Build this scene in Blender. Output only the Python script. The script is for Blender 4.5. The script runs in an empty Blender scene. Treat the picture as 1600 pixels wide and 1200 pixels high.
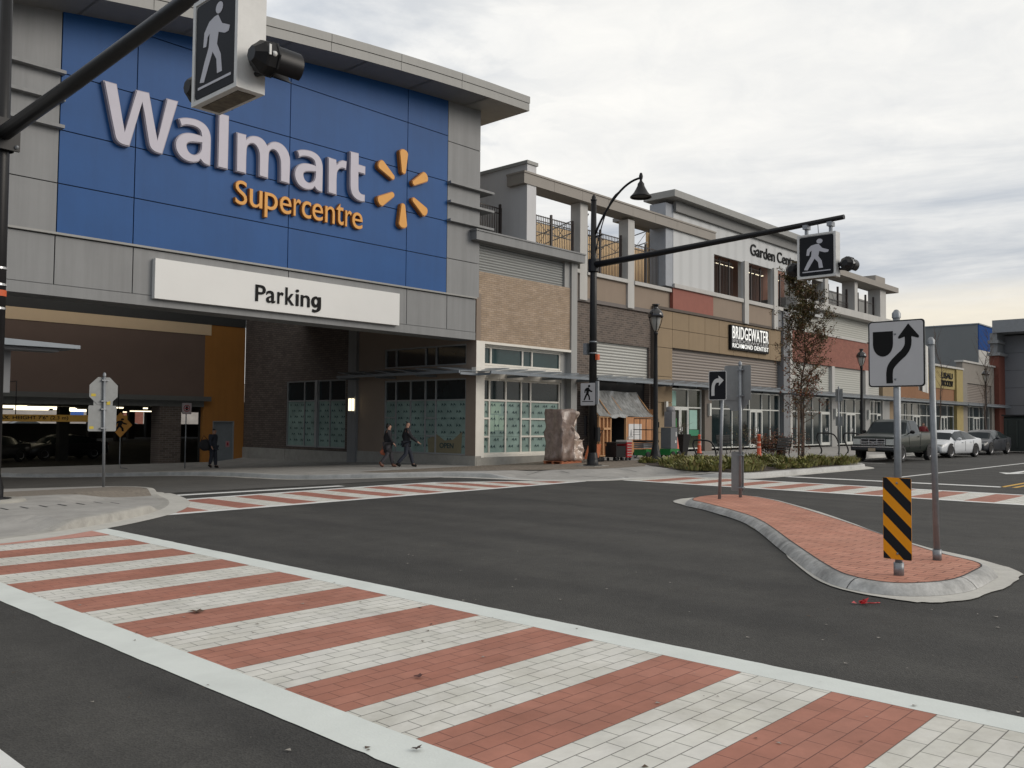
import bpy, bmesh, math, random
from mathutils import Vector, Matrix, noise as mnoise
R = math.radians
random.seed(7)
scene = bpy.context.scene
COL = scene.collection

# ------------------------------------------------------------------ camera
YAW, PIT, ROL, FPX = R(47.3386), R(2.4788), R(0.5045), 1380.0
fw = Vector((math.sin(YAW)*math.cos(PIT), math.cos(YAW)*math.cos(PIT), math.sin(PIT)))
rt = Vector((math.cos(YAW), -math.sin(YAW), 0)); up = rt.cross(fw)
rt2 = rt*math.cos(ROL)+up*math.sin(ROL); up2 = rt2.cross(fw)
CAMP = Vector((0, 0, 1.65))
cd = bpy.data.cameras.new('camera'); cam = bpy.data.objects.new('camera', cd); COL.objects.link(cam)
cam.matrix_world = Matrix(((rt2.x, up2.x, -fw.x, CAMP.x), (rt2.y, up2.y, -fw.y, CAMP.y), (rt2.z, up2.z, -fw.z, CAMP.z), (0, 0, 0, 1)))
cd.sensor_width = 36; cd.sensor_fit = 'HORIZONTAL'; cd.lens = 36*FPX/1600; cd.clip_start = 0.1; cd.clip_end = 5000
scene.camera = cam

# ------------------------------------------------------------------ world: sky texture with a procedural cloud deck
SUN_AZ = Vector((0.50, -0.87, 0)).normalized(); SUN_EL = R(24)
w = bpy.data.worlds.new('World'); scene.world = w; w.use_nodes = True
nt = w.node_tree; N = nt.nodes; L = nt.links; N.clear()
def nd(t, **k):
    n = N.new(t)
    for a, b in k.items(): setattr(n, a, b)
    return n
def mth(op, a, b=None, c=None, clamp=False):
    n = N.new('ShaderNodeMath'); n.operation = op; n.use_clamp = clamp
    for i, v in enumerate((a, b, c)):
        if v is None: continue
        if isinstance(v, (int, float)): n.inputs[i].default_value = v
        else: L.new(v, n.inputs[i])
    return n.outputs[0]
def mixc(f, a, b):
    n = N.new('ShaderNodeMix'); n.data_type = 'RGBA'
    for i, v in ((0, f), (6, a), (7, b)):
        if isinstance(v, (int, float)): n.inputs[i].default_value = v
        elif isinstance(v, tuple): n.inputs[i].default_value = (*v, 1)
        else: L.new(v, n.inputs[i])
    return n.outputs[2]
def ramp(v, pts):
    n = N.new('ShaderNodeValToRGB'); e = n.color_ramp.elements
    while len(e) < len(pts): e.new(0.5)
    for q, (p, c) in zip(e, pts):
        q.position = p; q.color = (c, c, c, 1) if isinstance(c, (int, float)) else (*c, 1)
    L.new(v, n.inputs[0]); return n.outputs[0]
tc = nd('ShaderNodeTexCoord'); sep = nd('ShaderNodeSeparateXYZ'); L.new(tc.outputs['Generated'], sep.inputs[0])
X_, Y_, Z_ = sep.outputs
zc = mth('MAXIMUM', Z_, 0.0)
den = mth('ADD', zc, 0.10)
cv = nd('ShaderNodeCombineXYZ'); L.new(mth('DIVIDE', X_, den), cv.inputs[0]); L.new(mth('DIVIDE', Y_, den), cv.inputs[1])
def noi(vec, scale, detail, rough, dist=0.0):
    n = nd('ShaderNodeTexNoise'); n.inputs['Scale'].default_value = scale; n.inputs['Detail'].default_value = detail
    n.inputs['Roughness'].default_value = rough; n.inputs['Distortion'].default_value = dist
    L.new(vec, n.inputs['Vector']); return n.outputs['Fac']
big = noi(cv.outputs[0], 0.42, 6, 0.6, 0.25)
fine = noi(cv.outputs[0], 4.6, 8, 0.62, 0.7)
mid = noi(cv.outputs[0], 1.3, 7, 0.6, 0.4)
# direction towards the veiled sun
dt = nd('ShaderNodeVectorMath', operation='DOT_PRODUCT'); L.new(tc.outputs['Generated'], dt.inputs[0])
gd = Vector((0.905, 0.31, 0.30)).normalized(); dt.inputs[1].default_value = gd
glow = ramp(dt.outputs['Value'], [(0.0, 0.0), (0.62, 0.08), (0.82, 0.62), (0.95, 1.0)])
sky = nd('ShaderNodeTexSky'); sky.sky_type = 'NISHITA'; sky.sun_disc = False; sky.sun_elevation = SUN_EL
sky.sun_rotation = math.atan2(SUN_AZ.x, SUN_AZ.y); sky.air_density = 1.0; sky.dust_density = 1.5
skys = nd('ShaderNodeVectorMath', operation='SCALE'); L.new(sky.outputs[0], skys.inputs[0]); skys.inputs['Scale'].default_value = 0.115
shade = mth('ADD', mth('MULTIPLY', big, 0.60), mth('ADD', mth('MULTIPLY', mid, 0.42), mth('MULTIPLY', fine, 0.34)))
shade = ramp(shade, [(0.50, 0.0), (0.78, 1.0)])
cool = mixc(shade, (0.50, 0.57, 0.67), (0.76, 0.79, 0.83))
warm = mixc(shade, (0.77, 0.78, 0.785), (0.98, 0.965, 0.925))
cloud = mixc(glow, cool, warm)
# low bands of grey cloud and the pale yellow strip at the horizon
mp = nd('ShaderNodeMapping'); L.new(tc.outputs['Generated'], mp.inputs[0]); mp.inputs['Scale'].default_value = (1.6, 1.6, 17)
bn = noi(mp.outputs[0], 1.5, 6, 0.62, 0.4)
zz = mth('ADD', zc, mth('MULTIPLY', mth('SUBTRACT', bn, 0.5), 0.07))
bandm = ramp(zz, [(0.115, 0.0), (0.155, 1.0), (0.215, 0.8), (0.29, 0.0)])
bands = mth('MULTIPLY', bandm, ramp(bn, [(0.34, 1.0), (0.62, 0.35)]), clamp=True)
cloud = mixc(mth('MULTIPLY', bands, 0.9), cloud, (0.34, 0.40, 0.49))
ylw = ramp(zz, [(0.0, 1.0), (0.115, 0.95), (0.15, 0.10), (0.22, 0.0)])
az = nd('ShaderNodeVectorMath', operation='DOT_PRODUCT'); L.new(tc.outputs['Generated'], az.inputs[0]); az.inputs[1].default_value = (0.95, 0.0, 0.0)
ylw = mth('MULTIPLY', ylw, ramp(az.outputs['Value'], [(0.35, 0.0), (0.85, 1.0)]))
bands = mth('MULTIPLY', bands, ramp(az.outputs['Value'], [(0.55, 0.25), (0.85, 1.0)]))
cloud = mixc(mth('MULTIPLY', ylw, 0.6), cloud, (0.84, 0.74, 0.55))
gap = ramp(mth('ADD', mth('MULTIPLY', big, 0.7), mth('MULTIPLY', mid, 0.3)), [(0.36, 0.0), (0.50, 1.0)])
cover = mth('MAXIMUM', gap, mth('MULTIPLY', glow, 1.0))
cover = mth('MAXIMUM', cover, ramp(zc, [(0.12, 1.0), (0.25, 0.0)]))
cover = mth('MAXIMUM', cover, 0.45)
cloud = mixc(ramp(zc, [(0.42, 0.0), (0.70, 0.85)]), cloud, (0.76, 0.735, 0.69))
col = mixc(cover, skys.outputs[0], cloud)
bg = nd('ShaderNodeBackground'); L.new(col, bg.inputs[0]); L.new(ramp(zc, [(0.35, 1.0), (0.95, 1.0)]), bg.inputs[1])
wo = nd('ShaderNodeOutputWorld'); L.new(bg.outputs[0], wo.inputs[0])

sl = bpy.data.lights.new('sun', 'SUN'); sl.energy = 1.5; sl.angle = R(32); sl.color = (1.0, 0.91, 0.80)
sun = bpy.data.objects.new('sun', sl); COL.objects.link(sun)
sd = Vector((SUN_AZ.x*math.cos(SUN_EL), SUN_AZ.y*math.cos(SUN_EL), math.sin(SUN_EL)))
sun.rotation_euler = sd.to_track_quat('Z', 'Y').to_euler()
scene.view_settings.view_transform = 'Standard'; scene.view_settings.look = 'None'
scene.view_settings.exposure = 0.06; scene.view_settings.gamma = 1.0; scene.view_settings.use_curve_mapping = False
scene.render.engine = 'CYCLES'; scene.cycles.max_bounces = 7; scene.cycles.diffuse_bounces = 4; scene.cycles.glossy_bounces = 3

# ------------------------------------------------------------------ ground shape and helpers from the survey
def S(t): t = min(1, max(0, t)); return t*t*(3-2*t)
def GZ(x, y):
    return -0.27*S((y-18.5)/7)*S((36-x)/10) - 0.45*S((y-26)/14)*S((28-x)/5)
def ray(px, py): return rt2*((px-800)/FPX)+up2*((600-py)/FPX)+fw
def onY(px, py, Y): d = ray(px, py); return CAMP+d*(Y/d.y)
def onX(px, py, X): d = ray(px, py); return CAMP+d*(X/d.x)
def onZ(px, py, z): d = ray(px, py); return CAMP+d*((z-1.65)/d.z)

OFF = {}
def tag(o, label=None, cat=None, group=None, kind=None):
    for k, v in (('label', label), ('category', cat), ('group', group), ('kind', kind)):
        if v: o[k] = v
    return o
def empty(name, loc, label=None, cat=None, group=None, rz=0):
    o = bpy.data.objects.new(name, None); COL.objects.link(o); o.location = loc; o.rotation_euler = (0, 0, rz)
    o.empty_display_size = 0.2
    OFF[o.name] = Vector(loc); return tag(o, label, cat, group)
class MB:
    def __init__(s): s.v = []; s.f = []; s.m = []; s.sm = []
    def add(s, vs, fs, mi=0, smooth=False):
        b = len(s.v); s.v += [Vector(v) for v in vs]
        for f in fs: s.f.append([b+i for i in f]); s.m.append(mi); s.sm.append(smooth)
    def quad(s, a, b, c, d, mi=0): s.add([a, b, c, d], [(0, 1, 2, 3)], mi)
    def box(s, x0, x1, y0, y1, z0, z1, mi=0):
        if x0 > x1: x0, x1 = x1, x0
        if y0 > y1: y0, y1 = y1, y0
        if z0 > z1: z0, z1 = z1, z0
        s.add([(x0,y0,z0),(x1,y0,z0),(x1,y1,z0),(x0,y1,z0),(x0,y0,z1),(x1,y0,z1),(x1,y1,z1),(x0,y1,z1)],
              [(0,3,2,1),(4,5,6,7),(0,1,5,4),(1,2,6,5),(2,3,7,6),(3,0,4,7)], mi)
    def obox(s, M, sx, sy, sz, mi=0):
        vs = [M @ Vector((a*sx/2, b*sy/2, c*sz/2)) for c in (-1, 1) for a, b in ((-1,-1),(1,-1),(1,1),(-1,1))]
        s.add(vs, [(0,3,2,1),(4,5,6,7),(0,1,5,4),(1,2,6,5),(2,3,7,6),(3,0,4,7)], mi)
    def prism(s, pts, vec, mi=0, cap=True):          # planar polygon extruded along vec
        n = len(pts); a = [Vector(p) for p in pts]; b = [p+Vector(vec) for p in a]
        nrm = Vector((0, 0, 0))
        for i in range(n): nrm += a[i].cross(a[(i+1) % n])
        fl = nrm.dot(Vector(vec)) > 0
        fs = [(i, (i+1) % n, n+(i+1) % n, n+i) if fl else (i, n+i, n+(i+1) % n, (i+1) % n) for i in range(n)]
        if cap: fs += [tuple(range(n))[::-1] if fl else tuple(range(n)), tuple(range(n, 2*n)) if fl else tuple(range(n, 2*n))[::-1]]
        s.add(a+b, fs, mi)
    def tube(s, pts, r, n=8, mi=0, smooth=True, caps=True):
        pts = [Vector(p) for p in pts]; rr = r if isinstance(r, (list, tuple)) else [r]*len(pts)
        vs = []; ref = None
        for i, p in enumerate(pts):
            t = (pts[min(i+1, len(pts)-1)]-pts[max(i-1, 0)]).normalized()
            if ref is None: ref = Vector((0, 0, 1)) if abs(t.z) < 0.9 else Vector((1, 0, 0))
            u = t.cross(ref).normalized(); q = u.cross(t).normalized(); ref = q
            for k in range(n):
                a = 2*math.pi*k/n; vs.append(p+(u*math.cos(a)+q*math.sin(a))*rr[i])
        fs = [(i*n+k, i*n+(k+1) % n, (i+1)*n+(k+1) % n, (i+1)*n+k) for i in range(len(pts)-1) for k in range(n)]
        b = len(s.v); s.add(vs, fs, mi, smooth)
        if caps:
            s.f += [[b+k for k in range(n)][::-1], [b+(len(pts)-1)*n+k for k in range(n)]]; s.m += [mi, mi]; s.sm += [False, False]
    def lathe(s, prof, c, axis='z', n=16, mi=0, smooth=True):
        c = Vector(c); vs = []
        for r, h in prof:
            for k in range(n):
                a = 2*math.pi*k/n; x, y = r*math.cos(a), r*math.sin(a)
                vs.append(c+(Vector((x, y, h)) if axis == 'z' else Vector((x, h, y)) if axis == 'y' else Vector((h, x, y))))
        fs = [(i*n+k, i*n+(k+1) % n, (i+1)*n+(k+1) % n, (i+1)*n+k) for i in range(len(prof)-1) for k in range(n)]
        s.add(vs, fs, mi, smooth)
    def ball(s, c, rx, ry, rz, n=12, m=8, mi=0, M=None):
        vs = []; c = Vector(c)
        for i in range(m+1):
            t = math.pi*i/m
            for k in range(n):
                a = 2*math.pi*k/n; v = Vector((rx*math.sin(t)*math.cos(a), ry*math.sin(t)*math.sin(a), rz*math.cos(t)))
                vs.append(c+(M @ v if M else v))
        s.add(vs, [(i*n+k, (i+1)*n+k, (i+1)*n+(k+1) % n, i*n+(k+1) % n) for i in range(m) for k in range(n)], mi, True)
    def build(s, name, mats, parent=None, base=None):
        me = bpy.data.meshes.new(name)
        if parent is not None: off = OFF[parent.name]
        elif base is not None: off = Vector(base)
        else:
            xs = [v.x for v in s.v]; ys = [v.y for v in s.v]; off = Vector(((min(xs)+max(xs))/2, (min(ys)+max(ys))/2, min(v.z for v in s.v)))
        me.from_pydata([v-off for v in s.v], [], s.f)
        if not isinstance(mats, (list, tuple)): mats = [mats]
        for m in mats: me.materials.append(m)
        me.polygons.foreach_set('material_index', s.m); me.polygons.foreach_set('use_smooth', s.sm); me.update()
        o = bpy.data.objects.new(name, me); COL.objects.link(o)
        OFF[o.name] = off
        if parent is None: o.location = off
        else: o.parent = parent
        return o
def kids(o): return [c for c in bpy.data.objects if c.parent == o]
def copy_tree(o, loc=None, rz=None, label=None, parent=None):
    ch = kids(o); c = o.copy(); COL.objects.link(c); c.parent = parent
    if loc is not None: c.location = loc
    if rz is not None: c.rotation_euler = (0, 0, rz)
    if label: c['label'] = label
    for k in ch: copy_tree(k, parent=c)
    return c

# ------------------------------------------------------------------ materials
MATS = {}
def mat(name, col, rough=0.7, var=0.08, vs=3.0, metal=0.0, bump=0.0, bs=60.0, spec=0.5, emit=None, estr=0, dirt=0.0, stretch=None, coat=0.0, streak=0.0):
    if name in MATS: return MATS[name]
    m = bpy.data.materials.new(name); m.use_nodes = True; t = m.node_tree; n = t.nodes; l = t.links
    p = n['Principled BSDF']; p.inputs['Roughness'].default_value = rough; p.inputs['Metallic'].default_value = metal
    p.inputs['Specular IOR Level'].default_value = spec; p.inputs['Coat Weight'].default_value = coat
    g = n.new('ShaderNodeNewGeometry'); vec = g.outputs['Position']
    if stretch:
        mp = n.new('ShaderNodeMapping'); mp.inputs['Scale'].default_value = stretch; l.new(vec, mp.inputs[0]); vec = mp.outputs[0]
    no = n.new('ShaderNodeTexNoise'); no.inputs['Scale'].default_value = vs; no.inputs['Detail'].default_value = 6; no.inputs['Roughness'].default_value = 0.65
    l.new(vec, no.inputs['Vector'])
    r = n.new('ShaderNodeValToRGB'); r.color_ramp.elements[0].position = 0.3; r.color_ramp.elements[1].position = 0.7
    r.color_ramp.elements[0].color = tuple(max(0, c*(1-var)) for c in col)+(1,); r.color_ramp.elements[1].color = tuple(min(1, c*(1+var)) for c in col)+(1,)
    l.new(no.outputs['Fac'], r.inputs[0]); out = r.outputs[0]
    def darken(out, scale3, nscale, lo, hi, amt):
        mp = n.new('ShaderNodeMapping'); mp.inputs['Scale'].default_value = scale3; l.new(g.outputs['Position'], mp.inputs[0])
        q = n.new('ShaderNodeTexNoise'); q.inputs['Scale'].default_value = nscale; q.inputs['Detail'].default_value = 8; q.inputs['Roughness'].default_value = 0.7
        l.new(mp.outputs[0], q.inputs['Vector'])
        rr = n.new('ShaderNodeValToRGB'); rr.color_ramp.elements[0].position = lo; rr.color_ramp.elements[1].position = hi
        rr.color_ramp.elements[0].color = (1-amt,)*3+(1,); rr.color_ramp.elements[1].color = (1, 1, 1, 1); l.new(q.outputs['Fac'], rr.inputs[0])
        mx = n.new('ShaderNodeMix'); mx.data_type = 'RGBA'; mx.blend_type = 'MULTIPLY'; mx.inputs[0].default_value = 1
        l.new(out, mx.inputs[6]); l.new(rr.outputs[0], mx.inputs[7]); return mx.outputs[2]
    if dirt: out = darken(out, (1, 1, 1), 1.1, 0.35, 0.55, dirt)
    if streak: out = darken(out, (2.2, 2.2, 0.12), 1.5, 0.33, 0.6, streak)
    l.new(out, p.inputs['Base Color'])
    if bump:
        b = n.new('ShaderNodeBump'); b.inputs['Strength'].default_value = bump; b.inputs['Distance'].default_value = 0.01
        q = n.new('ShaderNodeTexNoise'); q.inputs['Scale'].default_value = bs; q.inputs['Detail'].default_value = 4; l.new(g.outputs['Position'], q.inputs['Vector'])
        l.new(q.outputs['Fac'], b.inputs['Height']); l.new(b.outputs[0], p.inputs['Normal'])
    if emit: p.inputs['Emission Color'].default_value = (*emit, 1); p.inputs['Emission Strength'].default_value = estr
    MATS[name] = m; return m
def swz(t, axis):   # world position re-ordered so that bricks lie on the right plane
    n = t.nodes; l = t.links; g = n.new('ShaderNodeNewGeometry'); s = n.new('ShaderNodeSeparateXYZ'); l.new(g.outputs['Position'], s.inputs[0])
    c = n.new('ShaderNodeCombineXYZ'); a, b = {'y': (0, 2), 'x': (1, 2), 'z': (0, 1), 'zr': (1, 0)}[axis]
    l.new(s.outputs[a], c.inputs[0]); l.new(s.outputs[b], c.inputs[1]); return c.outputs[0], g
def brickmat(name, c1, c2, mortar, axis='y', bw=0.25, bh=0.08, ms=0.006, off=(0, 0), rough=0.85, bump=0.5, wear=0.0, worncol=(0.5, 0.5, 0.5), bias=0.0, smooth=0.1):
    m = bpy.data.materials.new(name); m.use_nodes = True; t = m.node_tree; n = t.nodes; l = t.links; p = n['Principled BSDF']
    vec, g = swz(t, axis); mp = n.new('ShaderNodeMapping'); mp.inputs['Location'].default_value = (off[0], off[1], 0); l.new(vec, mp.inputs[0])
    b = n.new('ShaderNodeTexBrick'); l.new(mp.outputs[0], b.inputs['Vector']); b.inputs['Scale'].default_value = 1
    b.inputs['Color1'].default_value = (*c1, 1); b.inputs['Color2'].default_value = (*c2, 1); b.inputs['Mortar'].default_value = (*mortar, 1)
    b.inputs['Brick Width'].default_value = bw; b.inputs['Row Height'].default_value = bh; b.inputs['Mortar Size'].default_value = ms; b.inputs['Mortar Smooth'].default_value = smooth; b.inputs['Bias'].default_value = bias
    no = n.new('ShaderNodeTexNoise'); no.inputs['Scale'].default_value = 2.2; no.inputs['Detail'].default_value = 9; no.inputs['Roughness'].default_value = 0.7; l.new(g.outputs['Position'], no.inputs['Vector'])
    r = n.new('ShaderNodeValToRGB'); r.color_ramp.elements[0].position = 0.3; r.color_ramp.elements[1].position = 0.7
    r.color_ramp.elements[0].color = (0.80, 0.80, 0.80, 1); r.color_ramp.elements[1].color = (1.1, 1.1, 1.1, 1); l.new(no.outputs['Fac'], r.inputs[0])
    mx = n.new('ShaderNodeMix'); mx.data_type = 'RGBA'; mx.blend_type = 'MULTIPLY'; mx.inputs[0].default_value = 1
    l.new(b.outputs['Color'], mx.inputs[6]); l.new(r.outputs[0], mx.inputs[7]); out = mx.outputs[2]
    if wear:
        st_ = n.new('ShaderNodeTexNoise'); st_.inputs['Scale'].default_value = 0.9; st_.inputs['Detail'].default_value = 10; st_.inputs['Roughness'].default_value = 0.75; st_.inputs['Distortion'].default_value = 0.6; l.new(g.outputs['Position'], st_.inputs['Vector'])
        sr_ = n.new('ShaderNodeValToRGB'); sr_.color_ramp.elements[0].position = 0.34; sr_.color_ramp.elements[1].position = 0.56; sr_.color_ramp.elements[0].color = (0.83, 0.82, 0.79, 1); sr_.color_ramp.elements[1].color = (1, 1, 1, 1); l.new(st_.outputs['Fac'], sr_.inputs[0])
        m3 = n.new('ShaderNodeMix'); m3.data_type = 'RGBA'; m3.blend_type = 'MULTIPLY'; m3.inputs[0].default_value = 1; l.new(out, m3.inputs[6]); l.new(sr_.outputs[0], m3.inputs[7]); out = m3.outputs[2]
    if wear:
        q = n.new('ShaderNodeTexNoise'); q.inputs['Scale'].default_value = 9; q.inputs['Detail'].default_value = 10; q.inputs['Roughness'].default_value = 0.8; l.new(g.outputs['Position'], q.inputs['Vector'])
        rr = n.new('ShaderNodeValToRGB'); rr.color_ramp.elements[0].position = 0.60; rr.color_ramp.elements[1].position = 0.72; l.new(q.outputs['Fac'], rr.inputs[0])
        mm = n.new('ShaderNodeMath'); mm.operation = 'MULTIPLY'; mm.inputs[1].default_value = wear; l.new(rr.outputs[0], mm.inputs[0])
        m2 = n.new('ShaderNodeMix'); m2.data_type = 'RGBA'; l.new(mm.outputs[0], m2.inputs[0]); l.new(out, m2.inputs[6]); m2.inputs[7].default_value = (*worncol, 1); out = m2.outputs[2]
    l.new(out, p.inputs['Base Color']); p.inputs['Roughness'].default_value = rough
    bp = n.new('ShaderNodeBump'); bp.inputs['Strength'].default_value = bump; bp.inputs['Distance'].default_value = 0.006; bp.invert = True
    l.new(b.outputs['Fac'], bp.inputs['Height']); l.new(bp.outputs[0], p.inputs['Normal'])
    MATS[name] = m; return m
def ribmat(name, col, period=0.1, rough=0.5, depth=0.6, axis=2, metal=0.0, lo=0.45):   # horizontal or vertical metal ribs
    m = bpy.data.materials.new(name); m.use_nodes = True; t = m.node_tree; n = t.nodes; l = t.links; p = n['Principled BSDF']
    g = n.new('ShaderNodeNewGeometry'); s = n.new('ShaderNodeSeparateXYZ'); l.new(g.outputs['Position'], s.inputs[0])
    a = n.new('ShaderNodeMath'); a.operation = 'MULTIPLY'; a.inputs[1].default_value = 2*math.pi/period; l.new(s.outputs[axis], a.inputs[0])
    b = n.new('ShaderNodeMath'); b.operation = 'SINE'; l.new(a.outputs[0], b.inputs[0])
    r = n.new('ShaderNodeValToRGB'); r.color_ramp.elements[0].position = 0.0; r.color_ramp.elements[1].position = 0.55
    r.color_ramp.elements[0].color = tuple(c*lo for c in col)+(1,); r.color_ramp.elements[1].color = (*col, 1)
    mm = n.new('ShaderNodeMath'); mm.operation = 'MULTIPLY_ADD'; mm.inputs[1].default_value = 0.5; mm.inputs[2].default_value = 0.5; l.new(b.outputs[0], mm.inputs[0])
    l.new(mm.outputs[0], r.inputs[0]); l.new(r.outputs[0], p.inputs['Base Color'])
    bp = n.new('ShaderNodeBump'); bp.inputs['Strength'].default_value = depth; bp.inputs['Distance'].default_value = 0.03; l.new(mm.outputs[0], bp.inputs['Height']); l.new(bp.outputs[0], p.inputs['Normal'])
    p.inputs['Roughness'].default_value = rough; p.inputs['Metallic'].default_value = metal
    MATS[name] = m; return m
def asphaltmat():
    m = bpy.data.materials.new('asphalt'); m.use_nodes = True; t = m.node_tree; n = t.nodes; l = t.links; p = n['Principled BSDF']
    g = n.new('ShaderNodeNewGeometry')
    def no(sc, det=6, ro=0.65):
        q = n.new('ShaderNodeTexNoise'); q.inputs['Scale'].default_value = sc; q.inputs['Detail'].default_value = det; q.inputs['Roughness'].default_value = ro; l.new(g.outputs['Position'], q.inputs['Vector']); return q.outputs['Fac']
    def rp(v, a, b, ca, cb):
        r = n.new('ShaderNodeValToRGB'); e = r.color_ramp.elements; e[0].position = a; e[1].position = b; e[0].color = (*ca, 1); e[1].color = (*cb, 1); l.new(v, r.inputs[0]); return r.outputs[0]
    def mul(a, b):
        x = n.new('ShaderNodeMix'); x.data_type = 'RGBA'; x.blend_type = 'MULTIPLY'; x.inputs[0].default_value = 1; l.new(a, x.inputs[6]); l.new(b, x.inputs[7]); return x.outputs[2]
    c = rp(no(0.22, 5), 0.3, 0.7, (0.056, 0.055, 0.053), (0.073, 0.0715, 0.0685))
    c = mul(c, rp(no(1.6, 8, 0.75), 0.33, 0.62, (0.80, 0.80, 0.80), (1.06, 1.06, 1.05)))
    v = n.new('ShaderNodeTexVoronoi'); v.inputs['Scale'].default_value = 85; l.new(g.outputs['Position'], v.inputs['Vector'])
    vs = n.new('ShaderNodeSeparateColor'); l.new(v.outputs['Color'], vs.inputs[0])
    c = mul(c, rp(vs.outputs[0], 0.0, 1.0, (0.82, 0.82, 0.82), (1.18, 1.18, 1.17)))
    mpp = n.new('ShaderNodeMapping'); mpp.inputs['Scale'].default_value = (0.9, 0.14, 1); mpp.inputs['Rotation'].default_value = (0, 0, 0.25); l.new(g.outputs['Position'], mpp.inputs[0])
    q = n.new('ShaderNodeTexNoise'); q.inputs['Scale'].default_value = 1.3; q.inputs['Detail'].default_value = 7; l.new(mpp.outputs[0], q.inputs['Vector'])
    c = mul(c, rp(q.outputs['Fac'], 0.36, 0.60, (0.86, 0.86, 0.865), (1.10, 1.095, 1.08)))
    # pale scuffs and dust specks
    sp = rp(no(46, 3, 0.5), 0.70, 0.78, (0, 0, 0), (1, 1, 1))
    x = n.new('ShaderNodeMix'); x.data_type = 'RGBA'; l.new(sp, x.inputs[0]); l.new(c, x.inputs[6]); x.inputs[7].default_value = (0.13, 0.125, 0.115, 1); c = x.outputs[2]
    l.new(c, p.inputs['Base Color']); p.inputs['Roughness'].default_value = 0.82; p.inputs['Specular IOR Level'].default_value = 0.25
    b = n.new('ShaderNodeBump'); b.inputs['Strength'].default_value = 0.6; b.inputs['Distance'].default_value = 0.006; l.new(v.outputs['Distance'], b.inputs['Height']); l.new(b.outputs[0], p.inputs['Normal'])
    MATS['asphalt'] = m; return m
M_asph = asphaltmat()
M_drive = mat('driveway_asphalt', (0.10, 0.097, 0.09), 0.85, 0.12, 3, bump=0.5, bs=90, dirt=0.2)
M_conc = mat('pale_concrete', (0.36, 0.35, 0.33), 0.85, 0.14, 2.5, bump=0.3, bs=50, dirt=0.12)
M_kerb = mat('kerb_concrete', (0.47, 0.47, 0.455), 0.8, 0.10, 3.5, bump=0.3, bs=40, dirt=0.25)
M_ikerb = mat('scuffed_kerb', (0.47, 0.47, 0.455), 0.8, 0.22, 9, bump=0.4, bs=40, dirt=0.45, streak=0.35)
M_gut = mat('gutter_concrete', (0.52, 0.51, 0.47), 0.85, 0.08, 5, bump=0.3, bs=40, dirt=0.10)
M_band = mat('white_paint_band', (0.68, 0.72, 0.69), 0.75, 0.05, 2.0, bump=0.15, bs=60, dirt=0.07)
M_line = mat('white_line_paint', (0.72, 0.73, 0.71), 0.7, 0.06, 6)
M_yline = mat('yellow_line_paint', (0.62, 0.36, 0.05), 0.7, 0.06, 6)
BOFF = (0.0, -2.285)
M_wbrick = brickmat('white_paver_paint', (0.66, 0.655, 0.60), (0.71, 0.70, 0.655), (0.20, 0.20, 0.18), 'z', 0.25, 0.1225, 0.0035, BOFF, 0.7, 0.7, 0.10, (0.42, 0.40, 0.36))
M_rbrick = brickmat('red_paver_paint', (0.39, 0.16, 0.11), (0.43, 0.19, 0.135), (0.19, 0.08, 0.06), 'z', 0.25, 0.1225, 0.0032, BOFF, 0.75, 0.7, 0.30, (0.44, 0.26, 0.20))
M_wbrickB = brickmat('white_paver_paint_turned', (0.66, 0.655, 0.60), (0.71, 0.70, 0.655), (0.30, 0.30, 0.27), 'zr', 0.25, 0.1225, 0.0035, (0, 0), 0.7, 0.5, 0.10, (0.42, 0.40, 0.36))
M_rbrickB = brickmat('red_paver_paint_turned', (0.38, 0.15, 0.11), (0.42, 0.18, 0.13), (0.18, 0.08, 0.06), 'zr', 0.25, 0.1225, 0.0035, (0, 0), 0.75, 0.5, 0.3, (0.44, 0.28, 0.22))
M_ibrick = brickmat('pink_island_pavers', (0.50, 0.22, 0.15), (0.56, 0.27, 0.19), (0.20, 0.09, 0.06), 'zr', 0.30, 0.14, 0.006, (0, 0), 0.85, 0.9, 0.35, (0.42, 0.28, 0.22))
M_pav = brickmat('brown_sidewalk_pavers', (0.19, 0.155, 0.12), (0.26, 0.22, 0.175), (0.09, 0.08, 0.065), 'z', 0.22, 0.11, 0.008, (0, 0), 0.9, 0.6)
M_tanb = brickmat('tan_brick', (0.34, 0.25, 0.17), (0.42, 0.32, 0.235), (0.24, 0.19, 0.145), 'y', 0.30, 0.085, 0.010)
M_tanbx = brickmat('tan_brick_side', (0.34, 0.25, 0.17), (0.42, 0.32, 0.235), (0.24, 0.19, 0.145), 'x', 0.30, 0.085, 0.010)
M_darkb = brickmat('dark_brown_brick', (0.085, 0.065, 0.055), (0.145, 0.11, 0.09), (0.19, 0.165, 0.14), 'y', 0.32, 0.105, 0.012)
M_darkbx = brickmat('dark_brown_brick_side', (0.10, 0.08, 0.07), (0.15, 0.12, 0.10), (0.055, 0.045, 0.04), 'x', 0.32, 0.105, 0.012)
M_redb = brickmat('red_brick', (0.25, 0.095, 0.07), (0.29, 0.12, 0.085), (0.22, 0.09, 0.07), 'y', 0.25, 0.08, 0.006)
M_sid = ribmat('grey_siding', (0.43, 0.43, 0.39), 0.16, 0.6, 0.4, 2, lo=0.75)
M_corr = ribmat('light_corrugated_metal', (0.48, 0.48, 0.445), 0.145, 0.45, 0.8, 2, lo=0.35)
M_corrg = ribmat('grey_corrugated_metal', (0.30, 0.31, 0.30), 0.115, 0.45, 0.8, 2, lo=0.35)
M_corrb = ribmat('brown_grey_corrugated_metal', (0.27, 0.23, 0.20), 0.16, 0.45, 0.8, 2, lo=0.40)
M_gcw = ribmat('white_ribbed_cladding', (0.52, 0.53, 0.53), 1.0, 0.5, 0.15, 0, lo=0.90)
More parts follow.
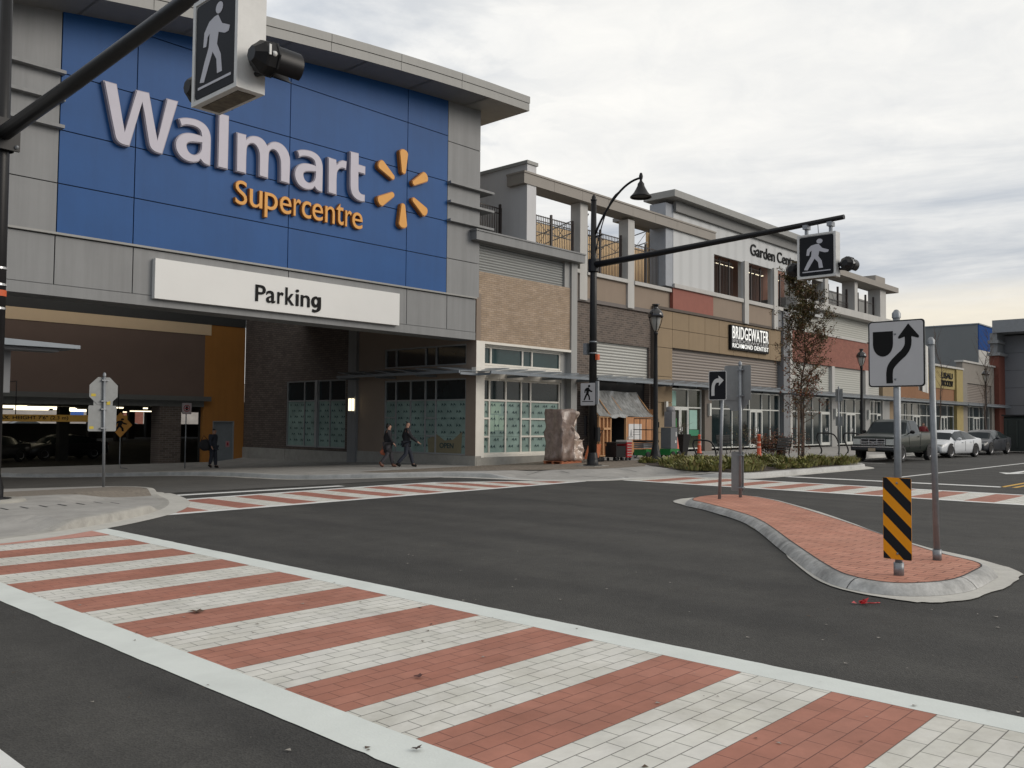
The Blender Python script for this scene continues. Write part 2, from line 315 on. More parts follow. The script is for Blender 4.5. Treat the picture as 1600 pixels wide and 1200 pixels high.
M_gp = mat('grey_panel', (0.215, 0.22, 0.222), 0.55, 0.07, 0.4, streak=0.16)
M_gpd = mat('shadow_gap', (0.03, 0.032, 0.035), 0.8)
M_gpl = mat('pale_grey_panel', (0.31, 0.31, 0.30), 0.55, 0.05, 0.8, streak=0.10)
M_fas = mat('roof_fascia_metal', (0.28, 0.28, 0.265), 0.5, 0.05, 1.0, streak=0.08)
M_sof = mat('soffit_grey', (0.20, 0.20, 0.195), 0.7, 0.05)
M_blue = mat('blue_panel', (0.013, 0.078, 0.245), 0.5, 0.08, 0.5, spec=0.25, streak=0.08)
M_let = mat('white_sign_letter', (0.43, 0.41, 0.48), 0.4, 0.03)
M_letr = mat('letter_return', (0.28, 0.26, 0.31), 0.5, 0.03)
M_yel = mat('yellow_sign_letter', (0.66, 0.29, 0.02), 0.45, 0.04)
M_yelr = mat('yellow_letter_return', (0.35, 0.13, 0.02), 0.5, 0.04)
M_board = mat('white_sign_board', (0.68, 0.68, 0.66), 0.45, 0.03, 0.6)
M_black = mat('black_letter', (0.010, 0.010, 0.010), 0.6, spec=0.12)
M_wht = mat('white_frame', (0.74, 0.71, 0.64), 0.5, 0.05, 2, streak=0.08)
M_alu = mat('aluminium_frame', (0.62, 0.63, 0.60), 0.4, 0.04, 3, metal=0.2)
M_alus = mat('grey_aluminium_frame', (0.30, 0.31, 0.31), 0.45, 0.04, 3, metal=0.2)
M_wtow = mat('white_wall_cladding', (0.54, 0.54, 0.545), 0.55, 0.04, 0.7, streak=0.08)
M_colm = mat('pale_column', (0.47, 0.46, 0.435), 0.6, 0.05, 1, streak=0.10)
M_beamt = mat('taupe_cap_beam', (0.27, 0.245, 0.215), 0.6, 0.05, 1)
M_tan = mat('tan_panel', (0.255, 0.185, 0.11), 0.75, 0.05, 1.0, streak=0.06)
M_span = mat('brown_spandrel', (0.26, 0.20, 0.15), 0.75, 0.05, 1.0, streak=0.06)
M_eifs = mat('brown_stucco', (0.24, 0.19, 0.15), 0.85, 0.05, 1.0, bump=0.2)
M_choc = mat('dark_brown_wall', (0.17, 0.115, 0.09), 0.8, 0.05, 1.0)
M_cream = mat('cream_band', (0.80, 0.60, 0.38), 0.7, 0.04, 1.0)
M_oran = mat('orange_wall', (0.40, 0.17, 0.035), 0.75, 0.06, 1.0, streak=0.08)
M_base = mat('grey_concrete_base', (0.32, 0.31, 0.28), 0.85, 0.12, 2.0, dirt=0.15)
M_slate = mat('slate_grey_panel', (0.16, 0.165, 0.175), 0.5, 0.05, 0.7)
M_awn = mat('awning_metal', (0.20, 0.225, 0.25), 0.4, 0.06, 2, metal=0.3)
M_awnl = mat('awning_pale_underside', (0.42, 0.43, 0.42), 0.5, 0.05, 2)
M_glass = mat('dark_window_glass', (0.012, 0.02, 0.022), 0.06, 0.3, 0.8, spec=0.5)
M_glassg = mat('green_tinted_glass', (0.018, 0.045, 0.048), 0.08, 0.3, 0.7, spec=0.6)
M_paper = mat('teal_window_paper', (0.22, 0.31, 0.28), 0.40, 0.28, 0.9, spec=0.4)
M_print = mat('teal_print', (0.02, 0.055, 0.06), 0.6)
M_blkm = mat('black_painted_metal', (0.008, 0.008, 0.009), 0.42, 0.2, 6, spec=0.35)
M_blkb = mat('brown_black_railing', (0.03, 0.022, 0.02), 0.5)
M_galv = mat('galvanised_steel', (0.25, 0.265, 0.28), 0.45, 0.12, 14, metal=0.5)
M_signb = mat('aluminium_sign_back', (0.25, 0.26, 0.26), 0.6, 0.10, 6, metal=0.2)
M_signw = mat('sign_face_white', (0.47, 0.465, 0.47), 0.55, 0.03, 5)
M_boxw = mat('sign_box_aluminium', (0.62, 0.62, 0.60), 0.45, 0.06, 4, dirt=0.12)
M_signk = mat('sign_face_black', (0.014, 0.015, 0.018), 0.5, 0.05, spec=0.15)
M_figw = mat('sign_figure_grey', (0.50, 0.50, 0.54), 0.55, 0.03)
M_haz = mat('hazard_orange', (0.82, 0.31, 0.01), 0.55, 0.04, spec=0.2)
M_ply = mat('plywood', (0.42, 0.20, 0.09), 0.8, 0.22, 5, stretch=(1, 1, 0.2))
M_lum = mat('pine_lumber', (0.52, 0.30, 0.15), 0.8, 0.15, 8, stretch=(3, 3, 0.3))
M_dark = mat('dark_interior', (0.008, 0.008, 0.009), 0.9)
M_lit = mat('lit_tube', (0.9, 0.85, 0.7), 0.5, emit=(1.0, 0.88, 0.62), estr=2.2)
M_rub = mat('tyre_rubber', (0.015, 0.015, 0.016), 0.8)
M_rim = mat('alloy_rim', (0.45, 0.45, 0.46), 0.35, metal=0.7)
M_chrome = mat('chrome_trim', (0.60, 0.60, 0.60), 0.25, metal=0.8)
M_skin = mat('skin', (0.36, 0.20, 0.14), 0.6)
M_hair = mat('dark_hair', (0.015, 0.011, 0.009), 0.6)
M_soil = mat('dark_soil', (0.045, 0.032, 0.024), 0.95, 0.3, 6, bump=0.6, bs=20)
# ------------------------------------------------------------------ ground, kerbs, crosswalks
def clip_grid(poly, step=1.5, hole=None):
    """polygon (x,y) cut into a grid so that it can follow the ground; returns a bmesh"""
    bm = bmesh.new(); vs = [bm.verts.new((x, y, 0)) for x, y in poly]; bm.faces.new(vs)
    bmesh.ops.triangulate(bm, faces=bm.faces[:])
    xs = [p[0] for p in poly]; ys = [p[1] for p in poly]
    a = math.ceil(min(xs)/step)*step
    while a < max(xs):
        bmesh.ops.bisect_plane(bm, geom=bm.verts[:]+bm.edges[:]+bm.faces[:], plane_co=(a, 0, 0), plane_no=(1, 0, 0)); a += step
    a = math.ceil(min(ys)/step)*step
    while a < max(ys):
        bmesh.ops.bisect_plane(bm, geom=bm.verts[:]+bm.edges[:]+bm.faces[:], plane_co=(0, a, 0), plane_no=(0, 1, 0)); a += step
    for f in bm.faces:
        f.normal_update()
        if f.normal.z < 0: f.normal_flip()
    return bm
def sheet(mb, poly, hf, mi=0, step=1.5, band=None):
    bm = clip_grid(poly, step); bm.verts.index_update()
    if band:
        k0 = len(mb.m)
    mb.add([(v.co.x, v.co.y, hf(v.co.x, v.co.y)) for v in bm.verts], [tuple(v.index for v in f.verts) for f in bm.faces], mi)
    if band:
        for j, f in enumerate(bm.faces):
            if band[0] < f.calc_center_median().y < band[1]: mb.m[k0+j] = 1
    bm.free()
def spline(pts, k=6, closed=False):
    out = []; n = len(pts)
    rng = range(n if closed else n-1)
    for i in rng:
        p = [Vector(pts[j % n] if closed else pts[min(max(j, 0), n-1)]) for j in (i-1, i, i+1, i+2)]
        for q in range(k):
            t = q/k
            out.append(0.5*((2*p[1])+(-p[0]+p[2])*t+(2*p[0]-5*p[1]+4*p[2]-p[3])*t*t+(-p[0]+3*p[1]-3*p[2]+p[3])*t**3))
    if not closed: out.append(Vector(pts[-1]))
    return out
# the big sheet
xs = [-2500, -600, -150, -60, -30]+[x for x in range(-20, 46)]+[50, 60, 80, 120, 200, 600, 2500]
ys = [-2500, -600, -150, -60, -20]+[y for y in range(-8, 61)]+[70, 90, 150, 600, 2500]
g = MB(); nx = len(xs)
g.add([(x, y, GZ(x, y)) for y in ys for x in xs], [(j*nx+i, j*nx+i+1, (j+1)*nx+i+1, (j+1)*nx+i) for j in range(len(ys)-1) for i in range(nx-1)])
tag(g.build('ground_asphalt', M_asph), kind='structure')

def flat(name, poly, m, z=0.004, step=50, kind='structure'):
    b = MB(); sheet(b, poly, lambda x, y: GZ(x, y)+z, step=step); return tag(b.build(name, m), kind=kind)
# foreground crosswalk
cw = MB(); XA, XB = 3.10, 5.42
ya = -3.9; k = 0
edges = [2.285+0.6125*i for i in range(-12, 20)]
for i, y in enumerate(edges):
    if y > 13.1: break
    red = (i % 2 == 1)
    y1 = min(y+0.6125, 13.35)
    cw.quad((XA, y, 0.004), (XB, y, 0.004), (XB, y1, 0.004), (XA, y1, 0.004), 1 if red else 0)
random.seed(17)
for xo, xi, ye in ((2.79, XA, 13.0), (5.71, XB, 13.6)):
    yy = -6.0; jo, ji = 0, 0
    while yy < ye:
        y2 = min(ye, yy+random.uniform(.08, .25)); k1, k2 = random.gauss(0, .003), random.gauss(0, .0015)
        pts = [(xo+jo, yy, .005), (xi+ji, yy, .005), (xi+k2, y2, .005), (xo+k1, y2, .005)]
        cw.add(pts if xo < xi else pts[::-1], [(0, 1, 2, 3)], 2); jo, ji = k1, k2; yy = y2
tag(cw.build('crosswalk_near', [M_wbrick, M_rbrick, M_band], base=(0, 0, 0)), kind='structure')
# crosswalk in front of the superstore
cb = MB()
def yb(x): return 14.62+0.055*(x-6.5)      # near edge
def yt(x): return min(17.85, 17.3+0.09*(x-8)) if x < 16.2 else 17.9-(x-16.2)*0.56
x = 6.3; i = 0
while x < 19.6:
    x1 = x+0.6125
    sh = 1.1                                 # the stripes lean with the side street
    cb.quad((x, yb(x)+0.22, 0.004), (x1, yb(x1)+0.22, 0.004), (x1, yt(x1)-0.22, 0.004), (x, yt(x)-0.22, 0.004), 1-i % 2); x = x1; i += 1
a = [6.3+0.5*j for j in range(28)]
for p, q in zip(a, a[1:]):
    cb.quad((p, yb(p), 0.005), (q, yb(q), 0.005), (q, yb(q)+0.22, 0.005), (p, yb(p)+0.22, 0.005), 2)
    if p > 7.9: cb.quad((p, yt(p)-0.22, 0.005), (q, yt(q)-0.22, 0.005), (q, yt(q), 0.005), (p, yt(p), 0.005), 2)
tag(cb.build('crosswalk_storefront', [M_wbrickB, M_rbrickB, M_line], base=(0, 0, 0)), kind='structure')
# crosswalk on the right
cc = MB(); y = -3.84; i = 0
while y < 15.2:
    cc.quad((21.25, y, 0.004), (23.95, y, 0.004), (23.95, y+0.6125*1.0, 0.004), (21.25, y+0.6125, 0.004), i % 2); y += 0.6125; i += 1
cc.quad((21.0, -5, 0.005), (21.25, -5, 0.005), (21.25, 15.0, 0.005), (21.0, 15.0, 0.005), 2)
cc.quad((23.95, -5, 0.005), (24.2, -5, 0.005), (24.2, 15.0, 0.005), (23.95, 15.0, 0.005), 2)
tag(cc.build('crosswalk_right', [M_wbrick, M_rbrick, M_line], base=(0, 0, 0)), kind='structure')
# painted lines
ln = MB()
def strip(b, x0, y0, x1, y1, wd, mi=0, z=0.005):
    d = Vector((x1-x0, y1-y0, 0)).normalized(); n = Vector((-d.y, d.x, 0))*wd/2; a, c = Vector((x0, y0, 0)), Vector((x1, y1, 0))
    b.add([(p.x, p.y, GZ(p.x, p.y)+z) for p in (a-n, c-n, c+n, a+n)], [(0, 1, 2, 3)], mi)
strip(ln, 26.6, 12.6, 26.8, 6.53, 0.40); strip(ln, 28.5, 10.05, 140, 10.05, 0.14)
strip(ln, 8.9, 18.35, 13.6, 18.35, 0.28); strip(ln, 1.37, 4.5, 1.37, 13, 0.40)
strip(ln, 26.8, 6.53, 140, 6.53, 0.13, 1); strip(ln, 26.8, 6.23, 140, 6.23, 0.13, 1)
for j in range(12): strip(ln, 39.0+6.6*j, 14.0, 39.0+6.6*j, 16.7, 0.10)
ar = [(0, 0), (1.1, 0.55), (1.1, 0.14), (1.9, 0.14), (2.3, 0.5), (2.3, 1.1), (1.9, 1.1), (2.75, 1.75), (3.6, 1.1), (2.75, 1.1), (2.6, 0.2), (3.8, 0.1), (3.8, -0.16), (1.1, -0.16), (1.1, -0.55)]
bm = MB(); ln.add([(34.2+p[0], 8.2-p[1]*0.9, 0.006) for p in ar], [tuple(range(len(ar)))[::-1]], 0)
tag(ln.build('road_markings', [M_line, M_yline], base=(0, 0, 0)), kind='structure')
flat('driveway', [(8.6, 19.0), (16.9, 19.0), (18.0, 19.3), (16.6, 21.8), (15.9, 25), (15.3, 28.7), (13.7, 34), (11.6, 40), (11.6, 43), (-8, 43), (-8, 30), (-2, 26.5), (5.0, 26.2), (8.4, 23.8), (9.4, 20.6)], M_drive, 0.010, 1.0)

# kerbs and sidewalks: a kerb is a rounded profile swept along its line, 'ramp' lowers it
def kerb(name, line, hfun, m=M_kerb, wd=0.17, gut=0.32, closed=False, gm=M_gut):
    b = MB(); P = [Vector((p[0], p[1], 0)) for p in line]; n = len(P)
    prof = [(0.0, 0.0), (-0.014, 0.62), (-0.024, 0.90), (-0.048, 1.0), (-wd, 1.0)]
    rows = []
    for i, p in enumerate(P):
        a, c = (P[(i-1) % n], P[(i+1) % n]) if closed else (P[max(i-1, 0)], P[min(i+1, n-1)])
        t = (c-a).normalized(); o = Vector((t.y, -t.x, 0))     # outward = right of travel
        g0 = GZ(p.x, p.y); h = hfun(p.x, p.y)
        row = [(p+o*gut, g0+0.008), (p+o*0.004, g0+0.016)]+[(p+o*q, g0+0.016+(h-0.016)*k) for q, k in prof]
        rows.append([(v.x, v.y, z) for v, z in row])
    cnt = len(rows[0])
    m_i = n if closed else n-1
    vs = [v for r in rows for v in r]
    b.add(vs, [(i*cnt+j, ((i+1) % n)*cnt+j, ((i+1) % n)*cnt+j+1, i*cnt+j+1) for i in range(m_i) for j in range(2, cnt-1)], 0, True)
    b.add(vs, [(i*cnt+j, ((i+1) % n)*cnt+j, ((i+1) % n)*cnt+j+1, i*cnt+j+1) for i in range(m_i) for j in range(0, 2)], 1)
    return tag(b.build(name, [m, gm], base=(0, 0, 0)), kind='structure')
def ramped(cs):
    def f(x, y):
        h = 0.15
        for cx, cy, r in cs: h = min(h, 0.02+0.13*S((math.hypot(x-cx, y-cy)-r)/1.1))
        return h
    return f
hR = ramped([(20.0, 16.1, 1.5), (23.0, 15.2, 0.9)])
line_R = spline([(11.8, 40.5), (13.7, 34), (15.4, 28.7), (16.1, 25), (16.9, 21.8), (18.3, 19.3), (18.85, 17.5), (19.35, 16.2), (20.3, 15.5), (21.9, 15.2), (23.3, 15.05), (23.95, 14.6), (24.15, 13.75), (24.6, 13.15), (25.6, 12.95), (28.8, 12.95), (33.2, 12.98), (34.6, 13.2), (35.6, 14.0), (36.0, 15.4), (36.3, 16.5), (37.2, 17.0), (40, 17.05), (140, 17.05)], 5)
lr = [(p.x, p.y) for p in [Vector((q[0], q[1], 0)) if not isinstance(q, Vector) else q for q in line_R]]
kerb('kerb_storefront', lr, hR)
def inset(line, d):
    P = [Vector((p[0], p[1], 0)) for p in line]; out = []
    for i, p in enumerate(P):
        t = (P[min(i+1, len(P)-1)]-P[max(i-1, 0)]).normalized(); o = Vector((t.y, -t.x, 0)); out.append((p.x-o.x*d, p.y-o.y*d))
    return out
lin = inset(lr, 0.165)
def hs(hf, dz=0.0): return lambda x, y: GZ(x, y)+hf(x, y)+dz
b = MB(); sheet(b, lin+[(140, 25.7), (25.25, 25.7), (25.25, 43.2), (11.8, 43.2)], hs(hR, -0.001), 0, 0.75)
tag(b.build('sidewalk_storefront', M_conc, base=(0, 0, 0)), kind='structure')
b = MB(); sheet(b, [(19.2, 19.6), (21.0, 18.4), (23.6, 17.5), (26.0, 17.6), (27.6, 18.6), (29.2, 20.2), (33.2, 17.0), (38, 17.8), (38, 18.4), (33, 20.2), (30.5, 21.6), (31.5, 25.2), (25.4, 25.2), (19.0, 24.6), (18.2, 22)], hs(hR, 0.004), 0, 0.75)
tag(b.build('paver_walk', M_pav, base=(0, 0, 0)), kind='structure')
# control joints in the pale concrete
b = MB()
for x0, y0, x1, y1 in [(21.2, 15.5, 21.6, 17.8), (19.0, 17.6, 21.2, 18.2), (18.0, 21.0, 19.5, 21.3), (23.6, 15.1, 23.9, 17.4), (16.3, 26, 25, 26), (15.6, 29.5, 25, 29.5), (14.6, 33, 25, 33), (20.2, 22.5, 20.2, 43)]+[(42+4*j, 17.2, 42+4*j, 25.0) for j in range(16)]:
    n = 10
    for j in range(n):
        p = [(x0+(x1-x0)*t, y0+(y1-y0)*t) for t in (j/n, (j+1)/n)]; d = Vector((p[1][0]-p[0][0], p[1][1]-p[0][1])).normalized()*0.012
        b.quad(*[(u-d.y*s_, v+d.x*s_, GZ(u, v)+hR(u, v)+0.006) for (u, v), s_ in ((p[0], 1), (p[0], -1), (p[1], -1), (p[1], 1))])
tag(b.build('sidewalk_joints', M_gpd, base=(0, 0, 0)), kind='structure')
# left corner
def hL(x, y):
    a = 0.02+0.13*S((math.hypot(x-2.6, y-12.9)-2.3)/0.7); b_ = 0.02+0.13*S((math.hypot(x-8.4, y-16.8)-1.55)/0.6); return min(a, b_)
line_L = spline([(-14, 13.0), (-4, 12.95), (1.5, 13.0), (4.0, 13.15), (5.3, 13.7), (6.4, 14.45), (7.4, 15.4), (8.2, 16.6), (8.75, 18.0), (9.05, 19.6), (8.7, 21.8), (7.6, 23.6), (5.0, 25.4), (1.0, 26.4), (-14, 26.6)], 12)[::-1]
ll = [(p.x, p.y) for p in line_L]
hL2 = lambda x, y: hL(x, y)
def kerb2(*a, **k): return kerb(*a, **k)
kerb('kerb_left_corner', ll[::-1], hL2, gut=0.38, m=mat('ramp_kerb_concrete', (0.38, 0.37, 0.34), 0.85, 0.14, 5, bump=0.4, bs=30, dirt=0.30))
lin = inset(ll[::-1], 0.165)
b = MB(); sheet(b, lin, hs(hL2, -0.001), 0, 0.4, (18.4, 20.4)); tag(b.build('sidewalk_left_corner', [M_conc, mat('aggregate_concrete', (0.20, 0.175, 0.145), 0.9, 0.2, 14, bump=0.5, bs=60)], base=(0, 0, 0)), kind='structure')
b = MB()
for j in range(12):
    x = 3.55+j*0.31; y = 15.95+0.02*j
    zg = max(hL2(x+q_, y+r_) for q_ in (-.3, 0, .3) for r_ in (-.3, 0, .3))+.004; b.quad(*[(x+u, y+v, zg) for u, v in ((-0.018, -0.19), (0.018, -0.19), (0.018, 0.19), (-0.018, 0.19))])
for x0, y0, x1, y1 in [(2.2, 13.6, 4.9, 17.7), (6.9, 15.7, 6.4, 17.2), (3.0, 13.35, 1.2, 17.9)]:
    for j in range(8):
        p = [(x0+(x1-x0)*t, y0+(y1-y0)*t) for t in (j/8, (j+1)/8)]
        b.quad(*[(u+s_, v, hL2(u+s_, v)+0.010) for (u, v), s_ in ((p[0], -.012), (p[0], .012), (p[1], .012), (p[1], -.012))])
tag(b.build('ramp_grooves', M_gpd, base=(0, 0, 0)), kind='structure')
# pale pink worn threshold where the crosswalk meets the left corner
flat('worn_threshold', [(1.0, 12.70), (3.0, 12.74), (4.2, 12.84), (5.42, 13.45), (5.42, 12.75), (3.1, 12.55), (1.0, 12.45)], mat('worn_pink_paint', (0.52, 0.27, 0.22), 0.8, 0.2, 8), 0.007)

# traffic island
def isl_line(z, pts): return [onZ(px, py, z) for px, py in pts]
outer_px = [(1052, 783), (1100, 797), (1150, 812), (1200, 838), (1240, 880), (1300, 916), (1400, 937), (1470, 941), (1540, 930), (1590, 905), (1592, 893), (1530, 874), (1400, 842), (1300, 806), (1215, 782), (1160, 774), (1100, 776)]
brick_px = [(1082, 781), (1110, 788), (1180, 809), (1240, 849), (1290, 882), (1330, 900), (1400, 911), (1480, 907), (1520, 893), (1530, 880), (1460, 862), (1380, 836), (1300, 809), (1210, 782), (1150, 773), (1100, 775)]
op = [(p.x, p.y) for p in isl_line(0.01, outer_px)]
bp_ = [(p.x, p.y) for p in isl_line(0.11, brick_px)]
oc = [(p.x, p.y) for p in spline([Vector((*p, 0)) for p in op], 5, True)]
bc = [(p.x, p.y) for p in spline([Vector((*p, 0)) for p in bp_], 5, True)]
def grow(poly, d):
    P = [Vector((p[0], p[1], 0)) for p in poly]; n = len(P); ar = sum(P[i].cross(P[(i+1) % n]).z for i in range(n)); sg = 1 if ar > 0 else -1; out = []
    for i, p in enumerate(P):
        t = (P[(i+1) % n]-P[(i-1) % n]).normalized(); o = Vector((t.y, -t.x, 0))*sg; out.append((p.x+o.x*d, p.y+o.y*d))
    return out
b = MB()
random.seed(3)
rough = [(x+random.uniform(-.02, .02), y+random.uniform(-.02, .02)) for x, y in oc]
n = len(oc)
sheet(b, rough, lambda x, y: 0.012, 1, 60)
prof = [(0.155, 0.014), (0.13, 0.045), (0.10, 0.075), (0.055, 0.102), (0.0, 0.112)]
rings = [[(x, y, z) for x, y in grow(bc, d)] for d, z in prof]; n = len(bc)
b.add([v for r in rings for v in r], [(j*n+i, j*n+(i+1) % n, (j+1)*n+(i+1) % n, (j+1)*n+i) for j in range(len(rings)-1) for i in range(n)], 0, True)
tag(b.build('island_kerb', [M_ikerb, M_gut], base=(0, 0, 0)), kind='structure')
b = MB(); N_ = len(bc)
for i in range(4, N_, 11):
    for j in range(len(rings)-1):
        p, q = Vector(rings[j][i]), Vector(rings[j+1][i]); t_ = (Vector(rings[j][(i+1) % N_])-p).normalized()*.005; u_ = Vector((0, 0, .003)); o_ = (p-q); o_.z = 0; o_ = o_.normalized()*.003
        b.add([p-t_+u_+o_, p+t_+u_+o_, q+t_+u_+o_, q-t_+u_+o_], [(0, 1, 2, 3)])
tag(b.build('kerb_joints', M_gpd, base=(0, 0, 0)), kind='structure')
b = MB(); random.seed(23)
for pts in ([(13.2, -3), (13.5, 5.3)], [(13.9, 9), (14.2, 14.6)], [(25.5, 5), (60, 4.2)]):
    L0 = [];
    for a_, c_ in zip(pts, pts[1:]):
        for k in range(12): L0.append((a_[0]+(c_[0]-a_[0])*k/12+random.gauss(0, .008), a_[1]+(c_[1]-a_[1])*k/12+random.gauss(0, .008)))
    for a_, c_ in zip(L0, L0[1:]): strip(b, a_[0], a_[1], c_[0], c_[1], random.uniform(.010, .022), 0, .003)
tag(b.build('asphalt_seams', mat('seam_bitumen', (0.030, 0.029, 0.028), .6, .2, 9), base=(0, 0, 0)), kind='structure')
b = MB(); sheet(b, bc, lambda x, y: 0.113, 0, 60); tag(b.build('island_paving', M_ibrick, base=(0, 0, 0)), kind='structure')
b = MB()
gi = grow(bc, -0.012)
b.add([(x, y, 0.116) for x, y in grow(bc, 0.004)]+[(x, y, 0.116) for x, y in gi], [(i, (i+1) % n, n+(i+1) % n, n+i) for i in range(n)])
tag(b.build('island_joint', M_gpd, base=(0, 0, 0)), kind='structure')
b = MB()
for px, py, rx, ry in [(1255, 868, .16, .30), (1185, 825, .13, .34), (1165, 813, .05, .12), (1222, 846, .07, .10), (1128, 803, .07, .5)]:
    c = onZ(px, py, 0.016); k = 14
    b.add([(c.x+rx*math.cos(a)*random.uniform(.8, 1.15)+ry*0.9*math.sin(a), c.y+ry*math.sin(a)*random.uniform(.8, 1.15), 0.017) for a in [2*math.pi*j/k for j in range(k)]], [tuple(range(k))[::-1]])
for f in range(len(b.f)): pass
tag(b.build('gutter_grit', mat('wet_grit', (0.20, 0.19, 0.165), 0.9, 0.3, 30), base=(0, 0, 0)), kind='structure')
# manhole-less dust, leaves and litter on the road
random.seed(11)
b = MB()
for _ in range(260):
    x = random.uniform(2, 20); y = random.uniform(1, 15); s_ = random.uniform(.006, .02); a = random.uniform(0, 6.3)
    if random.random() < .6: x = random.uniform(2, 9); y = random.uniform(1, 9)
    pts = [(x+s_*math.cos(a+k*2.1)*random.uniform(.6, 1.5), y+s_*math.sin(a+k*2.1)*random.uniform(.6, 1.5), 0.009+0.004*random.random()) for k in range(3)]
    b.add(pts, [(0, 1, 2)], random.choice((0, 1)))
tag(b.build('road_debris', [mat('dead_leaf_bits', (0.08, 0.05, 0.03), 0.9), mat('pale_grit', (0.30, 0.28, 0.25), 0.9)], base=(0, 0, 0)), kind='stuff')
def leaf(name, px, py, s_, col, label, cat='leaf'):
    c = onZ(px, py, 0.012); b = MB(); k = 11; a0 = random.uniform(0, 6)
    b.add([(c.x, c.y, c.z+.012)]+[(c.x+s_*math.cos(a0+2*math.pi*j/k)*(1 if j % 2 else .45), c.y+s_*math.sin(a0+2*math.pi*j/k)*(1 if j % 2 else .45), c.z+random.uniform(0, .02)) for j in range(k)], [(0, 1+j, 1+(j+1) % k) for j in range(k)])
    return tag(b.build(name, mat('m_'+name+str(px), col, 0.8)), label, cat)
leaf('dead_leaf', 307, 956, 0.075, (0.09, 0.05, 0.03), 'brown curled leaf on a white stripe at the left of the near crosswalk')
leaf('dead_leaf', 651, 1171, 0.035, (0.05, 0.035, 0.03), 'small dark leaf lying on the white edge band of the near crosswalk')
leaf('dead_leaf', 655, 1058, 0.045, (0.10, 0.04, 0.035), 'crushed dark leaf in the middle of a red crosswalk stripe')
leaf('dead_leaf', 92, 768, 0.11, (0.5, 0.46, 0.38), 'pale leaf on the brown strip of the left corner')
b = MB(); c = onZ(1348, 943, 0.01)
random.seed(5)
for j in range(9):
    a = random.uniform(0, 6.3); p = c+Vector((random.uniform(-.04, .04), random.uniform(-.05, .05), 0)); q = p+Vector((math.cos(a)*.05, math.sin(a)*.06, random.uniform(.005, .05))); r_ = p+Vector((math.cos(a+1.4)*.05, math.sin(a+1.4)*.05, random.uniform(0, .03)))
    b.add([p, q, r_], [(0, 1, 2)])
d = onZ(1376, 943, 0.012)-c
b.tube([c+d*t+Vector((0, 0.012*math.sin(t*9), .006)) for t in [j/8 for j in range(9)]], 0.006, 5)
tag(b.build('crushed_ribbon', mat('red_plastic', (0.45, 0.02, 0.025), 0.35, 0.3, 30)), 'crushed scrap of red plastic ribbon on the asphalt before the island', 'litter')
# ------------------------------------------------------------------ buildings
Y0, XC = 25.3, 25.3
def wall(mb, ax, u0, u1, z0, z1, d, th, holes=(), mi=0, mr=None):
    """wall in plane ax=d (front at d, thickness th behind), openings (u0,u1,z0,z1)"""
    mr = mi if mr is None else mr
    P = (lambda u, dd, z: (u, dd, z)) if ax == 'y' else (lambda u, dd, z: (dd, u, z))
    us = sorted({u0, u1, *[h[i] for h in holes for i in (0, 1)]}); zs = sorted({z0, z1, *[h[i] for h in holes for i in (2, 3)]})
    us = [u for u in us if u0 <= u <= u1]; zs = [z for z in zs if z0 <= z <= z1]
    def inh(u, z): return any(h[0] < u < h[1] and h[2] < z < h[3] for h in holes)
    fl = ax == 'x'
    def q(a, b, c, e, m):
        mb.add([a, b, c, e] if not fl else [e, c, b, a], [(0, 1, 2, 3)], m)
    for i in range(len(us)-1):
        for j in range(len(zs)-1):
            a, b, c, e = us[i], us[i+1], zs[j], zs[j+1]
            if inh((a+b)/2, (c+e)/2): continue
            q(P(a, d, c), P(b, d, c), P(b, d, e), P(a, d, e), mi); q(P(b, d+th, c), P(a, d+th, c), P(a, d+th, e), P(b, d+th, e), mi)
    for a, b, c, e in holes:
        q(P(a, d, c), P(a, d, e), P(a, d+th, e), P(a, d+th, c), mr); q(P(b, d, e), P(b, d, c), P(b, d+th, c), P(b, d+th, e), mr)
        q(P(a, d, e), P(b, d, e), P(b, d+th, e), P(a, d+th, e), mr); q(P(b, d, c), P(a, d, c), P(a, d+th, c), P(b, d+th, c), mr)
    a, b, c, e = u0, u1, z0, z1
    q(P(a, d, e), P(a, d, c), P(a, d+th, c), P(a, d+th, e), mi); q(P(b, d, c), P(b, d, e), P(b, d+th, e), P(b, d+th, c), mi)
    q(P(b, d, e), P(a, d, e), P(a, d+th, e), P(b, d+th, e), mi); q(P(a, d, c), P(b, d, c), P(b, d+th, c), P(a, d+th, c), mi)
def bx(mb, ax, u0, u1, d0, d1, z0, z1, mi=0):
    if ax == 'y': mb.box(u0, u1, d0, d1, z0, z1, mi)
    else: mb.box(d0, d1, u0, u1, z0, z1, mi)
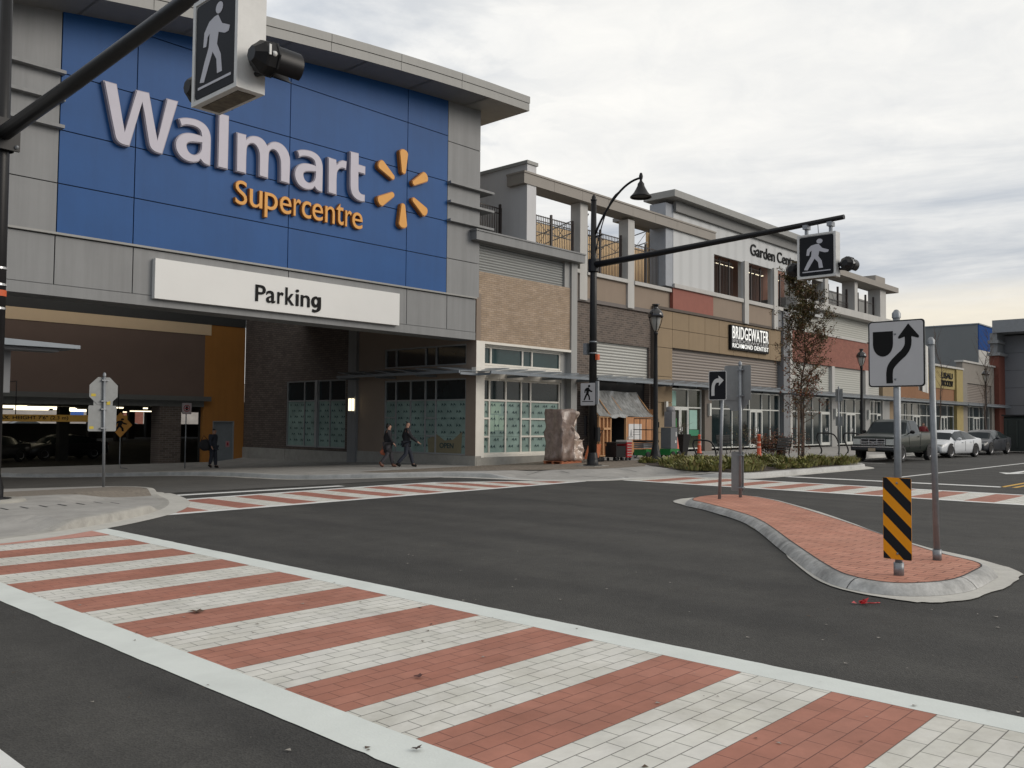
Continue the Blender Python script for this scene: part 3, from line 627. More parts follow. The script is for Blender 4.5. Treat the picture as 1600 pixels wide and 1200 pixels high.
def glazing(parent, ax, d, us, zs, frame_m, pane_fn, fw_=0.06, fd=0.12, skip=(), name='window', zsub=None):
    """a storefront window: frame bars at us x zs, one pane per cell; bars omitted between cells in skip"""
    f = MB()
    u0, u1, z0, z1 = us[0], us[-1], zs[0], zs[-1]
    for u in (u0, u1): bx(f, ax, u-(fw_ if u == u1 else 0), u+(fw_ if u == u0 else 0), d, d+fd, z0, z1)
    for z in (z0, z1): bx(f, ax, u0+fw_, u1-fw_, d+0.002, d+fd-0.002, z-(fw_ if z == z1 else 0), z+(fw_ if z == z0 else 0))
    for u in us[1:-1]: bx(f, ax, u-fw_/2, u+fw_/2, d+0.004, d+fd-0.004, z0+fw_, z1-fw_)
    for z in zs[1:-1]:
        ranges = [(us[i], us[i+1]) for i in range(len(us)-1) if (zsub is None or z not in zsub or i in zsub[z])]
        for a, b in ranges: bx(f, ax, a+fw_/2, b-fw_/2, d+0.006, d+fd-0.006, z-fw_/2, z+fw_/2)
    w_ = f.build(name, frame_m, parent)
    panes = {}
    for i in range(len(us)-1):
        for j in range(len(zs)-1):
            m = pane_fn(i, j); panes.setdefault(m.name, (m, MB()))[1]
            bx(panes[m.name][1], ax, us[i]+0.01, us[i+1]-0.01, d+fd*0.55, d+fd*0.75, zs[j]+0.004, zs[j+1]-0.004)
    for m, mb in panes.values(): mb.build('pane', m, w_)
    return w_
def prints(parent, ax, d, u0, u1, z0, z1, seed=0):
    """little paired leaf marks printed all over the window paper"""
    b = MB(); rnd = random.Random(seed); r = 0; z = z1-0.14
    while z > z0+0.1:
        u = u0+0.12+(0.22 if r % 2 else 0.0)
        while u < u1-0.14:
            for k in range(2):
                uu = u+0.165*k
                if uu > u1-0.1: break
                sh = [(-.085, -.065), (-.05, .0), (0, .05), (.045, .075), (.06, .0), (.07, -.065), (.03, -.03), (-.015, .0)]
                pts = [(uu+a, z+c) for a, c in sh]
                if ax == 'y': b.add([(p, d, q) for p, q in pts], [tuple(range(8))[::-1]])
                else: b.add([(d, p, q) for p, q in pts], [tuple(range(8))])
            u += 0.56
        z -= 0.29; r += 1
    return tag(b.build('window_print', M_print, parent), kind='stuff')

# ---- superstore
sb = empty('superstore_building', (17, 26, 0), 'large grey superstore with a big blue sign panel over a dark parking entrance', 'store')
d_ = lambda x: 26.9-x
def ztop(x): d = d_(x); return 14.5-0.03*d-0.0036*d*d
# front panels: seams are real gaps over a dark backing
def panels(name, xs_, zs_, m, y=Y0, th=0.05, gap=0.028, top=None, dark=True):
    b = MB()
    for i in range(len(xs_)-1):
        for j in range(len(zs_)-1):
            a, c = xs_[i]+gap/2, xs_[i+1]-gap/2; z0, z1 = zs_[j]+gap/2, zs_[j+1]-gap/2
            if top and j == len(zs_)-2:
                b.prism([(a, y, z0), (c, y, z0), (c, y, top(c)), (a, y, top(a))], (0, th, 0))
            else: b.box(a, c, y, y+th, z0, z1)
    return b.build(name, m, sb)
bk = MB(); xs_ = [-8+i for i in range(33)]+[25.2]
for a, c in zip(xs_, xs_[1:]): bk.prism([(a, Y0+.051, 4.97), (c, Y0+.051, 4.97), (c, Y0+.051, ztop(c)+.1), (a, Y0+.051, ztop(a)+.1)], (0, 0.5, 0))
bk.build('wall_core', M_gpd, sb)
panels('blue_panel', [9.1, 11.2, 16.38, 21.52, 23.6], [6.68, 8.06, 9.54, 11.12, 12.95, 14.5], M_blue, top=None) if False else None
b = MB(); G = 0.03
bxs = [9.1, 11.2, 16.38, 21.52, 23.6]; bzs = [6.70, 8.06, 9.54, 11.12, 12.95]
for i in range(4):
    a, c = bxs[i]+G/2, bxs[i+1]-G/2
    for j in range(4):
        z0, z1 = bzs[j]+G/2, bzs[j+1]-G/2
        if z1 > ztop(a)-0.15: z1 = None
        if z1 is None: b.prism([(a, Y0, z0), (c, Y0, z0), (c, Y0, ztop(c)+.05), (a, Y0, ztop(a)+.05)], (0, .05, 0))
        else: b.box(a, c, Y0, Y0+.05, z0, z1)
    if ztop(a) > 13.0: b.prism([(a, Y0, 12.95+G/2), (c, Y0, 12.95+G/2), (c, Y0, ztop(c)+.05), (a, Y0, ztop(a)+.05)], (0, .05, 0))
b.build('blue_panel', M_blue, sb)
# grey panels left and right of the blue field
b = MB()
gz_ = [6.70, 8.06, 9.60, 10.32, 11.10]
for x0, x1 in ((-8, -3.2), (-3.2, 3.0), (3.0, 9.1)):
    for z0, z1 in zip(gz_, gz_[1:]): b.box(x0+G/2, x1-G/2, Y0+.004, Y0+.05, z0+G/2, z1-G/2)
    b.prism([(x0+G/2, Y0+.004, 11.1+G), (x1-G/2, Y0+.004, 11.1+G), (x1-G/2, Y0+.004, ztop(x1)+.05), (x0+G/2, Y0+.004, ztop(x0)+.05)], (0, .046, 0))
gr_ = [6.70, 8.09, 9.60, 10.33, 11.06, 12.75]
for z0, z1 in zip(gr_, gr_[1:]): b.box(23.6+G/2, 25.42, Y0+.004, Y0+.05, z0+G/2, z1-G/2)
b.prism([(23.615, Y0+.004, 12.765), (25.42, Y0+.004, 12.765), (25.42, Y0+.004, ztop(25.4)+.05), (23.615, Y0+.004, ztop(23.6)+.05)], (0, .046, 0))
b.box(25.2, 25.44, Y0+.05, 43, 9.0, 14.35)      # the return wall on the right
b.build('grey_panel', M_gp, sb)
b = MB()
for z in (11.08, 10.32, 9.58):
    b.box(-8, 9.16, Y0-.22, Y0+.002, z-.04, z+.05); b.box(23.58, 26.05, Y0-.22, Y0+.002, z-.04, z+.05); b.box(25.44, 26.05, Y0+.002, Y0+1.6, z-.04, z+.05)
b.build('ledge', M_gp, sb)
# the header beam over the entrance
b = MB(); bs = [-8, -3, 3, 6.3, 9.06, 11.2, 16.4, 21.54, 23.6, 25.2]
for a, c in zip(bs, bs[1:]): b.box(a+G/2, c-G/2, Y0-.04, Y0+.05, 5.28, 6.60)
b.box(-8, 25.2, Y0-.04, Y0+.9, 4.96, 5.26)
for a, c in zip(bs, bs[1:]): b.box(a+.004, c-.004, Y0-.012, Y0+.04, 5.262, 5.278)
b.build('header_beam', M_gp, sb)
b = MB(); b.box(-8, 25.2, Y0-.13, Y0+.0, 6.63, 6.69); b.build('header_flashing', M_fas, sb)
# arched roof slab with its fascia, cut short so sky light enters the recess
b = MB(); xr = [-10+1.5*i for i in range(24)]+[26.9]
YF = 23.9
def strip_roof(b, y0, y1, zlo, zhi, xs_, mi=0):
    for a, c in zip(xs_, xs_[1:]):
        b.add([(a, y0, ztop(a)+zlo), (c, y0, ztop(c)+zlo), (c, y0, ztop(c)+zhi), (a, y0, ztop(a)+zhi), (a, y1, ztop(a)+zlo), (c, y1, ztop(c)+zlo), (c, y1, ztop(c)+zhi), (a, y1, ztop(a)+zhi)],
              [(0, 1, 2, 3), (7, 6, 5, 4), (3, 2, 6, 7), (4, 5, 1, 0)], mi)
    a = xs_[-1]; b.add([(a, y0, ztop(a)+zlo), (a, y1, ztop(a)+zlo), (a, y1, ztop(a)+zhi), (a, y0, ztop(a)+zhi)], [(0, 1, 2, 3)], mi)
b2 = MB(); strip_roof(b2, YF+.03, 31, 0.0, 0.1, [x for x in xr[:-1]]+[26.87]); b2.build('soffit', M_sof, sb)
for lo, hi, dy in ((0.0, 0.30, 0.02), (0.32, 0.60, 0.0)):
    xs2 = xr[:-1]+[26.9-dy]
    for i in range(0, len(xs2)-1):
        strip_roof(b, YF+dy, 31, lo+(.1 if False else 0), hi, [xs2[i]+(.008 if i % 2 == 0 else 0), xs2[i+1]-(.008 if i % 2 else 0)])
b.build('roof_fascia', M_fas, sb)
# side face of the entrance recess (plane X = XC)
side = MB(); wl = (25.88, 31.1)
wall(side, 'x', 25.31, 33.0, 0.27, 6.9, XC, 0.25, [(25.88, 31.12, 4.00, 4.86), (25.88, 31.12, 0.27+.001, 3.45)])
side.build('stucco_wall', M_eifs, sb)
bb = MB(); wall(bb, 'x', 33.6, 43.0, 0.20, 12.5, XC+.02, 0.25, [(34.0, 38.95, 0.34, 3.62)]); bb.build('side_brick_wall', M_darkbx, sb)
b = MB(); b.box(XC-.16, XC+.25, 33.0, 33.6, -0.4, 6.9); b.build('side_pilaster', M_gp, sb)
b = MB(); b.box(XC-.05, XC+.3, 25.26, 33.0, -0.6, 0.268)
b.box(XC-.05, XC+.3, 33.6, 38.9, -0.8, 0.198); b.box(XC-.05, XC+.3, 38.93, 43.0, -1.2, 0.198); b.build('concrete_base', M_base, sb)
us = [25.88, 27.75, 28.42, 29.38, 30.37, 31.12]
pf = lambda i, j: M_paper if j < 3 else M_glass
w1 = glazing(sb, 'x', XC+.03, us, [0.28, 1.04, 1.80, 2.56, 3.45], M_alus, lambda i, j: M_paper if j < 3 else M_glass, zsub={1.04: (1, 4), 1.80: (1, 4)})
prints(w1, 'x', XC+.085, 25.95, 31.05, 0.3, 2.5, 1)
glazing(sb, 'x', XC+.03, [25.88, 27.75, 28.42, 30.37, 31.12], [4.00, 4.86], M_alus, lambda i, j: M_glass)
w2 = glazing(sb, 'x', XC+.05, [34.0, 35.29, 36.25, 37.43, 38.95], [0.34, 2.62, 3.62], M_alus, lambda i, j: M_paper if j < 1 else M_glass)
prints(w2, 'x', XC+.105, 34.05, 38.9, 0.4, 2.55, 2)
b = MB(); b.box(XC-.02, XC+.18, 36.25, 36.45, .34, 3.62); b.build('window_post', M_alus, w2)
# garage front (plane Y = 43)
YG = 43.0
b = MB(); b.box(-8, 23.3, YG, YG+.3, 2.84, 6.06); b.build('dark_brown_wall', M_choc, sb)
b = MB(); b.box(-8, 25.3, YG-.03, YG+.3, 6.63, 12.5); b.build('upper_rear_wall', mat('dark_upper_wall', (0.05, 0.05, 0.048), .8), sb)  # added dark screen standing in for the header beam's underside, hides the sky
b = MB(); b.box(-8, 23.3, YG-.02, YG+.3, 6.062, 6.62); b.build('cream_band', M_cream, sb)
b = MB(); b.box(-8, 23.3, YG-.18, YG+.3, 2.60, 2.838); b.box(-8, 22.97, YG-.03, YG+.3, 2.30, 2.598); b.build('garage_header', mat('garage_header_grey', (0.13, 0.13, 0.12), .7), sb)
b = MB(); wall(b, 'y', 22.97, 25.3, -0.9, 6.62, YG-.004, 0.3, [(23.5, 24.74, -0.9+.001, 1.58)]); b.build('orange_wall', M_oran, sb)
dr = MB(); dr.box(23.55, 24.69, YG+.06, YG+.11, -0.62, 1.53); dr = dr.build('service_door', mat('grey_door_paint', (0.19, 0.21, 0.22), .5), sb)
b = MB(); b.box(23.5, 23.55, YG+.0, YG+.14, -.7, 1.58); b.box(24.69, 24.74, YG, YG+.14, -.7, 1.58); b.box(23.55, 24.69, YG, YG+.14, 1.53, 1.58); b.build('door_frame', M_alus, dr)
b = MB(); b.box(24.3, 24.52, YG+.05, YG+.058, 0.2, 0.52); b.box(23.62, 23.8, YG+.05, YG+.058, 0.25, 0.5); b.build('door_notice', mat('pink_notice', (0.45, 0.22, 0.23), .6), dr)
b = MB(); b.box(24.36, 24.46, YG+.046, YG+.05, 0.28, 0.44); b.build('notice_mark', mat('red_mark', (0.35, 0.02, 0.03), .6), dr)
b = MB(); b.box(23.63, 23.66, YG-.0, YG+.06, 0.35, 0.47); b.build('door_handle', M_chrome, dr)
b = MB(); b.box(20.62, 21.75, YG-.02, YG+.9, -1.0, 2.30); b.build('brick_pier', M_darkb, sb)
# ceiling of the recess and garage shell
b = MB(); b.box(-8, 25.25, Y0+.92, 37.5, 6.62, 6.9); b.build('entrance_ceiling', M_sof, sb)  # stops short: an invented, unseen light well brightens the garage front behind it
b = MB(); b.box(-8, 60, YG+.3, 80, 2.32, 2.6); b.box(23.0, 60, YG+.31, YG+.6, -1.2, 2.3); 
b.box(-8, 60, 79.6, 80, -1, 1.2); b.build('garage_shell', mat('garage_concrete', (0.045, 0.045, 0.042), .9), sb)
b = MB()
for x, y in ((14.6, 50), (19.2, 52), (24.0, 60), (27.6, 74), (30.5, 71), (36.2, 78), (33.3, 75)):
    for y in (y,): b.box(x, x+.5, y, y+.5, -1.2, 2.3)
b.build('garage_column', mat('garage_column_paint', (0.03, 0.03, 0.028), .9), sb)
b = MB()
for x, y, l_ in [(15.2, 48, 1.9), (17.0, 50, 2.6), (17.8, 55, 2.2), (12.6, 50, 2.4), (19.6, 53, 1.6), (19.9, 47, 1.3), (14.0, 58, 2.4), (22.0, 47.5, .2), (16.2, 60, 3), (18.2, 64, 3), (20.5, 60, 2), (12.0, 54, 2), (21.0, 56, 1.3), (24, 62, 3), (27, 68, 3.4), (30.5, 66, 2.2), (29, 74, 3), (33, 76, 2.4), (22.5, 66, 2.2)]: b.box(x-l_/2, x+l_/2, y, y+.14, 2.20, 2.27)
b.build('ceiling_lamp', M_lit, sb)
b = MB(); b.box(22.0, 22.9, 46.4, 46.55, 2.16, 2.23); b.build('ceiling_lamp', M_lit, sb)
# corner bay with tan brick
b = MB(); FR = Y0; RE = Y0+.34
b.box(25.31, 25.80, FR, FR+.5, -0.1, 4.96); b.box(25.80, 31.44, FR+.002, FR+.5, 4.86, 4.96)
b.build('corner_frame', M_wht, sb)
b = MB(); b.box(25.8, 31.05, RE-.1, RE+.2, 3.46, 4.0); b.box(25.80, 31.44, RE-.08, RE+.2, 0.2, 0.3); b.box(25.78, 31.1, RE-.12, RE+.1, 4.80, 4.859); b.build('window_surround', M_wht, sb)
b = MB(); wall(b, 'y', 25.12, 31.44, 4.962, 7.83, FR+.08, .4); b.build('tan_brick_wall', M_tanb, sb)
b = MB(); wall(b, 'x', Y0+.08, Y0+.5, 4.962, 7.83, 25.115, .1); b.build('tan_brick_return', M_tanbx, sb)
b = MB(); b.box(25.35, 31.05, FR+.2, FR+.5, 7.83, 9.0); b.build('louvre', M_corrg, sb)
b = MB(); b.box(25.2, 25.35, FR+.05, FR+.5, 7.84, 9.0); b.box(31.44, 31.86, FR, FR+1.2, 0.05, 9.0); b.box(31.05, 31.44, FR+.1, FR+.5, 4.965, 9.0); b.box(31.05, 31.44, FR+.3, FR+.6, .2, 4.86); b.build('pillar', M_gpl, sb)
b = MB(); b.box(24.9, 31.98, FR-.35, FR+1.3, 9.0, 9.36); b.box(24.86, 32.02, FR-.39, FR+1.34, 9.36, 9.42); b.build('parapet_cap', M_gp, sb)
b = MB(); b.box(25.31, 31.5, FR-.06, FR+.5, -0.3, 0.2); b.build('concrete_base', M_base, sb)
w3 = glazing(sb, 'y', RE, [25.9, 26.46, 27.46, 28.44, 29.05, 31.05], [0.3, 1.04, 1.80, 2.56, 3.46], M_wht, lambda i, j: M_paper if j < 3 else M_glass, zsub={1.04: (0, 3, 4), 1.80: (0, 3, 4)}, fw_=0.075)
prints(w3, 'y', RE+.05, 25.95, 31.0, 0.35, 2.5, 3)
b = MB()
for x0, x1, z0, z1 in ((26.6, 27.2, 2.0, 2.45), (26.5, 26.8, 1.25, 1.95), (26.82, 27.08, 1.3, 1.95), (27.1, 27.4, 1.3, 1.9)): b.box(x0, x1, RE+.055, RE+.06, z0, z1)
b.build('posted_notice', mat('pale_green_paper', (0.30, 0.42, 0.34), .7), w3)
glazing(sb, 'y', RE-.02, [25.9, 26.5, 28.48, 29.1, 31.05], [4.02, 4.81], M_wht, lambda i, j: M_glassg, fw_=0.075)
# banner inside the side window
bn_ = MB(); bn_.add([(XC+.075, 26.2, .35), (XC+.075, 28.2, .32), (XC+.075, 28.25, 0.9), (XC+.075, 27.7, 1.12), (XC+.075, 27.2, .86), (XC+.075, 26.7, .9), (XC+.075, 26.15, 1.25)], [(0, 1, 2, 3, 4, 5, 6)]); bn_ = bn_.build('paper_banner', mat('kraft_banner', (0.21, 0.185, 0.115), .8), w1)

# slanted-blade canopies
def awning(name, parent, ax, u0, u1, d, z, depth=1.25, step=1.05, sg=-1, front=True):
    b = MB(); n = max(1, round((u1-u0)/step)); st = (u1-u0)/n
    dd = sg*depth
    for i in range(n):
        a = u0+i*st; c = a+st*0.98
        # each blade rises on one side
        pts = [(a, d, z+.02), (c, d, z+.20), (c, d+dd, z+.16), (a, d+dd, z-.02)]
        pts = [(p, q, r_) if ax == 'y' else (q, p, r_) for p, q, r_ in pts]
        b.add(pts+[(p[0], p[1], p[2]+.03) for p in pts], [(0, 1, 2, 3), (7, 6, 5, 4), (0, 4, 5, 1), (1, 5, 6, 2), (2, 6, 7, 3), (3, 7, 4, 0)])
    bl = b.build(name, M_awn, parent)
    b = MB()
    bx(b, ax, u0, u1, d+dd-.05, d+dd+.02, z-.09, z+.02)
    k = max(2, round((u1-u0)/2.6))
    for i in range(k+1):
        u = u0+(u1-u0)*i/k; u = min(max(u, u0+.04), u1-.04)
        bx(b, ax, u-.03, u+.03, min(d, d+dd)+.05, max(d, d+dd)-.02, z-.14, z-.04)
    b.build('awning_rail', M_awn, bl); return bl
awning('awning', sb, 'y', 25.1, 31.9, Y0+.2, 3.66, 1.2, 1.15)
awning('awning', sb, 'x', 25.0, 33.0, XC, 3.66, 1.2, 1.3)
b = MB(); b.box(25.0, 25.3, Y0-.3, Y0-.05, 3.6, 3.85); b.build('awning_corner', M_wht, sb)
# wall light, lit
wl_ = MB(); wl_.box(XC-.30, XC-.162, 33.1, 33.35, 2.05, 2.75); wl_ = wl_.build('wall_light', M_gpl, sb)
b = MB(); b.box(XC-.315, XC-.302, 33.12, 33.33, 2.12, 2.68); b.box(XC-.29, XC-.17, 33.08, 33.098, 2.12, 2.68); b.build('lamp_lens', mat('lit_lens', (1, .9, .7), .5, emit=(1.0, 0.86, 0.58), estr=2.0), wl_)
# left grey canopy at the edge of the photograph
lc = MB(); lc.prism([(4.5, Y0-1.3, 3.46), (9.32, Y0-1.3, 3.47), (9.32, Y0-1.3, 3.56), (4.5, Y0-1.3, 3.74)], (0, 1.2, 0))
lc = lc.build('entrance_canopy', M_awn, sb)
b = MB(); b.box(7.55, 7.98, Y0-.3, Y0+.0, 2.30, 3.455); b.box(6.0, 8.9, Y0-1.0, Y0-.4, 3.38, 3.455); b.build('canopy_bracket', M_slate, lc)

# ---- shops and garden centre row
gb = empty('garden_centre_building', (52, 26, 0), 'long two storey row of shops with a white garden centre wall and open upper gallery', 'shops')
b = MB()
wall(b, 'y', 31.87, 38.35, 0.1, 7.34, Y0+.3, .3, [(33.47, 38.2, 0.1+.001, 5.56)]); b.build('dark_brick_wall', M_darkb, gb)
b = MB(); b.box(33.47, 38.2, Y0+.42, Y0+.5, 3.86, 5.55); b.build('corrugated_panel', M_corr, gb)
b = MB(); b.box(31.87, 38.4, Y0+.18, Y0+.62, 7.342, 7.52); b.build('brick_coping', mat('brown_coping', (0.13, 0.11, 0.10), .6), gb)
b = MB(); b.box(33.47, 38.2, Y0+2.5, Y0+2.6, 0.1, 3.86); b.box(33.47, 38.2, Y0+.5, Y0+2.5, 3.7, 3.8); b.build('dark_shop_interior', M_dark, gb)
# tan panels with seams as gaps
b = MB(); G2 = .025
def tanp(x0, x1, z0, z1): b.box(x0+G2/2, x1-G2/2, Y0+.06, Y0+.12, z0+G2/2, z1-G2/2)
for z0, z1 in zip([0.1, 1.2, 2.75, 4.1, 5.62, 6.64], [1.2, 2.75, 4.1, 5.62, 6.64, 7.58]): tanp(38.37, 40.02, z0, z1)
tx = [40.02, 41.67, 43.36, 44.92, 46.55, 48.2, 49.7, 51.2, 52.72]
for x0, x1 in zip(tx, tx[1:]):
    for z0, z1 in ((5.66, 6.64), (6.64, 7.58)): tanp(x0, x1, z0, z1)
b.build('tan_panel', M_tan, gb)
b = MB(); b.box(38.38, 40.0, Y0+.121, Y0+.6, 0.1, 7.6); b.box(40.0, 52.72, Y0+.121, Y0+.6, 5.64, 7.6); b.box(38.3, 52.8, Y0-.02, Y0+.65, 7.60, 7.74); b.build('panel_backing', mat('taupe_backing', (0.10, 0.08, 0.065), .8), gb)
b = MB(); b.box(40.03, 52.7, Y0+.3, Y0+.4, 3.72, 5.638); b.build('corrugated_panel', M_corrb, gb)
# piers between shop windows: grey, then the pale pilasters further on
b = MB(); b.box(52.74, 53.95, Y0-.1, Y0+.6, 0.1, 9.05); b.build('slate_pier', M_slate, gb)
b = MB(); b.box(53.60, 53.92, Y0-.13, Y0-.102, 0.1, 9.0); b.build('pier_edge', M_colm, gb)
b = MB(); b.box(43.2, 43.95, Y0-.02, Y0+.5, 0.1, 3.7); b.build('brown_pier', mat('brown_grey_pier', (0.15, 0.125, 0.105), .7), gb)
b = MB(); b.box(53.96, 82.9, Y0+.12, Y0+.6, 5.78, 7.83); b.build('red_brick_band', M_redb, gb)
b = MB(); b.box(53.96, 67, Y0+.05, Y0+.6, 7.832, 7.98); b.build('band_trim', M_colm, gb)
b = MB(); b.box(53.96, 70.3, Y0+.3, Y0+.7, 7.98, 9.44); b.box(54.0, 70, Y0+.3, Y0+.6, 3.70, 5.778); b.build('grey_siding', M_sid, gb)
b = MB()
for x0, x1 in ((60.65, 61.1), (66.75, 67.3)): b.box(x0, x1, Y0+.08, Y0+.6, 3.7, 5.775)
b.build('pale_pilaster', M_colm, gb)
b = MB()
for x0, x1 in ((60.4, 61.3), (66.5, 67.4), (70.0, 71.5)): b.box(x0, x1, Y0+.02, Y0+.6, 0.1, 3.7)
b.build('grey_pier', M_gpl, gb)
b = MB(); b.box(70.3, 74.0, Y0+.1, Y0+.6, 0.1, 5.78); b.build('tan_pier', M_tan, gb)
b = MB(); b.box(74.0, 88.4, Y0+.12, Y0+.6, 3.7, 5.02); b.build('orange_brown_band', mat('orange_brown_panel', (0.23, 0.11, 0.05), .8), gb)
# shopfront glazing
def shopfront(us, zs, doors=(), g=M_glass, name='shop_window'):
    w_ = glazing(gb, 'y', Y0+.16, us, zs, M_alu, lambda i, j: g, fw_=0.07, name=name)
    for a, c in doors:
        d = MB(); y = Y0+.13; z1 = 2.5; m = (a+c)/2
        for u in ((a, c) if c-a < 1.4 else (a, m-.05, m+.05, c)): d.box(u-.06, u+.06, y, y+.08, .26, z1)
        d.box(a, c, y+.002, y+.078, z1-.12, z1+.04); d.box(a, c, y+.002, y+.078, .26, .46); dd = d.build('door', M_alu, w_)
        h = MB(); h.tube([(m-.12, y-.05, .9), (m-.12, y-.05, 1.5)], .018, 6); h.tube([(m+.12, y-.05, .9), (m+.12, y-.05, 1.5)], .018, 6); h.build('door_handle', M_chrome, dd)
    return w_
zs_ = [0.28, 2.53, 3.55]
g_warm = mat('olive_shop_glass', (0.035, 0.04, 0.028), 0.10, 0.3, 0.5, spec=0.7)
s1 = shopfront([40.06, 41.75, 43.15], zs_, [(40.15, 41.7)], g_warm)
b = MB(); b.box(41.95, 42.75, Y0+.20, Y0+.21, 1.35, 2.4); b.box(40.2, 40.6, Y0+.2, Y0+.21, 2.6, 3.4); b.build('window_poster', mat('mint_poster', (0.28, 0.46, 0.40), .6), s1)
b = MB(); b.box(41.9, 42.9, Y0+.19, Y0+.20, 1.0, 1.32); b.build('green_strip', mat('green_poster', (0.02, 0.20, 0.10), .6), s1)
s2 = shopfront([43.98, 45.35, 46.6, 47.6, 48.7, 50.3, 51.4, 52.68], zs_, [(48.75, 50.25)])
s3 = shopfront([53.98, 55.2, 56.4, 57.6, 58.9, 60.38], zs_, [(58.95, 60.3)])
s4 = shopfront([61.32, 62.4, 63.2, 64.9, 66.48], zs_, [(63.25, 64.85)])
s5 = shopfront([67.42, 68.4, 69.2, 70.0], zs_, [(69.2, 69.95)])
s6 = shopfront([74.05, 75.5, 77.2, 79, 80.8, 82.5, 84.5, 86.4, 88.3], zs_, [(77.3, 78.9), (84.6, 86.3)])
b = MB(); b.box(31.9, 112, Y0+.6, Y0+.7, 0.05, 3.8); b.build('shop_backing', M_dark, gb)
for a, c in ((32.0, 38.2), (38.3, 52.7), (53.9, 70.2), (70.6, 88.2)): awning('awning', gb, 'y', a, c, Y0+.1, 3.68, 1.15, 1.25)
# small wall lights beside the doors
b = MB()
for x in (39.2, 43.6, 60.8, 66.9): b.box(x-.09, x+.09, Y0-.16, Y0-.02, 2.1, 2.8)
b.build('wall_light', M_alu, gb)
# upper gallery
b = MB(); UP = Y0+.12
for x in (32.25, 36.1, 40.0): pass
b.box(32.20, 32.76, UP, UP+.58, 7.4, 11.95); b.box(36.05, 36.6, UP, UP+.58, 7.4, 11.85); b.box(47.62, 48.12, UP-.25, UP+.2, 7.62, 11.35); b.box(51.42, 51.92, UP-.25, UP+.2, 7.62, 11.45); b.box(55.4, 55.9, UP-.25, UP+.2, 9.4, 11.5)
for x0, x1 in ((59.05, 59.6), (64.25, 64.8), (69.3, 70.5)): b.box(x0, x1, UP-.25, UP+.7, 9.98, 12.2)
b.box(32.76, 47.55, UP-.06, UP+.3, 8.68, 8.84) if False else None
for x0, x1 in ((31.9, 32.2), (32.76, 36.05), (36.6, 40.0)): b.box(x0, x1, UP-.05, UP+.3, 8.62, 8.80)
for x0, x1 in ((40.0, 47.55), (48.1, 51.38), (51.9, 53.4)): b.box(x0, x1, UP-.22, UP+.3, 8.86, 9.08)
b.build('gallery_column', M_colm, gb)
b = MB(); b.box(31.9, 32.2, UP+.1, UP+.4, 7.5, 8.62); b.box(32.76, 36.05, UP+.1, UP+.4, 7.5, 8.618); b.box(36.6, 40.0, UP+.1, UP+.4, 7.5, 8.618); b.box(44.2, 47.55, UP-.1, UP+.4, 7.7, 8.858); b.box(48.1, 51.38, UP-.1, UP+.4, 7.7, 8.858); b.build('brown_spandrel', M_span, gb)
b = MB(); b.box(40.02, 44.2, UP-.1, UP+.4, 7.7, 8.858); b.build('red_spandrel', mat('red_panel', (0.26, 0.085, 0.06), .7), gb)
b = MB(); b.box(51.9, 54.0, UP-.12, UP+.4, 7.7, 9.1); b.build('slate_spandrel', M_slate, gb)
b = MB(); s_ = [27.95+2.03*i for i in range(9)]
for a, c in zip(s_, s_[1:]): b.box(a+.006, c-.006, Y0-.15, UP+.75, 11.96, 12.42)
b.box(27.93, 44.2, Y0-.19, UP+.79, 12.42, 12.50); b.build('cap_beam', M_beamt, gb)
b = MB(); b.box(28.20, 28.80, Y0-.1, Y0+4.5, 9.42, 12.85); b.build('white_fin_wall', M_wtow, gb)
b = MB(); b.box(28.14, 28.86, Y0-.16, Y0+4.56, 12.852, 13.0); b.build('fin_cap', M_fas, gb)
# white garden centre wall with openings
b = MB(); wall(b, 'y', 40.0, 59.0, 9.0, 13.05, UP-.12, .12, [(44.25, 47.6, 9.09, 11.28), (48.13, 51.4, 9.09, 11.36), (51.93, 55.4, 9.09, 11.42), (55.9, 59.0-.001, 9.4, 11.5)]); b.build('ribbed_wall', M_gcw, gb)
b = MB(); b.box(39.3, 40.0, UP-.1, UP+.9, 8.9, 13.3); b.build('slate_return', mat('blue_grey_return', (0.30, 0.32, 0.35), .5), gb)
b = MB(); b.box(40.0, 59.3, UP-.3, UP-.12, 12.93, 13.5); b.build('fascia_shadow_board', M_sof, gb)
b = MB(); b.box(39.15, 60.0, UP-.75, UP+1.2, 13.5, 13.86); b.build('gallery_roof_fascia', M_fas, gb)
b = MB(); b.box(54.0, 71.0, UP-.55, UP+.7, 9.45, 9.93); b.build('gallery_floor_edge', M_colm, gb)
b = MB(); b.box(58.8, 72.3, UP-.6, UP+.9, 12.2, 12.6); b.box(68.5, 70.5, UP-.2, UP+2, 12.6, 13.2); b.build('end_cap_beam', M_beamt, gb)
b = MB(); b.box(54.2, 70.3, UP+.3, UP+6, 9.6, 9.9); b.box(40.0, 54.0, UP+.3, UP+12, 8.7, 9.0); b.box(31.9, 40.0, UP+.4, UP+12, 8.4, 8.65); b.build('gallery_floor', M_sof, gb)
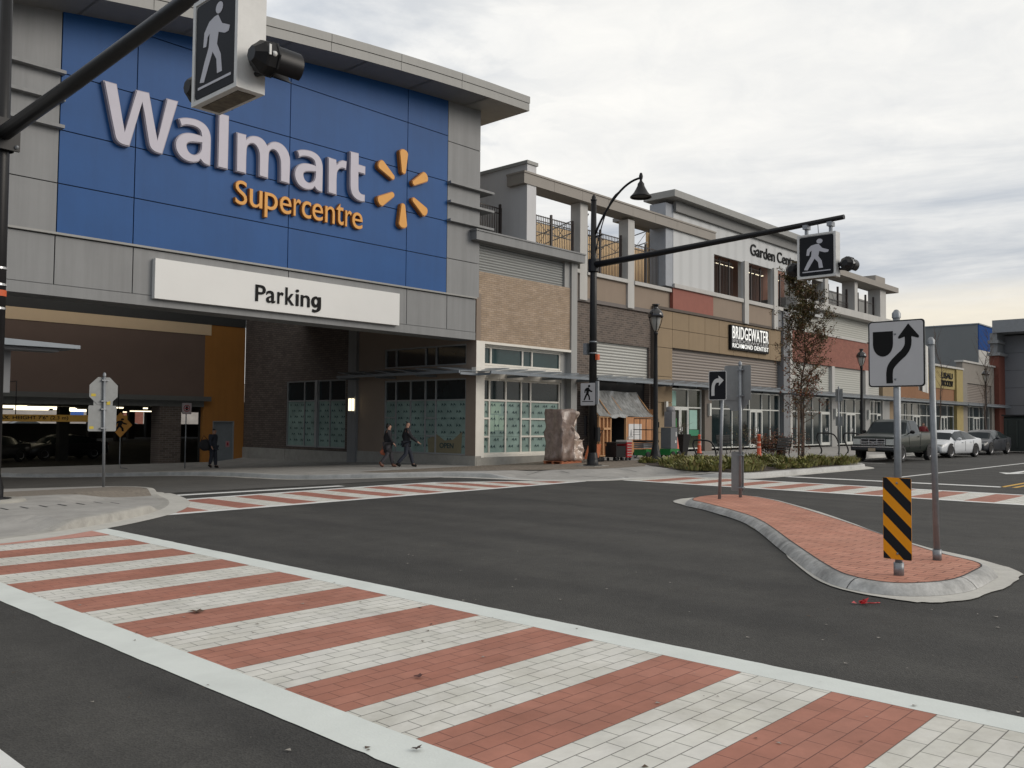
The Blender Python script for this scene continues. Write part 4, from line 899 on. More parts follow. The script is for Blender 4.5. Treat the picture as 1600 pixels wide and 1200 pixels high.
# things one sees through the openings
b = MB(); b.box(26.0, 56, UP+8, UP+8.3, 8.6, 13.3); b.build('ochre_rear_wall', mat('ochre_wall', (0.66, 0.47, 0.26), .7), gb)
b = MB(); b.box(44.1, 49.2, UP+4.2, UP+4.4, 9.0, 13.2); b.build('ochre_rear_wall', mat('ochre_wall', (0.66, 0.47, 0.26), .7), gb)
b = MB(); b.box(49.2, 62.2, UP+4.2, UP+4.5, 9.0, 13.2); b.build('brown_rear_wall', mat('red_brown_rear', (0.22, 0.10, 0.065), .7), gb)
b = MB(); b.box(62.2, 84.5, UP+5.0, UP+5.3, 9.9, 12.95); b.build('grey_rear_wall', mat('grey_rear', (0.22, 0.22, 0.21), .7), gb)
b = MB(); b.box(40.2, 60, UP+.2, UP+4, 13.0, 13.2); b.build('gallery_ceiling', M_sof, gb)
b = MB()
for x in (48.6, 49.8, 52.6, 53.9, 56.5): b.box(x, x+.9, UP+2.2, UP+2.3, 11.6, 11.66)
b.build('gallery_lamp', M_lit, gb)
# black picket railings and end posts
def railing(x0, x1, z0, z1, y, gap=.125, nm='railing', posts=None, dy=0):
    b = MB(); n = int((x1-x0)/gap)
    for i in range(n+1):
        x = x0+(x1-x0)*i/n; b.box(x-.012, x+.012, y-.012, y+.012, z0, z1-.1)
    for z in (z0+.08, z1-.36, z1-.14): b.box(x0, x1, y-.02, y+.02, z-.02, z+.02)
    for x in (posts or [x0, (x0+x1)/2, x1]): b.box(x-.045, x+.045, y-.045, y+.045, z0-.05, z1+.05)
    return b.build(nm, M_blkb, gb)
railing(28.85, 32.1, 9.0, 11.05, UP+.35, posts=[30.5, 32.05]); railing(32.85, 36.0, 8.82, 11.0, UP+.35, posts=[34.2, 35.9]); railing(36.7, 39.9, 8.82, 10.9, UP+.35, posts=[38.1, 39.75])
railing(44.4, 47.0, 9.1, 11.25, UP+.25, .17, posts=[45.5, 46.6]); railing(48.3, 50.8, 9.1, 11.3, UP+.25, .17, posts=[49.3, 50.5]); railing(52.1, 55.2, 9.1, 11.3, UP+.25, .17, posts=[53.2, 54.6]); railing(56.1, 58.9, 9.95, 11.3, UP+.25, .17, posts=[57.2, 58.6])
railing(59.8, 64.1, 9.95, 10.7, UP+.2, .22, posts=[60.6, 62.3]); b = MB()
for x in (60.6, 62.3, 63.9, 66, 67.5, 69.1): b.box(x-.06, x+.06, UP+.15, UP+.27, 9.95, 11.6)
b.box(59.7, 64.1, UP+.19, UP+.23, 11.05, 11.1); b.box(65.0, 69.2, UP+.19, UP+.23, 11.0, 11.05); b.build('gallery_post', M_blkb, gb)
railing(26.2, 28.1, 9.45, 11.2, UP+1.2, .14, posts=[28.0])
# light steel trusses of the open roof
b = MB()
for x0, x1, y in ((28.9, 40, UP+4.5),):
    for z in (11.55, 12.05): b.tube([(x0, y, z), (x1, y, z)], .03, 5)
    n = 16
    for i in range(n): b.tube([(x0+(x1-x0)*i/n, y, 11.55 if i % 2 else 12.05), (x0+(x1-x0)*(i+1)/n, y, 12.05 if i % 2 else 11.55)], .02, 4)
for x in (33.6, 38.6):
    for z in (10.9, 11.5): b.tube([(x, UP+.6, z+.25), (x+2.4, UP+7.8, z)], .03, 5)
    for i in range(8): b.tube([(x+.3*i, UP+.6+.9*i, 11.15 if i % 2 else 11.72), (x+.3*(i+1), UP+1.5+.9*i, 11.7 if i % 2 else 11.1)], .018, 4)
for z in (11.3, 12.0): b.tube([(60, UP+2.5, z), (68, UP+2.5, z)], .03, 5)
for i in range(12): b.tube([(60+i*.66, UP+2.5, 11.3 if i % 2 else 12.0), (60.66+i*.66, UP+2.5, 12.0 if i % 2 else 11.3)], .02, 4)
b.build('roof_truss', M_galv, gb)

# ---- further shops
ys_ = empty('yellow_shop', (86, 26, 0), 'low pale yellow shop with a cream top edge beside the grey shop', 'shop')
b = MB(); b.box(74.5, 88.4, Y0+.05, Y0+.5, 5.03, 6.95); b.box(88.4, 90.35, Y0-.1, Y0+.5, 0.1, 6.95); b.build('yellow_wall', mat('yellow_stucco', (0.34, 0.275, 0.125), .85, spec=.2), ys_)
b = MB(); b.box(74.5, 90.4, Y0-.2, Y0+.6, 6.95, 7.12); b.build('cream_coping', M_colm, ys_)
gs = empty('grey_shop', (96, 26, 0), 'taupe grey shop with a cream coping and ribbed panel behind the far street lamp', 'shop')
b = MB(); b.box(90.4, 101.2, Y0-.05, Y0+.5, 5.8, 7.75); b.box(90.4, 91.9, Y0-.05, Y0+.5, 0.1, 5.8); b.box(100.2, 101.2, Y0-.05, Y0+.5, .1, 5.8); b.build('grey_wall', mat('taupe_stucco', (0.22, 0.20, 0.175), .8), gs)
b = MB(); b.box(90.2, 101.3, Y0-.2, Y0+.6, 7.75, 7.92); b.build('cream_coping', M_colm, gs)
b = MB(); b.box(91.9, 100.2, Y0+.1, Y0+.5, 3.6, 5.8); b.build('ribbed_panel', M_corrb, gs)
gb_save = gb; gb = gs; shopfront([91.95, 93.2, 94.5, 96.6, 98, 99.2, 100.15], [0.28, 2.53, 3.6], [(94.6, 96.5)]); gb = gb_save
awning('awning', gs, 'y', 88.5, 103.5, Y0+.05, 3.68, 1.1, 1.4)
rp_ = empty('corner_tower', (108, 26, 0), 'dark slate tower with red brick pier and tall glass front at the right edge', 'tower')
b = MB(); b.box(101.3, 103.6, Y0-.5, Y0+.4, 0.1, 9.0); b.build('red_pier', mat('red_brown_pier', (0.15, 0.055, 0.04), .85, spec=.2), rp_)
b = MB(); b.box(101.0, 104.0, Y0-.7, Y0+.5, 9.0, 9.3); b.box(101.6, 104.2, Y0-.3, Y0+.4, 9.3, 11.4); b.box(101.2, 104.2, Y0-.5, Y0+.5, 10.3, 10.6); b.build('pier_cap', M_gp, rp_)
b = MB()
for j in range(6): b.box(104.32, 111.4, Y0-2.4, Y0+.1, 0.2+1.85*j, 2.02+1.85*j)
b.build('slate_wall', M_slate, rp_)
b = MB(); b.box(104.4, 111.3, Y0-2.3, Y0+.0, .2, 11.3); b.build('wall_core', M_gpd, rp_)
b = MB(); b.box(101.4, 135, Y0-8, Y0+.1, 11.4, 12.7); b.build('tower_roof', mat('slate_fascia', (0.21, 0.22, 0.23), .5), rp_)
b = MB(); b.box(104.6, 104.7, Y0-8, Y0-2.4, 4.6, 11.4); b.box(104.8, 104.9, Y0-8, Y0-2.4, 0.2, 3.6); b.build('glass_front', mat('sky_reflecting_glass', (0.25, 0.23, 0.20), .08, .35, .35, spec=1.0, stretch=(1, 1, .25)), rp_)
b = MB()
for i in range(5): b.box(104.45, 104.59, Y0-2.6-1.3*i, Y0-2.45-1.3*i, 4.6, 11.4)
for z in (6.9, 9.2): b.box(104.5, 104.58, Y0-8, Y0-2.4, z, z+.2)
b.box(104.0, 104.9, Y0-8, Y0-2.4, 3.6, 4.6); b.build('glass_mullion', M_alus, rp_)
wh = empty('warehouse', (128, 34, 0), 'plain grey box store with a blue upper corner rising behind the low shops', 'store')
b = MB(); wall(b, 'x', 33.0, 52.0, 0, 14.9, 125.0, .4); wall(b, 'y', 125.41, 160, 0, 14.9, 33.0, .4); b.box(125.3, 160, 33.3, 52, 14.5, 14.8); b.build('grey_wall', mat('warehouse_grey', (0.17, 0.18, 0.18), .6, .05, .3), wh)
b = MB(); b.box(125.0, 160, 32.9, 32.998, 11.6, 14.85); b.build('blue_panel', mat('matt_blue_panel', (0.012, 0.055, 0.20), .8, spec=.1), wh)
b = MB(); b.box(125.0, 160, 32.9, 32.998, 0, 11.58); b.build('pale_panel', M_colm, wh)
b = MB(); b.box(124.9, 160, 32.8, 52.1, 14.9, 15.05); b.build('roof_coping', M_awn, wh)
# distant low backdrop seen through the garage
# ------------------------------------------------------------------ lettering and signs
_gc = {}
def glyph(s, bold=0.0, ext=0.05, spacing=1.0):
    k = (s, bold, ext, spacing)
    if k in _gc: return _gc[k]
    cu = bpy.data.curves.new('t', 'FONT'); cu.body = s; cu.size = 1; cu.offset = bold; cu.extrude = ext; cu.resolution_u = 6; cu.space_character = spacing
    o = bpy.data.objects.new('t', cu); COL.objects.link(o); bpy.context.view_layer.update()
    dg = bpy.context.evaluated_depsgraph_get(); me = o.evaluated_get(dg).to_mesh()
    vs = [v.co.copy() for v in me.vertices]; fs = [tuple(p.vertices) for p in me.polygons]; o.evaluated_get(dg).to_mesh_clear()
    bpy.data.objects.remove(o); bpy.data.curves.remove(cu)
    _gc[k] = (vs, fs); return vs, fs
def place_text(mb, s, box, d, ax='y', depth=0.05, bold=0.0, mi=0, spacing=1.0, flip=1):
    """fit a word into box (u0,u1,z0,z1); ax 'y' faces -Y, ax 'x' faces -X (u runs along -Y)"""
    vs, fs = glyph(s, bold, 0.05, spacing)
    x0, x1 = min(v.x for v in vs), max(v.x for v in vs); y0, y1 = min(v.y for v in vs), max(v.y for v in vs); u0, u1, z0, z1 = box
    out = []
    for v in vs:
        u = u0+(v.x-x0)/(x1-x0)*(u1-u0); z = z0+(v.y-y0)/(y1-y0)*(z1-z0); q = d-(v.z+0.05)/0.1*depth
        out.append((u, q, z) if ax == 'y' else (q, u, z))
    mb.add(out, fs, mi)
# big store name: every letter fitted to its own measured box
def letters(root, items, d, m_face, m_ret, ret=0.16, bold=0.02, rim=0.035):
    for ch, box in items:
        b = MB(); place_text(b, ch, box, d-0.001, depth=ret, bold=bold, mi=1)
        u0, u1, z0, z1 = box; e = rim
        place_text(b, ch, (u0+e, u1-e, z0+e, z1-e), d-ret-0.001, depth=0.03, bold=max(0, bold-.004), mi=0)
        b.build('letter', [m_face, m_ret], root)
st = empty('store_name_sign', (15, Y0, 9.4), 'large raised white store name letters with a yellow starburst on the blue panel', 'sign')
from mathutils.geometry import tessellate_polygon
def prism_h(b, loops, d, depth, mi):
    """outline with holes, front face at d-depth (towards -Y); loops hold (x, z)"""
    fl = [Vector((x, z, 0)) for lp in loops for x, z in lp]; tr = tessellate_polygon([[Vector((x, z, 0)) for x, z in lp] for lp in loops]); n = len(fl)
    vs = [(v.x, d-depth, v.y) for v in fl]+[(v.x, d, v.y) for v in fl]; fs = []
    for t in tr:
        a_, b_, c_ = (fl[i] for i in t); nz = (b_-a_).cross(c_-a_).z
        fs.append(tuple(t) if nz > 0 else tuple(t)[::-1])
    k = 0
    for li, lp in enumerate(loops):
        m = len(lp); ar = sum(lp[i][0]*lp[(i+1) % m][1]-lp[(i+1) % m][0]*lp[i][1] for i in range(m)); ccw = ar > 0
        if li: ccw = not ccw
        for i in range(m):
            p, q = k+i, k+(i+1) % m
            fs.append((p, n+p, n+q, q) if ccw == (li == 0) or (ccw and li) else (q, n+q, n+p, p))
        k += m
    b.add(vs, fs, mi)
def shrink0(P, e):
    n = len(P); V = [Vector((p[0], p[1], 0)) for p in P]; ar = sum(V[i].cross(V[(i+1) % n]).z for i in range(n)); sg = 1 if ar > 0 else -1; out = []
    for i in range(n):
        a_, c_, d2 = V[i-1], V[i], V[(i+1) % n]; n1 = (c_-a_).normalized(); n2 = (d2-c_).normalized()
        m = Vector((-n1.y-n2.y, n1.x+n2.x, 0)); m = m/max(0.7, m.length_squared)*2 if m.length > 1e-4 else Vector((-n1.y, n1.x, 0))
        out.append((c_+m*e*sg).to_tuple()[:2])
    return out
def smooth(P, k=3):       # only the gently bending corners are rounded
    out = []; n = len(P)
    for i in range(n):
        p0, p1, p2, p3 = (Vector(P[(i+j) % n]) for j in (-1, 0, 1, 2))
        c1 = (p1-p0).normalized().dot((p2-p1).normalized()) > .62; c2 = (p2-p1).normalized().dot((p3-p2).normalized()) > .62
        out.append(tuple(p1))
        if c1 or c2:
            t1 = (p2-p0)*.5 if c1 else (p2-p1); t2 = (p3-p1)*.5 if c2 else (p2-p1); L0 = (p2-p1).length
            t1 = t1.normalized()*L0; t2 = t2.normalized()*L0
            for q in range(1, k): u = q/k; out.append(tuple(p1*(2*u**3-3*u**2+1)+t1*(u**3-2*u**2+u)+p2*(-2*u**3+3*u**2)+t2*(u**3-u**2)))
    return out
def traced(pts, ox=350, oy=170, sc=6.0): return [(onY(ox+x/sc, oy+y/sc, Y0-.19).x, onY(ox+x/sc, oy+y/sc, Y0-.19).z) for x, y in pts]
LA = [(685, 390), (725, 381), (775, 383), (830, 397), (880, 428), (912, 472), (927, 522), (930, 570), (925, 781), (898, 776), (868, 758), (850, 733), (830, 750), (790, 756), (745, 745), (700, 712), (670, 662), (660, 610), (668, 562), (698, 524), (748, 506), (800, 511), (853, 526), (846, 492), (820, 465), (780, 450), (740, 447), (705, 458)]
LAH = [(750, 606), (763, 592), (800, 588), (855, 592), (853, 632), (842, 665), (822, 683), (796, 686), (770, 670), (754, 640)]
LM = [(120, 215), (215, 240), (213, 278), (240, 257), (290, 250), (348, 268), (385, 300), (408, 338), (440, 312), (490, 305), (550, 330), (597, 385), (620, 445), (625, 505), (618, 705), (528, 680), (528, 505), (516, 445), (492, 402), (462, 384), (437, 392), (426, 425), (418, 655), (328, 628), (330, 440), (318, 378), (290, 337), (260, 327), (230, 342), (218, 382), (212, 610), (115, 585)]
LR = [(980, 448), (1060, 475), (1062, 515), (1082, 492), (1115, 480), (1157, 491), (1150, 572), (1115, 557), (1085, 565), (1066, 602), (1062, 806), (978, 781)]
LT = [(1187, 392), (1270, 412), (1270, 516), (1332, 536), (1330, 616), (1268, 598), (1268, 742), (1276, 775), (1298, 795), (1327, 801), (1325, 871), (1286, 868), (1240, 846), (1205, 806), (1188, 755), (1183, 700)]
def refit(L_, box):
    allp = [p for lp in L_ for p in lp]; x0, x1 = min(p[0] for p in allp), max(p[0] for p in allp); z0, z1 = min(p[1] for p in allp), max(p[1] for p in allp)
    return [[(box[0]+(p[0]-x0)/(x1-x0)*(box[1]-box[0]), box[2]+(p[1]-z0)/(z1-z0)*(box[3]-box[2])) for p in lp] for lp in L_]
LWm = [P_ for P_ in ()]
for loops, box in [([traced(LA), traced(LAH)], (12.30, 13.46, 9.43, 10.79)), ([[(13.68, 9.47), (14.05, 9.47), (14.05, 11.19), (13.68, 11.19)]], None), ([traced(LM)], (14.31, 16.30, 9.47, 10.78)), ([traced(LA), traced(LAH)], (16.45, 17.60, 9.43, 10.79)), ([traced(LR)], (17.79, 18.60, 9.47, 10.77)), ([traced(LT)], (18.72, 19.42, 9.45, 11.18))]:
    if box: loops = refit(loops, box)
    loops = [smooth(lp) for lp in loops]
    b = MB(); prism_h(b, loops, Y0-.001, .16, 1); prism_h(b, [shrink0(loops[0], .03)]+[shrink0(lp, -.03) for lp in loops[1:]], Y0-.1615, .03, 0)
    b.build('letter', [M_let, M_letr], st)
# the W has slanted strokes with rounded outer feet
def strokes(b, pts, wd, d, depth, mi, rnd=0.5):
    pass
b = MB()
def wpoly(s_=0.0):
    x = [(10.16, 11.19), (10.60, 11.19), (10.86, 9.98), (11.18, 11.19), (11.60, 11.19), (11.86, 9.98), (12.02, 11.19), (12.38, 11.19)]
    low = [(12.08, 9.62), (12.0, 9.52), (11.92, 9.46), (11.78, 9.46), (11.62, 9.50), (11.54, 9.62), (11.36, 10.62), (11.10, 9.62), (11.03, 9.52), (10.95, 9.46), (10.80, 9.46), (10.62, 9.50), (10.54, 9.64)]
    return x+low
LW = [(75, 90), (210, 128), (285, 600), (400, 185), (530, 215), (608, 685), (700, 270), (818, 300), (660, 828), (622, 824), (575, 805), (537, 768), (517, 710), (458, 320), (335, 752), (288, 745), (238, 725), (202, 690), (183, 640)]
P = smooth(refit([traced(LW, 150, 110, 6.316)], (10.16, 12.38, 9.46, 11.20))[0])
def shrink(P, e):
    n = len(P); V = [Vector((p[0], p[1], 0)) for p in P]; ar = sum(V[i].cross(V[(i+1) % n]).z for i in range(n)); sg = 1 if ar > 0 else -1; out = []
    for i in range(n):
        a, c, d2 = V[i-1], V[i], V[(i+1) % n]; n1 = (c-a).normalized(); n2 = (d2-c).normalized()
        m1 = Vector((-n1.y, n1.x, 0)); m2 = Vector((-n2.y, n2.x, 0)); m = (m1+m2); m = m/max(0.35, m.length_squared)*2 if m.length > 1e-4 else m1
        out.append((c+m*e*sg).to_tuple()[:2])
    return out
prism_h(b, [P], Y0-.001, .16, 1); prism_h(b, [shrink0(P, .03)], Y0-.1615, .03, 0)
b.build('letter', [M_let, M_letr], st)
for ang in (90, 30, -30, -90, -150, 150):
    a = R(ang); c = Vector((21.19, 0, 10.32)); ux = Vector((math.cos(a)*(.92 if ang not in (90, -90) else 1), 0, math.sin(a))); uy = Vector((-ux.z, 0, ux.x))
    r0, r1, w0, w1 = 0.54, 1.50, 0.125, 0.22
    pts = []
    for k in range(9): t = math.pi/2+math.pi*k/8; pts.append(c+ux*(r0+w0+w0*math.cos(t))+uy*w0*math.sin(t))
    for k in range(9): t = -math.pi/2+math.pi*k/8; pts.append(c+ux*(r1-w1*.75+w1*.75*math.cos(t))+uy*w1*math.sin(t))
    b = MB(); b.prism([(p.x, Y0-.001, p.z) for p in pts], (0, -.16, 0), 1); b.prism([(x, Y0-.161, z) for x, z in shrink([(p.x, p.z) for p in pts], .03)], (0, -.03, 0), 0)
    b.build('starburst_ray', [M_yel, M_yelr], st)
ss = empty('department_sign', (16.8, Y0, 8.4), 'smaller yellow raised word under the big white store name letters', 'sign')
word = 'Supercentre'; xpx = [(366, 385.5), (388.5, 409.5), (412, 433.5), (436, 455), (457.5, 470), (470.5, 486), (487, 504.5), (507, 523), (524.5, 537), (538.5, 549.5), (549.5, 566.5)]
asc = {'S': (8.46, 9.25), 'p': (8.22, 9.06), 't': (8.47, 9.24)}
for ch, (a, c) in zip(word, xpx):
    x0 = onY(a, 320, Y0-.1).x; x1 = onY(c, 320, Y0-.1).x; z0, z1 = asc.get(ch, (8.46, 9.06))
    b = MB(); place_text(b, ch, (x0, x1, z0, z1), Y0-.001, depth=.12, bold=.004, mi=1); place_text(b, ch, (x0+.015, x1-.015, z0+.015, z1-.015), Y0-.121, depth=.02, bold=.0, mi=0); b.build('letter', [M_yel, M_yelr], ss)
pk = empty('parking_sign', (16.4, Y0-.1, 5.18), 'long white board reading Parking over the dark entrance', 'sign')
b = MB(); b.box(11.78, 21.05, Y0-.22, Y0-.041, 5.18, 6.36); b.build('sign_board', M_board, pk)
b = MB()
for ch, a, c, zz_ in [('P', 399, 414.8, (5.45, 5.98)), ('a', 416, 430, (5.44, 5.84)), ('r', 433.5, 443, (5.45, 5.84)), ('k', 446, 459.5, (5.45, 6.02)), ('i', 462, 466.8, (5.45, 6.00)), ('n', 470, 484, (5.45, 5.84))]:
    place_text(b, ch, (onY(a, 465, Y0-.23).x, onY(c, 465, Y0-.23).x, *zz_), Y0-.221, depth=.03, bold=.008)
GO = [(1392, 395), (1390, 590), (1372, 632), (1332, 657), (1282, 666), (1235, 650), (1245, 603), (1288, 620), (1320, 608), (1334, 582), (1335, 558), (1310, 577), (1270, 570), (1236, 532), (1222, 480), (1233, 422), (1268, 385), (1308, 378), (1340, 402), (1345, 392)]
GH = [(1336, 468), (1326, 508), (1305, 528), (1282, 514), (1273, 475), (1282, 436), (1305, 421), (1330, 438)]
gt = lambda Q: [(onY(380+x/11.43, 430+y/11.43, Y0-.25).x, onY(380+x/11.43, 430+y/11.43, Y0-.25).z) for x, y in Q]
prism_h(b, [smooth(gt(GO)), smooth(gt(GH))], Y0-.221, .03, 0)
b.build('lettering', M_black, pk)
gn = MB(); GY = UP-.121; place_text(gn, 'Garden', (onY(1172, 390, GY).x, onY(1210, 400, GY).x, onY(1178, 400, GY).z, onY(1176, 381.5, GY).z), GY, depth=.05, bold=.008); place_text(gn, 'Centre', (onY(1213.7, 400, GY).x, onY(1245.5, 410, GY).x, onY(1218, 411, GY).z, onY(1217, 394, GY).z), GY, depth=.05, bold=.008)
tag(gn.build('garden_centre_sign', M_black), 'black lettering Garden Centre on the white ribbed upper wall', 'sign')
dn = empty('dentist_sign', (48.3, Y0-.1, 6.1), 'black shop sign with bright white lettering of the dentist on the tan wall', 'sign')
b = MB(); b.box(46.0, 50.7, Y0-.10, Y0+.055, 5.98, 7.42); b.build('sign_board', M_black, dn)
b = MB(); place_text(b, 'BRIDGEWATER', (46.15, 50.62, 6.62, 7.36), Y0-.101, depth=.03, bold=.004, spacing=1.08); place_text(b, 'RICHMOND DENTIST', (46.15, 50.62, 6.10, 6.36), Y0-.101, depth=.03, bold=.004, spacing=1.1); b.build('lettering', mat('lit_white_letter', (.85, .85, .82), .5, emit=(1, 1, .95), estr=.35), dn)
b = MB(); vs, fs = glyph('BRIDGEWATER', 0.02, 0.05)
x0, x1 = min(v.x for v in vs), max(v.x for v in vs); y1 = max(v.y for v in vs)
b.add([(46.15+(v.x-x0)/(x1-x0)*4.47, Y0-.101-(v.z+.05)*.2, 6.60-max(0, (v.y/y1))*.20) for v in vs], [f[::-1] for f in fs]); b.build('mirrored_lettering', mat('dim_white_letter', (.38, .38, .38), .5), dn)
b = MB(); place_text(b, 'USAU', (84.4, 87.6, 5.95, 6.5), Y0+.049, depth=.06, bold=.02); place_text(b, 'WOOLW', (84.3, 87.7, 5.25, 5.8), Y0+.049, depth=.06, bold=.02)
tag(b.build('yellow_shop_sign', M_black), 'two short rows of dark letters on the yellow shop wall', 'sign')
b = MB(); place_text(b, 'open', (26.45, 27.35, .55, .80), 0, 'y', .004, .02)
bb2 = MB(); vs, fs = glyph('OPEN', .02, .05); x0, x1 = min(v.x for v in vs), max(v.x for v in vs)
bb2.add([(XC+.07-(v.z+.05)*.05, 27.5-(v.x-x0)/(x1-x0)*.85, .55+v.y*.3) for v in vs], fs); bb2.build('lettering', M_print, bn_)

# walking figure pictogram: polygons in a unit box (u right, v up)
FIG = [[(0.472, 0.825), (0.593, 0.825), (0.732, 0.68), (1.0, 0.593), (0.959, 0.526), (0.837, 0.526), (0.618, 0.588), (0.577, 0.433), (0.715, 0.268), (0.764, 0.036), (0.602, 0.036), (0.569, 0.232), (0.431, 0.361), (0.293, 0.191), (0.146, 0.0), (0.0, 0.021), (0.146, 0.258), (0.293, 0.448), (0.317, 0.629), (0.244, 0.598), (0.203, 0.474), (0.098, 0.485), (0.13, 0.68), (0.293, 0.794)]]
def figure(b, u0, u1, z0, z1, d, ax, mi=0, depth=.004, sg=-1, mirror=False):
    def M(u, v): return (u0+(u1-u0)*(1-u if mirror else u), z0+(z1-z0)*v)
    polys = FIG+[[(.63+.122*math.cos(2*math.pi*k/14), .912+.078*math.sin(2*math.pi*k/14)) for k in range(14)]]
    for P in polys:
        Q = [M(u, v) for u, v in P]
        b.prism([(q, d, z) if ax == 'y' else (d, q, z) for q, z in Q], (0, sg*depth, 0) if ax == 'y' else (sg*depth, 0, 0), mi)
def rrect(u0, u1, z0, z1, r, k=4):
    out = []
    for cx, cz, a0 in ((u1-r, z1-r, 0), (u0+r, z1-r, 90), (u0+r, z0+r, 180), (u1-r, z0+r, 270)):
        for j in range(k+1): a = R(a0+90*j/k); out.append((cx+r*math.cos(a), cz+r*math.sin(a)))
    return out
def plate(b, u0, u1, z0, z1, r, d, depth, ax, mi=0):
    b.prism([(q, d, z) if ax == 'y' else (d, q, z) for q, z in rrect(u0, u1, z0, z1, r)], (0, depth, 0) if ax == 'y' else (depth, 0, 0), mi)

# overhead pedestrian sign boxes with beacons, hung from mast arms
def ped_box(X, y_hi, y_lo, z0, z1, label, arm_pts):
    t = empty('crossing_sign_box', (X, (y_hi+y_lo)/2, z0), label, 'sign', 'overhead crossing signs')
    th = 0.36 if X < 10 else .30
    b = MB(); b.box(X, X+th, y_lo, y_hi, z0, z1); b.box(X-.02, X, y_lo-.01, y_hi+.01, z0, z0+.05); b.box(X-.02, X, y_lo-.01, y_hi+.01, z1-.05, z1); b.box(X-.02, X, y_lo-.01, y_lo+.05, z0+.05, z1-.05); b.box(X-.02, X, y_hi-.05, y_hi+.01, z0+.05, z1-.05)
    bx_ = b.build('box', M_boxw, t)
    b = MB(); b.box(X+.06, X+th-.06, y_lo+.1, y_hi-.1, z0-.012, z0-.001); b.build('drain_panel', mat('brown_underside', (0.12, 0.10, 0.07), .6, .5, 9), bx_)
    b = MB(); plate(b, y_lo+.06, y_hi-.06, z0+.07, z1-.07, .05, X-.001, -.008, 'x'); f = b.build('sign_face', M_signk, t)
    b = MB(); w_ = y_hi-y_lo; h = z1-z0; figure(b, y_hi-.17*w_, y_lo+.17*w_, z0+.185*h, z1-.12*h, X-.0095, 'x'); b.box(X-.014, X-.0095, y_lo+.13*w_, y_hi-.13*w_, z0+.135*h, z0+.158*h); b.build('walking_figure', M_figw, f)
    b = MB()
    for y in (y_lo+.18*w_, y_hi-.18*w_): b.box(X+th/2-.04, X+th/2+.04, y-.04, y+.04, z1, z1+.26); b.box(X+th/2-.12, X+th/2+.12, y-.07, y+.07, z1+.18, z1+.30)
    b.tube([(X+th/2, (y_lo+y_hi)/2, z1), (X+th/2+.02, (y_lo+y_hi)/2+.03, z1+.3)], .012, 5); b.build('hanger', M_galv, t)
    for sgn, y in ((-1, y_lo), (1, y_hi)):
        b = MB(); zc_ = z0+.34; yc = y+sgn*.235
        b.lathe([(0, -.09), (.09, -.09), (.15, -.02), (.19, .02), (.20, .05), (.20, .15), (.215, .155), (.215, .175), (.17, .18)], (X+.12, yc, zc_), 'x', 8, smooth=False)
        b.tube([(X+.20, y+sgn*.001, zc_), (X+.20, y+sgn*.1, zc_)], .06, 8); b.tube([(X+.24, y+sgn*.001, zc_-.12), (X+.24, yc, zc_-.16)], .035, 6)
        bc_ = b.build('beacon', M_blkm, t)
        b = MB(); n = 20; vs = []
        for j in range(2):
            for k in range(n+1):
                a = math.pi*(-.38)+math.pi*1.76*k/n; vs.append((X+.29+.34*j, yc+.178*math.cos(a), zc_+.178*math.sin(a)))
        b.add(vs, [(k, k+1, n+2+k, n+1+k) for k in range(n)], 0, True); b.add([(v[0], yc+(v[1]-yc)*.97, zc_+(v[2]-zc_)*.97) for v in vs], [(k, n+1+k, n+2+k, k+1) for k in range(n)], 0, True)
        b.build('visor', M_blkm, bc_)
        b = MB(); b.lathe([(0, .0), (.14, -.01)], (X+.28, yc, zc_), 'x', 16); b.build('lens', mat('amber_lens', (0.30, 0.13, 0.02), .3), bc_)
        b = MB(); b.lathe([(.032, .19), (.024, .21), (0, .212)], (X+.22, yc, zc_), 'y', 12) if sgn > 0 else b.lathe([(0, -.212), (.024, -.21), (.032, -.19)], (X+.22, yc, zc_), 'y', 12); b.box(X+.145, X+.17, yc+sgn*.19, yc+sgn*.205, zc_-.03, zc_+.09); b.build('bolt_cap', M_boxw, bc_)
    return t
ped_box(23.9, 10.98, 9.88, 5.78, 7.03, 'far overhead crossing sign box hanging from the mast arm over the right crosswalk', None)
ped_box(5.25, 10.27, 9.22, 5.52, 6.83, 'near overhead crossing sign box hanging in front of the big store name letters', None)
# mast arm pole at the far corner
def pole_base(b, x, y, z, r): b.lathe([(0, 0), (r*2.1, 0), (r*2.1, .03), (r*1.3, .035), (r*1.3, .22), (r*1.18, .30), (r, .45)], (x, y, z), 'z', 14)
pg = GZ(24.7, 18.9)+0.15
mp_ = empty('mast_arm_pole', (24.7, 18.9, pg), 'tall black mast pole at the far corner with a curved lamp and long arm', 'pole', 'mast arm poles')
b = MB(); b.tube([(24.7, 18.9, pg), (24.7, 18.9, 6.0), (24.7, 18.9, 9.55)], [.155, .125, .095], 14); b.lathe([(.10, 0), (.12, .05), (.07, .09), (.075, .15), (.03, .22), (0, .24)], (24.7, 18.9, 9.5), 'z', 12); b.build('pole', M_blkm, mp_)
b = MB(); pole_base(b, 24.7, 18.9, pg+.02, .155); b.build('base', M_blkm, mp_)
b = MB(); b.box(24.3, 25.1, 18.5, 19.3, pg-.02, pg+.02); b.build('concrete_pad', M_base, mp_)
b = MB(); b.tube([(24.68, 18.8, 7.22), (24.5, 16, 7.27), (24.2, 12, 7.35), (24.05, 9.7, 7.42)], [.12, .105, .085, .07], 12); b.lathe([(.19, -.22), (.19, .22)], (24.7, 18.9, 7.2), 'z', 12); b.lathe([(0, .22), (.19, .22)], (24.7, 18.9, 7.2), 'z', 12); b.build('mast_arm', M_blkm, mp_)
b = MB(); arc = [(24.7, 18.84-1.95*math.sin(t)*1.0, 8.25+1.95*(1-math.cos(t))**.85) for t in [math.pi/2*j/12 for j in range(13)]]
